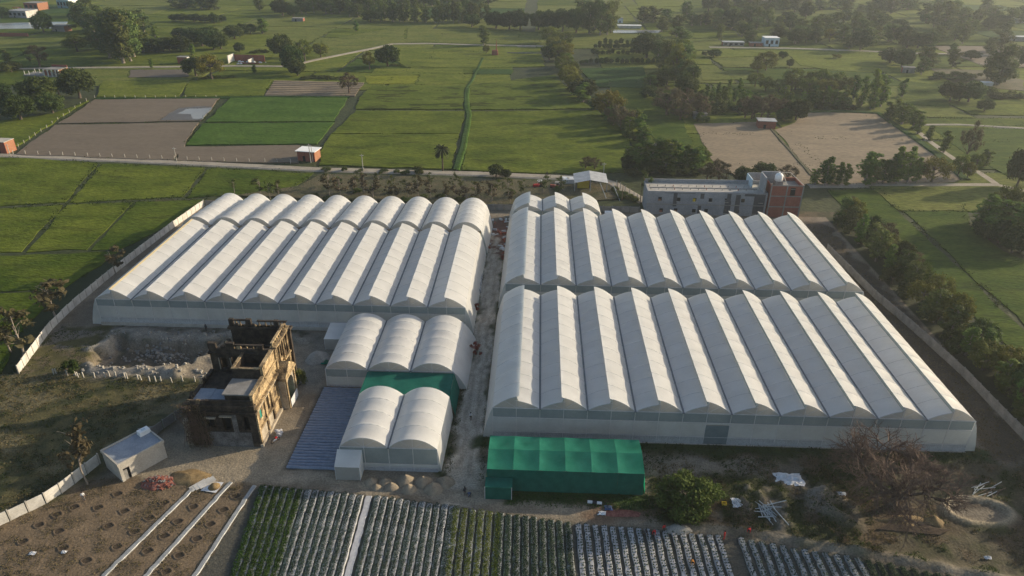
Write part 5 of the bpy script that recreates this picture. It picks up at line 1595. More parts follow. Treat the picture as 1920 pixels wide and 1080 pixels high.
T(A_, 'left of the dark round tree by the curving upper road', [(693, 131, 36, 26)])
rowT(S_, 'by the dark round tree on the upper road', (738, 126), (760, 126), 3, 6, 14)
T(E_, 'tall and sparse left of the spired shrine', [(907, 86, 39, 25)])
T(A_, 'low at the foot of the tall sparse tree by the shrine', [(912, 101, 18, 15)])
for (y, x0, x1, n, nm_) in ((92, 1112, 1190, 9, 'third'), (103, 1108, 1200, 10, 'second'), (120, 1085, 1238, 16, 'front'), (84, 1120, 1190, 7, 'back')):
    rowT(M_, 'in the ' + nm_ + ' row of the young orchard', (x0, y), (x1, y), n, 11, 9, 1, 1, 'small dark fruit tree in the ' + nm_ + ' row of the young orchard')
T(E_, 'behind the young orchard', [(1205, 44, 32, 32), (1225, 42, 30, 30), (1250, 48, 32, 30), (1268, 70, 40, 34), (1275, 100, 50, 40), (1240, 60, 30, 28)])
T(A_, 'in the olive clump right of the young orchard', [(1265, 152, 72, 52), (1280, 130, 60, 44), (1250, 160, 40, 40), (1290, 165, 56, 40)])
T(M_, 'in the olive clump right of the young orchard', [(1285, 192, 56, 42), (1232, 165, 34, 36)])
T(P_, 'low and bright left of the olive clump', [(1217, 171, 32, 36)])
T(L_, 'brown in the thicket left of the tan field', [(1250, 217, 56, 72), (1290, 217, 50, 54), (1315, 220, 40, 44), (1275, 226, 36, 50)])
rowT(A_, 'in the upper run of the winding tree belt', (1035, 92), (1078, 172), 8, 34, 34, 7, 3)
rowT(P_, 'in the lower run of the winding tree belt', (1080, 180), (1205, 275), 9, 34, 28, 10, 4)
rowT(S_, 'under the winding tree belt', (1045, 110), (1200, 272), 16, 16, 26, 9, 4)
rowT(E_, 'standing tall right of the young orchard', (1235, 100), (1300, 190), 9, 56, 32, 12, 5)
rowT(S_, 'in the olive thicket left of the tan field', (1225, 185), (1320, 226), 14, 24, 34, 14, 8)
rowT(A_, 'behind the tan field hedge', (1400, 165), (1600, 176), 8, 34, 40, 8, 5)
rowT(P_, 'young and slender in the tan field hedge', (1300, 196), (1640, 204), 18, 34, 18, 8, 4)
rowT(E_, 'scattered over the upper right fields', (1330, 70), (1900, 96), 16, 34, 26, 10, 14)
rowT(M_, 'scattered in the hazy upper right fields', (1300, 30), (1900, 60), 16, 26, 28, 10, 10)
rowT(S_, 'below the bright clump left of the grey building', (1165, 326), (1320, 326), 12, 18, 28, 8, 4)
# --- upper right
rowT(E_, 'in the hazy belt at the top right of centre', (1285, 45), (1460, 52), 18, 32, 22, 5, 6)
rowT(E_, 'in the farthest hazy belt at the top right', (1330, 14), (1720, 24), 30, 26, 24, 6, 7)
T(M_, 'dark in the hazy belt at the top right of centre', [(1370, 56, 40, 36), (1395, 69, 27, 26)])
T(E_, 'pale in the hazy belt at the top right of centre', [(1350, 76, 31, 16)])
T(M_, 'in the belt behind the pale blue house', [(1460, 76, 25, 26), (1490, 83, 31, 36), (1510, 81, 28, 30), (1700, 91, 32, 32), (1720, 91, 33, 42), (1690, 81, 36, 32), (1612, 96, 45, 38), (1745, 84, 28, 32)])
T(E_, 'in the belt behind the pale blue house', [(1530, 81, 31, 26), (1580, 81, 36, 28), (1600, 61, 40, 28), (1630, 56, 40, 28), (1650, 61, 36, 28), (1760, 79, 31, 28), (1790, 76, 31, 30), (1540, 60, 34, 26), (1565, 58, 36, 26), (1615, 74, 40, 28), (1640, 82, 34, 28), (1665, 78, 34, 28), (1500, 62, 30, 26), (1480, 56, 30, 26)])
T(Yg, 'pale yellow in the belt behind the pale blue house', [(1555, 79, 28, 30)])
T(E_, 'in the brightest haze at the top right corner', [(1750, 52, 46, 26), (1770, 57, 56, 36), (1800, 52, 40, 34), (1830, 52, 36, 32), (1860, 48, 36, 32), (1890, 52, 38, 32), (1912, 44, 34, 30), (1785, 40, 40, 32), (1845, 28, 30, 30), (1815, 70, 34, 32), (1880, 74, 34, 32), (1735, 34, 30, 30), (1760, 26, 28, 30)])
T(M_, 'small and round in the pale field below the blue house', [(1338, 108, 17, 26), (1320, 104, 8, 10)])
T(Yg, 'tiny in the middle of the pale field below the blue house', [(1567, 111, 11, 20)])
T(A_, 'on the bank left of the pale right field', [(1435, 133, 37, 48), (1420, 138, 26, 30)])
T(M_, 'behind the bank left of the pale right field', [(1467, 111, 16, 18), (1480, 126, 16, 14)])
T(M_, 'in the dark pair on the pale right field', [(1668, 119, 31, 42), (1690, 127, 37, 38)])
T(E_, 'light and loose right of the dark pair', [(1735, 129, 42, 42), (1727, 141, 36, 22), (1785, 127, 36, 26)])
T(M_, 'low and wide near the right edge road', [(1820, 111, 17, 32)])
T(E_, 'tallest at the right edge, pale and loose', [(1868, 161, 76, 48), (1885, 156, 50, 28), (1850, 150, 46, 30)])
T(M_, 'dark at the right edge above the bare ground', [(1912, 116, 31, 32), (1922, 126, 28, 26)])
T(P_, 'in the short row left in the tan field hedge', [(1325, 186, 31, 11), (1345, 182, 29, 11), (1365, 180, 33, 12), (1385, 182, 36, 13), (1335, 192, 30, 14), (1356, 190, 30, 14), (1376, 192, 28, 14)])
rowT(S_, 'in the thicket behind the tan field', (1295, 212), (1410, 208), 9, 26, 30, 5, 6)
T(A_, 'broad and green in the hedge behind the tan field', [(1490, 169, 42, 52), (1530, 171, 44, 48), (1560, 173, 42, 48), (1512, 178, 36, 40), (1546, 182, 36, 40)])
T(P_, 'in the hedge behind the tan field', [(1525, 201, 42, 20), (1550, 201, 40, 17), (1600, 186, 47, 24), (1615, 199, 57, 20), (1632, 205, 77, 27), (1650, 201, 62, 32), (1580, 198, 40, 22), (1565, 203, 36, 20), (1540, 204, 36, 20)])
T(P_, 'standing apart right of the hedge behind the tan field', [(1690, 183, 37, 17)])
rowT(L_, 'in the brown thicket at the back of the tan field', (1385, 224), (1475, 222), 7, 38, 36, 5, 3)
rowT(S_, 'along the back edge of the tan field', (1500, 206), (1600, 206), 8, 16, 22, 4, 2)
T(M_, 'dark and dense at the back corner of the tan field', [(1492, 226, 42, 44), (1470, 228, 26, 32)])
T(P_, 'along the path right of the tan field', [(1665, 227, 37, 30), (1690, 234, 42, 32), (1712, 242, 37, 30), (1720, 252, 38, 24), (1740, 264, 30, 21), (1768, 287, 44, 26), (1845, 313, 34, 24), (1680, 222, 36, 26), (1702, 230, 36, 26)])
T(L_, 'grey and tall beside the path at right', [(1810, 302, 76, 42)])
T(A_, 'beside the path at right', [(1795, 332, 46, 32), (1812, 337, 36, 26), (1828, 318, 32, 26)])
T(M_, 'dark at the right edge below the path', [(1905, 352, 76, 48)])
T(P_, 'in front of the tan field', [(1545, 349, 57, 30), (1570, 349, 46, 24), (1585, 349, 42, 20), (1527, 347, 32, 20), (1622, 346, 64, 42), (1655, 343, 46, 28), (1680, 346, 72, 32), (1700, 344, 70, 30), (1668, 345, 56, 28), (1640, 346, 48, 28), (1715, 344, 50, 26), (1556, 346, 40, 22)])
T(Yg, 'golden in front of the tan field beside the slender trees', [(1745, 343, 54, 64)])
T(L_, 'brown above the grey unfinished building', [(1345, 346, 46, 52), (1325, 340, 36, 40), (1475, 341, 32, 42)])
T(M_, 'above the grey unfinished building', [(1390, 346, 36, 32), (1432, 337, 34, 42), (1410, 344, 28, 32)])
T(P_, 'bright green left above the grey building', [(1300, 321, 46, 46), (1318, 312, 36, 30)])
T(M_, 'in the dark pair by the bare ground at right', [(1780, 191, 41, 42), (1815, 192, 42, 44), (1798, 190, 34, 40)])
T(M_, 'alone in the green field at right', [(1845, 209, 24, 30)])
rowT(S_, 'on the bare brushy ground at right', (1830, 172), (1920, 190), 10, 12, 26, 5, 6)
rowT(S_, 'in the brown brush above the right fields', (1745, 148), (1830, 150), 7, 14, 26, 5, 5)
# --- right side, outside the wall
for k in range(36):
    y = 102 - 108 * k / 35.0 + tr.uniform(-1, 1)
    x = xwall(WALL_R, y) + (tr.uniform(2.6, 4.5) if k % 2 else tr.uniform(5.0, 9.0))
    kind = (L_, E_, A_, E_, M_, P_)[k % 6] if k not in (16, 17, 18, 24, 25, 26, 27, 31, 32) else (P_, A_, Yg)[k % 3]
    w_ = {P_: (3.8, 5.0), E_: (4.2, 5.8)}.get(kind, (5.5, 8.0))
    tree_at(kind, (x, y), tr.uniform(6.0, 9.5), tr.uniform(*w_), f"{nth(k)} tree from the far end outside the right compound wall, a {LOOK[kind]}", 'trees outside the right compound wall')
for k in range(34):
    y = 100 - 3.4 * k + tr.uniform(-1, 1)
    x = xwall(WALL_R, y) + tr.uniform(1.6, 9.0)
    tree_at(S_, (x, y), tr.uniform(2.6, 5.0), tr.uniform(4.0, 6.5), nth(k) + ' low shrub from the far end under the trees outside the right wall', 'shrubs outside the right compound wall')
for k in range(10):
    y = -7.5 - 3.0 * k
    x = np.interp(y, [-40, -8], [88, 97]) + tr.uniform(0, 4) + 4
    tree_at((M_, A_)[k % 2], (x, y), tr.uniform(8.0, 10.5), tr.uniform(7.5, 9.5), nth(k) + ' tree outside the lower right corner, counted from the wall end', 'trees beyond the lower right corner')
rowT(P_, 'in the dense grove at the right edge', (1828, 430), (1925, 470), 9, 66, 46, 6, 6)
rowT(A_, 'in the dense grove at the right edge', (1850, 418), (1930, 440), 6, 60, 50, 6, 6)
rowT(M_, 'shadowed in the dense grove at the right edge', (1832, 438), (1925, 482), 6, 40, 44, 6, 4)
# --- orchard strip behind the greenhouses
rowT(Tk, 'in the strip behind the left greenhouses', (600, 366), (960, 378), 16, 34, 20, 8, 6)
rowT(Y_, 'in the strip behind the left greenhouses', (600, 352), (1060, 366), 16, 30, 18, 10, 6)
rowT(S_, 'in the strip behind the left greenhouses', (565, 366), (1060, 368), 16, 10, 20, 8, 12)
T(Y_, 'at the field edge behind the plain-arched greenhouse', [(490, 372, 40, 24), (507, 374, 34, 20), (524, 376, 38, 20), (440, 362, 26, 18)])
rowT(S_, 'beside the rear road', (600, 322), (800, 326), 6, 8, 18, 8, 2)
T(S_, 'dark beside the rear road near the palm', [(783, 324, 15, 24), (760, 326, 9, 20)])
T(M_, 'beside the rear road right of the palm', [(930, 332, 24, 30), (948, 334, 18, 22)])
rowT(S_, 'on the slope inside the road bend', (1145, 360), (1200, 384), 7, 10, 18, 6, 5)
rowT(Y_, 'left of the grey unfinished building', (1208, 372), (1220, 395), 3, 48, 22, 3, 3)
# --- left side and foreground
T(Tk, 'brown-leaved against the left wall, farthest', [(218, 516, 52, 32)])
T(Tk, 'brown-leaved against the left wall, middle one', [(108, 602, 78, 58)])
T(Tk, 'brown-leaved at the near end of the left wall', [(46, 672, 88, 64)])
T(Y_, 'behind the near end of the left wall', [(20, 660, 70, 44)])
T(Tk, 'on the front-left wall beside the flat-roofed hut', [(165, 908, 108, 50)])
T(S_, 'low and brown beside the row of white posts', [(136, 700, 28, 34)])
T(S_, 'growing against the lit back corner of the ruined mansion', [(563, 722, 34, 28)])

# date palm
P = G(830, 322)
ph = GY(830, 270, P[1])[2]
pt = thing('date_palm', 'lone date palm beside the rear road', 'palm tree', (P[0], P[1], 0))
b = MB(); b.tube([(0, 0, -.2), (.1, 0, ph * .4), (0, 0, ph * .85)], [.32, .24, .22], 8); b.build('trunk', 'bark', pt, True)
rs = np.random.RandomState(4)
for k in range(52):
    a, el = rs.uniform(0, 6.28), rs.uniform(-0.9, 1.3)
    b = MB()
    Lf = 2.9
    sp_ = []
    for t in np.linspace(0, 1, 6):
        r_ = Lf * t * math.cos(el)
        z_ = Lf * t * math.sin(el) - 1.3 * t * t
        sp_.append(np.array([r_ * math.cos(a), r_ * math.sin(a), ph * .85 + z_]))
    side = np.array([-math.sin(a), math.cos(a), 0])
    for i in range(5):
        for s_ in (-1, 1):
            p0, p1 = sp_[i], sp_[i + 1]
            w = .55 * (1 - .5 * i / 5)
            b.add([p0, p1, p1 + side * s_ * w * .7 + (0, 0, -.2), p0 + side * s_ * w + (0, 0, -.2)], [(0, 1, 2, 3)])
    b.build('frond', 'leaf_palm', pt)

# big leafless tree, front right
bt = thing('leafless_tree', 'huge spreading leafless tree in front of the right end of the big greenhouse', 'tree', (62.2, -13.6, hgt(62.2, -13.6)))
bt.scale = (1.05, 1.05, .92)
rs = np.random.RandomState(12)
limb, twig = MB(), MB()
def grow(p, d, L, r, lev):
    q = p + d * L * 0.5 + rs.normal(0, .06, 3) * L
    e = p + d * L
    (limb if lev < 3 else twig).tube([p, q, e], [r, r * .8, r * .62], 6 if lev < 2 else (4 if lev < 3 else 3), cap=False)
    if lev >= 6:
        return
    n = 6 if lev == 0 else (4 if lev < 5 else 3)
    for k in range(n):
        nd = d + rs.normal(0, 0.62 if lev else 0.85, 3)
        nd[2] += 0.05 if lev < 3 else -0.05
        if lev == 0:
            a = 2 * math.pi * (k + rs.rand() * .6) / n
            nd = np.array([math.cos(a), math.sin(a), rs.uniform(.35, 1.1)])
        nd /= np.linalg.norm(nd)
        if e[2] + nd[2] * L < 0.8:
            nd[2] = abs(nd[2])
        st = p + d * L * rs.uniform(.5, 1.0) if lev > 1 else e
        grow(st, nd, L * rs.uniform(.62, .86) if lev else 4.0 * rs.uniform(.9, 1.25), r * .58, lev + 1)
grow(np.array([0., 0., -.3]), np.array([-.12, 0, 1.]), 3.0, .62, 0)
limb.build('trunk', 'bark', bt, True)
tag(twig.build('twigs', 'twig', bt), kind='stuff')
# bush beside the net house
bb = thing('shrub', 'big dense bush right of the green net house', 'bush', (30.2, -15.8, 0))
cl = ellip_clumps(np.random.RandomState(3), 64, (0, 0, 2.7), 4.3, 3.6, 3.7, .8, 1.4, -.85)
link('crown', crown_mesh('crown', 'leaf_olive', 77, cl, 200, .22, .45), bb)
b = MB()
for k in range(7):
    a = k * .9
    b.tube([(0, 0, 0), (1.2 * math.cos(a), 1.2 * math.sin(a), 1.8), (2.4 * math.cos(a), 2.2 * math.sin(a), 3.6)], [.14, .09, .03], 5)
b.build('stem', 'bark', bb)
tree_at(S_, (34.8, -13.0), 3.2, 4.2, 'smaller dark bush behind the big dense bush', None)
# creeper on the dark front of the ruin
cr = thing('creeper', 'dry brown creeper hanging over the left front corner of the ruined mansion', 'creeper', (-50.2, -4.9, 0))
rs = np.random.RandomState(8)
k = 1500
Pq = np.stack([rs.uniform(-.8, 3.4, k), rs.normal(0, .32, k) - .15, 8.9 * rs.rand(k) ** .8], 1)
Pq[:, 0] += -0.9 * sstep(6, 9, Pq[:, 2]) * rs.rand(k) * 2
V, F = leaves(rs, Pq, rs.randn(k, 3), .16, .4)
link('dry_leaves', raw_mesh('dry_leaves', V, F, 'leaf_brown'), cr)
b = MB()
for k in range(70):
    x, z = rs.uniform(-.8, 3.2), rs.uniform(4, 9)
    b.tube([(x + rs.normal(0, .5), -.1, rs.uniform(0, 2)), (x, rs.uniform(-.5, 0), z * .6), (x + rs.normal(0, .8), rs.uniform(-.9, -.1), z), (x + rs.normal(-.8, 1.6), rs.uniform(-1.5, .6), z + rs.uniform(-.3, 1.4))], [.05, .04, .03, .012], 3, cap=False)
b.build('vine_stems', 'twig', cr)

# ================================================================== VEGETABLE BEDS
rs = np.random.RandomState(21)
def plants(n_len, L, lines, lw, size, hgt_, m, per=6, step=.34, seed=0, cover=1.0):
    r = np.random.RandomState(seed)
    Ps, Ns = [], []
    for off in lines:
        y = np.arange(.1, L - .1, step) + r.uniform(-.06, .06, len(np.arange(.1, L - .1, step)))
        y = y[r.rand(len(y)) < cover]
        for q in y:
            k = per
            d = np.stack([r.normal(0, lw, k), r.normal(0, lw * 1.1, k), np.abs(r.normal(hgt_, hgt_ * .4, k))], 1)
            Ps.append(d + np.array([off, -q, .2]))
            Ns.append(np.stack([r.normal(0, .7, k), r.normal(0, .7, k), np.full(k, .9)], 1))
    V, F = leaves(r, np.concatenate(Ps), np.concatenate(Ns), size, .6)
    return raw_mesh('crop_plants', V, F, m)
def bed_mesh(L, w, h, m, seed=0, flat=.80):
    r = np.random.RandomState(seed)
    pr = np.array([[-.5, -.1], [-.47, .55], [-.5 * flat, .97], [0, 1.0], [.5 * flat, .97], [.47, .55], [.5, -.1]])
    ys = np.arange(0, L + .01, .8)
    Pt = np.zeros((len(ys), len(pr), 3))
    for i, y in enumerate(ys):
        j = 1 + .10 * r.randn()
        Pt[i, :, 0] = pr[:, 0] * w * (1 + .06 * r.randn()) + .03 * r.randn()
        Pt[i, :, 1] = -y
        Pt[i, :, 2] = pr[:, 1] * h * j - .03
    b = MB()
    b.grid(Pt, flip=False)
    return b.mesh('mulch_film', m, False)
LB = 17.6
def rows(xs_top, label, group, m, w, h, veg, bedname='vegetable_bed', mix=None):
    beds = [bed_mesh(LB, w, h, m, s) for s in range(3)]
    for k, x in enumerate(xs_top):
        xb = np.interp(x, [-46, -41, -36.6, -18.6, -4.5, 14, 35.5, 66], [-51.2, -45.4, -38.6, -19.0, -4.6, 13.5, 35.0, 65.5])
        y0 = float(yedge(x)) - .15 + rs.uniform(-.15, .15)
        t = thing(bedname, (nth(k) + ' ' + label + ', counted from the left') if len(xs_top) > 1 else label, 'crop row', (x, y0, hgt(x, y0 - 2) * .3), math.atan2(xb - x, 17.0) * -1.0, group)
        link('mulch_film', beds[k % 3], t)
        if veg:
            c = link('crop_plants', veg[k % len(veg)], t)
            c['kind'] = 'stuff'
vg = [plants(0, LB, (-.30, -.08, .16), .15, .095, .13, 'leaf_cropgreen', 15, .27, s, .97) for s in range(3)]
vgrey = [plants(0, LB, (-.30, -.10, .12), .14, .075, .08, 'leaf_cropgrey', 15, .26, 10 + s, .94) for s in range(3)]
vdark = [plants(0, LB, (-.30, -.06, .18), .15, .085, .12, 'leaf_cropdark', 16, .28, 20 + s, .95) for s in range(3)]
vyel = [plants(0, LB, (-.24, .0, .2), .15, .09, .14, 'leaf_cropyellow', 14, .30, 30 + s, .88) for s in range(3)]
vsp = [plants(0, LB, (-.20, .20), .07, .11, .08, 'leaf_cropdark', 7, .50, 40 + s, .95) for s in range(3)]
vspm = [plants(0, LB, (-.24, .24), .09, .12, .09, 'leaf_cropgrey', 7, .46, 50 + s, .95) for s in range(3)]
rows(np.arange(-35.3, -28.4, 1.22), 'leafy bright green crop row', 'bright green crop rows', 'mulchdark', .95, .24, vg)
rows(np.arange(-28.0, -19.3, 1.20), 'grey-green crop row left of the bare white strip', 'grey-green crop rows left of the white strip', 'mulchmid', .95, .26, vgrey)
rows([-18.35], 'bare white mulch strip between the two grey-green plots', None, 'mulch', 1.0, .12, None, 'mulch_strip')
rows(np.arange(-16.9, -5.0, 1.18), 'grey-green crop row right of the bare white strip', 'grey-green crop rows right of the white strip', 'mulchmid', .95, .26, vgrey)
rows(np.arange(-4.4, 1.9, 1.26), 'yellow-green crop row', 'yellow-green crop rows', 'mulchdark', .95, .22, vyel)
rows(np.arange(2.3, 13.2, 1.26), 'dark green crop row in front of the green net house', 'dark green crop rows', 'mulchdark', .98, .24, vdark)
rows(np.arange(13.9, 35.4, 1.27), 'white mulch row dotted with young plants', 'white mulch rows with young plants', 'mulchmid', .80, .24, vsp)
rows(np.arange(37.4, 53.5, 1.42), 'grey mulch row right of the dirt gap', 'grey mulch rows right of the dirt gap', 'mulchdark', .85, .24, vspm)
rows(np.arange(54.2, 66, 1.45), 'dark overgrown crop row right of the grey mulch rows', 'dark overgrown crop rows', 'furrow', .95, .22, vdark)
# three long white strips on the brown plot
for (p0, p1, lab) in (((-45.6, -12.4), (-51.4, -32.3), 'leftmost long white mulch strip on the brown plot'), ((-40.9, -13.0), (-45.6, -32.0), 'middle long white mulch strip on the brown plot'),
                      ((-36.9, -13.6), (-38.9, -32), 'long white mulch strip beside the bright green rows')):
    L = math.hypot(p1[0] - p0[0], p1[1] - p0[1])
    t = thing('mulch_strip', lab, 'mulch strip', (p0[0], p0[1], 0), -math.atan2(p1[0] - p0[0], p0[1] - p1[1]) * -1.0)
    link('mulch_film', bed_mesh(L, .72, .2, 'mulchdark', 5), t)  # dark film puts the shade of the white strips into their colour
# blue-grey mulched plot: beds along x
nb = 31
blue = [None] * 3
for k in range(nb):
    t_ = (k + .5) / nb
    y = -9.5 + 22.3 * t_
    x0 = -33.1 + .2 * t_
    x1 = -22.9 - 2.2 * t_ if y < 12 else -25
    if y > -9: x1 = min(x1, -24.6)
    t = thing('mulched_bed', nth(k) + ' blue-grey plastic-covered bed from the front, beside the small arched greenhouses', 'mulched bed', (x0, y, 0), 0, 'blue-grey mulched beds')
    r = np.random.RandomState(k)
    xs = np.linspace(0, x1 - x0, 14)
    pr = np.array([[-.285, -.2], [-.24, .85], [0, 1.05], [.24, .85], [.285, -.2]])
    Pt = np.zeros((len(xs), 5, 3))
    for i, x in enumerate(xs):
        Pt[i, :, 0] = x
        Pt[i, :, 1] = pr[:, 0] + .03 * r.randn()
        Pt[i, :, 2] = pr[:, 1] * .30 * (1 + .12 * r.randn()) + hgt(x0 + x, y)
    b = MB(); b.grid(Pt, flip=True); b.build('mulch_film', 'mulchblue', t, True)

# ================================================================== HEAPS AND LOOSE THINGS
def heap(name, label, cat, x, y, rx, ry, h, m, seed, group=None, rough=.25, n=18):
    r = np.random.RandomState(seed)
    P = np.zeros((n + 1, 8, 3))
    ph = r.uniform(0, 9)
    for i in range(n + 1):
        a = 2 * math.pi * (i % n) / n
        for j in range(8):
            q = j / 7
            k = 1 + rough * (float(fbm(math.cos(a) * 1.3 + ph, math.sin(a) * 1.3 + ph, 3)) - .5) * 2
            P[i, j] = (math.cos(a) * rx * q * k, math.sin(a) * ry * q * k, h * (1 - q) ** .9 * (1 + rough * (float(fbm(math.cos(a) * q * 3 + ph, math.sin(a) * q * 3, 3)) - .5)) - (.12 if j == 7 else 0))
    b = MB(); b.grid(P, flip=False)
    o = link(name, b.mesh(name, m, True), None, (x, y, hgt(x, y)))
    return tag(o, label, cat, group)
for k, (x, y, s_) in enumerate(((-18.6, -12.0, 1.0), (-16.4, -11.9, 1.0), (-15.2, -12.9, 1.0), (-13.2, -11.4, 1.35), (-12.4, -13.2, 1.15), (-10.4, -11.6, 1.3), (-8.6, -13.0, 1.4), (-7.0, -11.6, 1.4), (-17.6, -13.0, .8))):
    heap('sand_pile', ('smallest low cone of river sand in the front of the row' if k == 8 else nth(k) + ' cone of river sand from the left before the two-bay greenhouse'), 'sand pile', x, y, 1.2 * s_, 1.1 * s_, .95 * s_, 'sand', k, 'sand piles before the two-bay greenhouse')
heap('silt_heap', 'large pale silt heap behind the back corner of the ruined mansion', 'silt heap', -36.8, 22.5, 2.6, 2.4, 1.9, 'greysand', 31)
rub = heap('brick_rubble', 'dark red heap of broken brick beside the flat-roofed hut', 'rubble heap', -52.2, -13.6, 2.7, 1.5, 1.0, 'redheap', 41, None, .5, 26)
heap('straw_heap', 'pale dry straw heap between the broken brick and the boards', 'straw heap', -47.8, -12.2, 3.2, 1.8, .9, 'straw', 42, None, .5, 26)
heap('straw_heap', 'brown litter heap at the foot of the huge leafless tree', 'litter heap', 62.4, -16.4, 4.2, 1.3, .8, 'straw', 43, None, .6, 26)
heap('straw_heap', 'dark twiggy mound left of the oval dry pond', 'litter heap', 67.0, -16.2, 1.6, 1.2, 1.0, 'straw', 44, None, .6, 22)
heap('soil_heap', 'pale soil mound below the big dense bush', 'soil mound', 28.6, -19.6, 2.4, 1.2, .9, 'greysand', 45, None, .4)
heap('soil_heap', 'brown earth mound beside the long net house grass', 'soil mound', 20.5, -16.8, 3.0, .9, .35, 'redheap', 46, None, .5)
b = MB()
for k in range(170):
    r = random.Random(k + 400)
    a_, q = r.uniform(0, 6.28), math.sqrt(r.random()) * 1.05
    x_, y_ = 2.7 * q * math.cos(a_), 1.5 * q * math.sin(a_)
    z_ = max(0.02, max(0.0, 1 - q) ** .9)
    t_ = r.uniform(0, 3.1)
    s_ = r.uniform(.8, 1.7)
    b.bar((x_ - .13 * s_ * math.cos(t_), y_ - .13 * s_ * math.sin(t_), z_ + r.uniform(0, .12)), (x_ + .13 * s_ * math.cos(t_), y_ + .13 * s_ * math.sin(t_), z_ + r.uniform(0, .12)), .14 * s_, .10 * s_, r.choice([0, 0, 1, 2]))
tag(b.build('broken_bricks', ['redheap', 'brick', 'concdark'], rub), kind='stuff')
for k, (a_, b_) in enumerate(sorted(PITS)):
    r = np.random.RandomState(k)
    n = 14
    P = np.zeros((n + 1, 5, 3))
    for i in range(n + 1):
        q = 2 * math.pi * (i % n) / n
        w = (1 + .22 * abs(math.cos(2 * q)) ** 2) * 1.0 + .4 * (float(fbm(math.cos(q) * 2 + k, math.sin(q) * 2, 2)) - .5)
        for j, (rad_, z_) in enumerate(((0.0, .02), (.60, .03), (.70, .09), (.82, .07), (1.15, -.06))):
            P[i, j] = (math.cos(q) * rad_ * w * .95, math.sin(q) * rad_ * w * .75, z_)
    b = MB(); b.grid(P, flip=False); b.mi = [0 if (f % 4) < 1 else 1 for f in range(len(b.f))]
    o = link('planting_pit', b.mesh('planting_pit', ['pitsoil', 'pitrim'], True), None, (a_, b_, hgt(a_, b_) + .02))
    tag(o, nth(k) + ' dark planting pit from the left in the brown plot', 'planting pit', 'planting pits in the brown plot')
bm_ = MB(); bm_.box(-.14, .14, -.07, .07, 0, .1)
# crumpled plastic
def crumple(label, x, y, rx, ry, seed, m='plastic'):
    r = np.random.RandomState(seed)
    n = 22
    P = np.zeros((n, n, 3))
    for i in range(n):
        for j in range(n):
            u, v = i / (n - 1) * 2 - 1, j / (n - 1) * 2 - 1
            d = math.hypot(u, v)
            a = math.atan2(v, u)
            k = .72 + .5 * float(fbm(math.cos(a) + seed, math.sin(a), 3, 1.6)) - .22
            P[i, j] = (u * rx * k, v * ry * k, 1.9 * max(.03, float(fbm(u * 3.2 + seed, v * 3.2, 4)) - .30) * max(0, 1 - d * .75) + .05)
    P[..., 2] *= min(1.0, rx / 1.6)
    b = MB(); b.grid(P, flip=False)
    tag(link('plastic_sheet', b.mesh('plastic_sheet', m, False), None, (x, y, hgt(x, y) + .08)), label, 'plastic sheet')
crumple('large crumpled white plastic heap on the rough ground before the big greenhouse', 48.0, -8.4, 3.0, 1.9, 3)
crumple('smaller crumpled white plastic heap right of the big bush', 38.6, -14.2, 1.3, 1.3, 7)
crumple('scrap of white plastic lying beside the brown earth mound', 17.6, -17.0, .8, .5, 9)
crumple('dark blue crumpled sheet beside the brown earth mound', 18.6, -15.9, .8, .7, 13, 'cloth_blue')
crumple('small white plastic scrap under the huge leafless tree', 55.0, -12.0, .8, .5, 17)
crumple('small white scrap at the left on the brown plot', -63.2, -28.2, .6, .4, 19)
crumple('small white scrap right of the other one on the brown plot', -58.9, -27.8, .5, .35, 23)
crumple('green net scrap on the silt behind the ruined mansion', -34.6, 21.0, 1.6, .9, 29, 'greennet')
crumple('white scrap before the right edge rough ground', 71.5, -23.0, .7, .4, 37)
# stack of pipes
for k in range(20):
    r = random.Random(k)
    x, y = 42.6 + r.uniform(-1.2, 1.6), -16.2 + r.uniform(-1.0, 1.6)
    a = r.gauss(1.95, .28) if k > 5 else r.gauss(.2, .3)
    l = r.uniform(2.2, 3.8)
    b = MB(); b.tube([(-l / 2 * math.cos(a), -l / 2 * math.sin(a), 0), (l / 2 * math.cos(a), l / 2 * math.sin(a), .05)], .075, 6)
    tag(link('pipe', b.mesh('pipe', 'pipe'), None, (x, y, hgt(x, y) + .12 + .05 * (k % 6))), 'pale pipe in the jumbled pile right of the big bush', 'pipe', 'jumbled pale pipes')
for k in range(16):
    r = random.Random(k + 90)
    x, y = 78.5 + r.uniform(-1.8, 2.2), -9.3 + r.uniform(-1.4, 1.2)
    a, l = r.gauss(.55, .3), r.uniform(2.4, 4.0)
    b = MB(); b.tube([(-l / 2 * math.cos(a), -l / 2 * math.sin(a), 0), (l / 2 * math.cos(a), l / 2 * math.sin(a), .05)], .06, 5)
    tag(link('pole', b.mesh('pole', 'wood' if k % 2 else 'pipe'), None, (x, y, hgt(x, y) + .1 + .04 * (k % 5))), 'thin pole in the scattered pile above the oval dry pond', 'pole', 'scattered poles above the oval pond')
for k in range(7):
    x, y = 62.5 + .3 * k, -18.6 + .16 * k
    b = MB(); b.tube([(-4.5, .3, 0), (4.3, -.5, .05)], .07, 5)
    tag(link('pole', b.mesh('pole', 'wood'), None, (x, y, hgt(x, y) + .12)), 'long thin pole in the bundle below the brown litter heap', 'pole', 'long poles below the litter heap')
for k in range(5):
    r = random.Random(k + 9)
    x, y = -60.6 + r.uniform(-.7, .9), -1.4 + r.uniform(-.5, 1.2)
    a, l = r.gauss(.5, .25), r.uniform(2.0, 3.2)
    b = MB(); b.bar((-l / 2 * math.cos(a), -l / 2 * math.sin(a), 0), (l / 2 * math.cos(a), l / 2 * math.sin(a), .04), .2, .06)
    tag(link('plank', b.mesh('plank', 'concdark'), None, (x, y, hgt(x, y) + .08 + .05 * k)), 'grey plank lying behind the flat-roofed hut', 'plank', 'grey planks behind the hut')
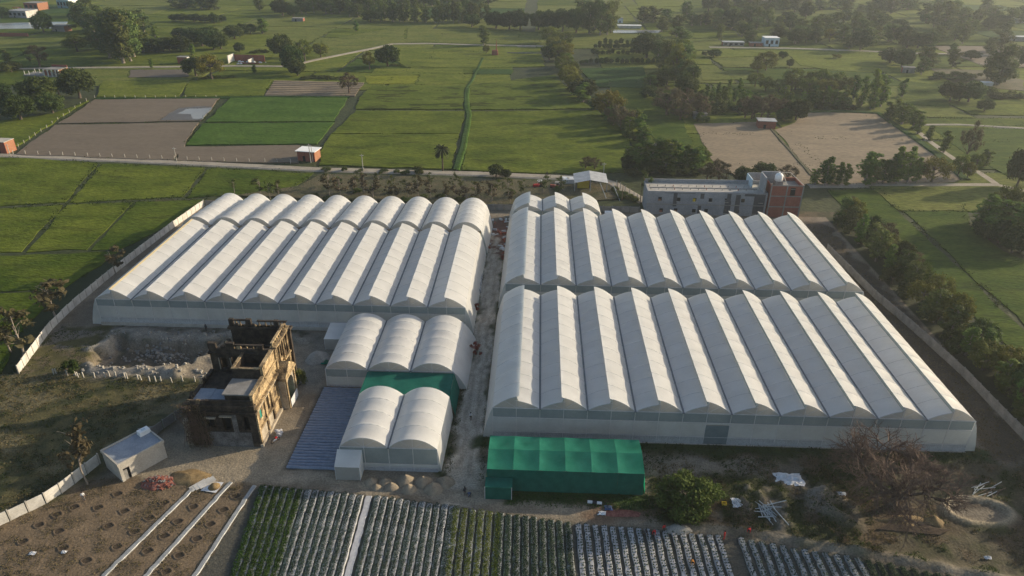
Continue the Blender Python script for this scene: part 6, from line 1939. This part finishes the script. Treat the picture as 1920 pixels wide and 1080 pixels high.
for k in range(3):
    b = MB(); b.box(-.65, .65, -1.3, 1.3, 0, .06)
    o = link('cement_sheet', b.mesh('cement_sheet', 'limewash'), None, (-45.6 + .55 * k, -14.0 + .3 * k, .15 + .05 * k)); o.rotation_euler = (.05, 0, -.75)
    tag(o, 'pale cement board leaning in the stack beside the leftmost white strip', 'board', 'cement boards by the white strip')
rl = thing('film_roll', 'white roll of film lying on the grass edge before the net house', 'film roll', (16.6, -15.0, .25), -.12)
b = MB(); b.tube([(-1.1, 0, 0), (1.1, 0, 0)], .25, 10); b.build('film', 'plastic', rl)
b = MB(); b.tube([(-.35, 0, 0), (.35, 0, 0)], .27, 10); b.build('wrap', 'cloth_dark', rl)
P = G(1255, 953); b = MB(); b.hexa([(P[0] + 9.2 - P[0], 0), (9.9, 0), (9.9, .6), (9.2, .6)], 0, .35)
yb = thing('crate', 'small yellow crate right of the big bush', 'crate', (36.4, -14.5, hgt(36.4, -14.5)))
b = MB(); b.box(-.35, .35, -.3, .3, 0, .08); b.build('crate_base', 'yellow', yb)
for q in ((-.35, .35, -.3, -.25), (-.35, .35, .25, .3), (-.35, -.3, -.25, .25), (.3, .35, -.25, .25)):
    b = MB(); b.box(*q, .08, .4); b.build('crate_side', 'yellow', yb)
# bags and motorbike by the ruin's lit side
for k in range(9):
    r = random.Random(k + 70)
    x, y, z = -37.1 + r.uniform(-.4, .5), -1.2 + r.uniform(-.9, 1.0), .25 * (k % 3)
    b = MB(); b.tube([(-.45, 0, .2), (-.3, 0, .22), (.3, 0, .22), (.45, 0, .2)], [.08, .24, .24, .08], 8)
    o = link('sack', b.mesh('sack', 'bag', True), None, (x, y, z)); o.rotation_euler = (0, 0, r.uniform(0, 3))
    tag(o, 'white woven sack in the pile against the lit side of the ruined mansion', 'sack', 'sacks against the ruined mansion')
mo = thing('motorbike', 'dark motorbike parked by the sacks at the lit side of the ruin', 'motorbike', (-37.0, -3.0, .02), 1.0)
for x in (-.62, .62):
    b = MB()
    ring = [(x + .28 * math.cos(t), 0, .3 + .28 * math.sin(t)) for t in np.linspace(0, 2 * math.pi, 15)]
    b.tube(ring, .05, 6, cap=False); b.build('wheel', 'cloth_dark', mo)
b = MB(); b.hexa([(-.45, -.1), (.35, -.1), (.35, .1), (-.45, .1)], .32, .62, 0, .2); b.build('engine', 'steel', mo)
b = MB(); b.hexa([(-.75, -.12), (-.02, -.12), (-.02, .12), (-.75, .12)], .68, .8, 0, .1); b.build('seat', 'cloth_dark', mo)
b = MB(); b.hexa([(0, -.14), (.42, -.14), (.42, .14), (0, .14)], .66, .9, 0, .25); b.build('fuel_tank', 'cloth_shirtred', mo)
b = MB(); b.tube([(.62, 0, .3), (.42, 0, .98)], .03, 6); b.tube([(.42, -.32, 1.0), (.42, .32, 1.0)], .02, 6); b.build('handlebar', 'steel', mo)
# red machine and tractors in the lane and yard
def red_bush(label, x, y, h, w, seed):
    t = thing('flowering_bush', label, 'bush', (x, y, 0))
    r = np.random.RandomState(seed)
    cl = [(r.normal(0, w * .22), r.normal(0, w * .4), z, r.uniform(.25, .5) * w * .6) for z in np.linspace(h * .3, h * .92, 9)]
    link('crown', crown_mesh('crown', 'leaf_red', seed, cl, 70, .15, .3), t)
    b = MB()
    for k in range(5):
        b.tube([(0, 0, 0), (.3 * math.cos(k * 1.3), .5 * math.sin(k * 1.3), h * .6)], [.06, .03], 5)
    b.build('stem', 'bark', t)
red_bush('tall red-flowered bush at the back corner of the three-bay greenhouse', -4.9, 25.5, 2.6, 2.3, 1)
red_bush('small red-flowered bush midway along the central lane', -6.5, 44.0, 1.8, 1.9, 2)
red_bush('small red-flowered bush at the far end of the central lane', -1.6, 70.0, 1.8, 2.2, 3)
def tractor(label, px, py, rz, body, roof):
    P = G(px, py)
    t = thing('tractor', label, 'tractor', (P[0], P[1], 0), rz)
    b = MB(); b.hexa([(.1, -.4), (1.9, -.4), (1.9, .4), (.1, .4)], .6, 1.35, 0, .08); b.build('bonnet', body, t)
    b = MB(); b.hexa([(-1.1, -.6), (.1, -.6), (.1, .6), (-1.1, .6)], .6, 1.2, 0, .1); b.build('body', body, t)
    b = MB(); b.box(-1.2, .3, -.8, .8, 2.3, 2.42); b.build('canopy', roof, t)
    for x_, y_ in ((-1.1, -.7), (-1.1, .7), (.2, -.7), (.2, .7)):
        b = MB(); b.bar((x_, y_, 1.1), (x_, y_, 2.3), .06); b.build('canopy_post', 'steel', t)
    for y_ in (-.85, .85):
        b = MB(); b.tube([(-.7, y_ - .2, .75), (-.7, y_ + .2, .75)], .75, 14); b.build('rear_wheel', 'cloth_dark', t)
        b = MB(); b.tube([(1.5, y_ * .8 - .1, .42), (1.5, y_ * .8 + .1, .42)], .42, 12); b.build('front_wheel', 'cloth_dark', t)
tractor('red tractor with a white canopy in the yard left of the tin shed', 1010, 352, R(200), 'cloth_shirtred', 'whitepaint')
tractor('dark red tractor under the small trees right of the other one', 1042, 354, R(170), 'rust', 'concdark')
P = G(1065, 344)
vw = thing('storage_tank', 'square whitish storage tank on the ground left of the tin shed', 'tank', (P[0], P[1], 0))
b = MB(); b.hexa([(-2, -1.6), (2, -1.6), (2, 1.6), (-2, 1.6)], 0, 1.9, 0, .05); b.build('tank_body', 'plastic', vw)
b = MB(); b.tube([(0, 0, 1.9), (0, 0, 2.05)], .5, 10); b.build('tank_lid', 'concrete', vw)
wk = thing('trailer', 'small white trailer parked before the rear grey wall', 'trailer', (28.9, 101.8, 0))
b = MB(); b.box(-2.0, 2.0, -.9, .9, .7, 1.5); b.build('box_body', 'plastic', wk)
for x_ in (-1.2, 1.2):
    b = MB(); b.tube([(x_, -.95, .4), (x_, .95, .4)], .4, 12); b.build('wheel', 'cloth_dark', wk)
# pallets of white trays along the lane
for k, (x, y) in enumerate(((-6.9, 55.5), (-6.8, 57.8), (-6.9, 60.2), (-6.7, 52.9))):
    t = thing('tray_stack', 'low stack of white trays along the left edge of the central lane', 'tray stack', (x, y, .05), 0, 'tray stacks in the lane')
    for j in range(4):
        b = MB(); b.box(-.5 + .03 * j, .5, -.85, .85, .2 * j, .2 * j + .17); b.build('tray', 'bag', t)
rt = random.Random(77)
for k in range(34):
    x, y = -4 + rt.uniform(-3.2, 3.2), rt.uniform(76, 98)
    b = MB(); l = rt.uniform(.6, 2.2); b.hexa([(-l / 2, -.2), (l / 2, -.25), (l / 2, .2), (-l / 2, .25)], 0, rt.uniform(.1, .5), 0, .1)
    o = link('salvage_piece', b.mesh('salvage_piece', rt.choice(['rust', 'brick', 'bag', 'steel', 'plastic'])), None, (x, y, .05)); o.rotation_euler = (0, 0, rt.uniform(0, 3.1))
    tag(o, 'piece of brick or metal salvage in the yard behind the central lane', 'salvage', 'salvage in the yard behind the lane')
gx_ = thing('produce_heap', 'white cloth and orange cone of produce beside the middle white strip', 'produce heap', (-43.0, -14.2, .1))
b = MB(); b.tube([(0, 0, 0), (0, 0, .5), (0, 0, .75)], [1.0, .5, .1], 12); b.build('produce', 'straw', gx_, True)
b = MB(); b.add([(-1.8, -.9, .06), (.8, -1.3, .06), (1.1, 1.0, .06), (-1.2, 1.2, .06)], [(0, 1, 2, 3)]); b.build('cloth', 'plastic', gx_)

b = MB()
r = random.Random(8)
for k in range(330):
    if k < 220:
        x, y = r.uniform(-82, -60.5), r.uniform(18.5, 28.4)
        if k % 2: x, y = r.gauss(-71, 2.2), r.gauss(26.3, 1.0)
    else:
        x, y = r.uniform(-84, -57), r.choice([r.gauss(16.2, .8), r.gauss(30.2, .7)])
    q = r.uniform(.10, .34)
    z = hgt(x, y)
    b.hexa([(x - q, y - q * r.uniform(.6, 1)), (x + q, y - q), (x + q * .9, y + q), (x - q * .8, y + q * r.uniform(.6, 1))], z - .1, z + q * r.uniform(.6, 1.3), r.choice([0, 1]), r.uniform(.2, .5))
tag(b.build('rubble', ['greysand', 'concdark']), kind='stuff')
# ---- ground cover
def tufts(name, n, region, m, size, hgt_, seed, mask=None, per=5):
    r = np.random.RandomState(seed)
    x = r.uniform(region[0], region[1], n * 4)
    y = r.uniform(region[2], region[3], n * 4)
    ok = np.ones(len(x), bool) if mask is None else mask(x, y)
    x, y = x[ok][:n], y[ok][:n]
    i = np.clip(((x - GX0) / (GX1 - GX0) * (nx - 1)).round().astype(int), 0, nx - 1)
    j = np.clip(((y - GY0) / (GY1 - GY0) * (ny - 1)).round().astype(int), 0, ny - 1)
    z = H[i, j]
    P = np.repeat(np.stack([x, y, z], 1), per, 0) + np.stack([r.normal(0, .22, len(x) * per), r.normal(0, .22, len(x) * per), np.abs(r.normal(hgt_, hgt_ * .5, len(x) * per))], 1)
    V, F = leaves(r, P, np.stack([r.randn(len(P)), r.randn(len(P)), .4 * np.ones(len(P))], 1), size, .35)
    tag(link(name, raw_mesh(name, V, F, m)), kind='stuff')
tufts('weeds', 2600, (24, 92, -32, -3.4), 'leaf_weed', .16, .12, 1, lambda x, y: (y > yedge(x) + 1.5) & (fbm(x + 7, y + 3, 5, .22) > .50) & (np.hypot((x - ox) / 5.4, (y - oy) / 3.1) > 1.25))
tufts('dry_grass', 2600, (26, 92, -32, -3.4), 'leaf_drygrass', .15, .12, 2, lambda x, y: (y > yedge(x) + 1.2) & (fbm(x + 31, y, 5, .3) > .52) & (np.hypot((x - ox) / 5.4, (y - oy) / 3.1) > 1.25))
tufts('dry_grass', 3200, (-104, -56, -36, 14), 'leaf_drygrass', .15, .10, 3, lambda x, y: (x < np.interp(y, [-40, -28, -18, -2, 12, 14.5], [-86, -76, -68, -64.5, -56, -55])) & (fbm(x, y, 4, .2) > .47))
tufts('weeds', 2600, (-104, -56, -36, 33), 'leaf_weed', .15, .10, 4, lambda x, y: (((x < np.interp(y, [-40, -28, -18, -2, 12, 14.5], [-86, -76, -68, -64.5, -56, -55])) & (y < 14)) | ((x < -82) & (y > 14) & (x > -96))) & (fbm(x + 90, y + 12, 5, .5) > .46))
tufts('weeds', 900, (2, 84, -3.2, -.6), 'leaf_weed', .15, .16, 5)
tufts('weeds', 500, (3.5, 26, -16, -12.7), 'leaf_cropgreen', .14, .14, 6, lambda x, y: (y < -13.2) | (x > 24.6))
tufts('weeds', 1100, (-7.6, -.8, -11, 88), 'leaf_weed', .15, .16, 7, lambda x, y: ((x < -6.3) | (x > -1.7)))
tufts('dry_grass', 1200, (-75, -38, -33, -13), 'leaf_drygrass', .12, .07, 8, lambda x, y: fbm(x + 90, y + 12, 5, .5) > .5)
tufts('dry_grass', 1500, (81, 91, -4, 98), 'leaf_drygrass', .15, .10, 9, lambda x, y: x < xwall(WALL_R, y) - .5)

# ================================================================== PEOPLE
def person(label, x, y, rz, shirt, legs, pose='stand', h=1.68, z=None):
    s = h / 1.70
    if pose == 'stand':
        J = dict(pel=(0, 0, .93), ch=(0, 0, 1.28), nk=(0, 0, 1.46), hd=(0, -.02, 1.58), tp=(0, -.01, 1.70), ls=(-.19, 0, 1.40), le=(-.25, .02, 1.12), lh=(-.24, -.06, .86), rs=(.19, 0, 1.40),
                 re=(.25, .02, 1.12), rh=(.23, -.08, .87), lp=(-.10, 0, .90), lk=(-.11, -.03, .50), la=(-.11, .02, .08), lf=(-.12, -.16, .04), rp=(.10, 0, .90), rk=(.11, -.10, .50), ra=(.11, -.05, .08), rf=(.12, -.22, .04))
    else:
        J = dict(pel=(0, .18, .72), ch=(0, -.14, .86), nk=(0, -.34, .90), hd=(0, -.45, .90), tp=(0, -.55, .93), ls=(-.19, -.26, .86), le=(-.22, -.36, .58), lh=(-.14, -.46, .32), rs=(.19, -.26, .86),
                 re=(.22, -.36, .58), rh=(.12, -.50, .30), lp=(-.11, .16, .70), lk=(-.15, -.10, .42), la=(-.13, .10, .08), lf=(-.14, -.08, .04), rp=(.11, .16, .70), rk=(.15, -.08, .42), ra=(.13, .12, .08), rf=(.14, -.06, .04))
    rad = dict(pel=.15, ch=.155, nk=.06, hd=.095, tp=.075, ls=.07, le=.048, lh=.04, rs=.07, re=.048, rh=.04, lp=.10, lk=.065, la=.045, lf=.04, rp=.10, rk=.065, ra=.045, rf=.04)
    E = [('pel', 'ch'), ('ch', 'nk'), ('nk', 'hd'), ('hd', 'tp'), ('ch', 'ls'), ('ls', 'le'), ('le', 'lh'), ('ch', 'rs'), ('rs', 're'), ('re', 'rh'), ('pel', 'lp'), ('lp', 'lk'), ('lk', 'la'), ('la', 'lf'),
         ('pel', 'rp'), ('rp', 'rk'), ('rk', 'ra'), ('ra', 'rf')]
    ks = list(J)
    me = bpy.data.meshes.new('body')
    me.from_pydata([tuple(c * s for c in J[k]) for k in ks], [(ks.index(a), ks.index(b_)) for a, b_ in E], [])
    tmp = bpy.data.objects.new('tmp', me)
    COL.objects.link(tmp)
    sk = tmp.modifiers.new('s', 'SKIN')
    me.skin_vertices[0].data[0].use_root = True
    for i, k in enumerate(ks):
        me.skin_vertices[0].data[i].radius = (rad[k] * s, rad[k] * s)
    ss = tmp.modifiers.new('d', 'SUBSURF'); ss.levels = 1; ss.render_levels = 1
    dg = bpy.context.evaluated_depsgraph_get()
    m2 = bpy.data.meshes.new_from_object(tmp.evaluated_get(dg))
    bpy.data.objects.remove(tmp)
    m2.materials.clear()
    for m_ in ('cloth_skin', 'cloth_' + shirt, 'cloth_' + legs):
        m2.materials.append(MT[m_])
    jp = np.array([J[k] for k in ks]) * s
    zone = {'pel': 2, 'ch': 1, 'nk': 1, 'hd': 0, 'tp': 0, 'ls': 1, 'le': 1, 'lh': 0, 'rs': 1, 're': 1, 'rh': 0, 'lp': 2, 'lk': 2, 'la': 2, 'lf': 0, 'rp': 2, 'rk': 2, 'ra': 2, 'rf': 0}
    for pl in m2.polygons:
        c = np.array(pl.center)
        pl.material_index = zone[ks[int(np.argmin(((jp - c) ** 2).sum(1)))]]
        pl.use_smooth = True
    zz = hgt(x, y) if z is None else z
    t = thing('person', label, 'person', (x, y, zz), rz)
    link('body', m2, t)
    hd = np.array(J['hd']) * s
    tp = np.array(J['tp']) * s
    b = MB()
    d = (tp - hd)
    b.tube([tuple(hd + d * .35 + (0, .02, 0)), tuple(hd + d * .8 + (0, .02, 0)), tuple(hd + d * 1.3 + (0, .02, 0)), tuple(hd + d * 1.65 + (0, .02, 0))], [.10 * s, .115 * s, .10 * s, .04 * s], 9)
    b.build('hair', 'cloth_hair', t, True)
person('person in a white shirt walking up the central lane', -4.2, 4.4, .3, 'shirtwhite', 'dark')
person('person in dark clothes standing at the near end of the lane', -3.5, -14.0, .8, 'dark', 'dark')
person('person in dark clothes squatting beside the one at the lane end', -2.7, -14.4, -.8, 'blue', 'dark', 'bend')
person('person in dark clothes bending at the head of the white mulch rows', 23.6, -20.7, .2, 'dark', 'grey', 'bend')
person('person in bright red bending between two others at the white mulch rows', 24.9, -20.8, -.4, 'shirtred', 'shirtred', 'bend')
person('person in dark red standing right of the bending pair at the white rows', 26.3, -20.3, .5, 'shirtred', 'dark')
person('person in red standing at the dirt gap right of the white rows', 34.9, -21.2, 1.2, 'shirtred', 'shirtred')
person('person in orange bending in the middle of the white mulch rows', 29.4, -25.9, .1, 'shirtorange', 'dark', 'bend')
person('person in red sitting low on the rough ground above the grey rows', 38.7, -20.2, -.5, 'shirtred', 'dark', 'bend')
person('person in dark clothes standing on the silt bank above the pit', -63.8, 32.0, 0, 'dark', 'dark')
person('person in a pale shirt at the edge of the brown plot by the front-left wall', -61.8, -17.8, .6, 'shirtwhite', 'grey')
person('person walking on the rear road beyond the tractors', 9.9, 136.5, 0, 'dark', 'dark', z=.16)

# ================================================================== HAZE
hz = bpy.data.materials.new('haze_air')
hz.use_nodes = True
n_, l_ = hz.node_tree.nodes, hz.node_tree.links
n_.clear()
vo = n_.new("ShaderNodeVolumePrincipled")
vo.inputs["Color"].default_value = (0.84, 0.92, 1.0, 1)
vo.inputs["Density"].default_value = 0.00015
vo.inputs["Anisotropy"].default_value = 0.45
oo = n_.new("ShaderNodeOutputMaterial")
l_.new(vo.outputs[0], oo.inputs["Volume"])
MT['haze'] = hz
b = MB(); b.box(FX0 - 20, FX1 + 20, FY0 - 20, FY1 + 20, -4.5, 86.0)
tag(b.build('haze', 'haze'), kind='stuff')
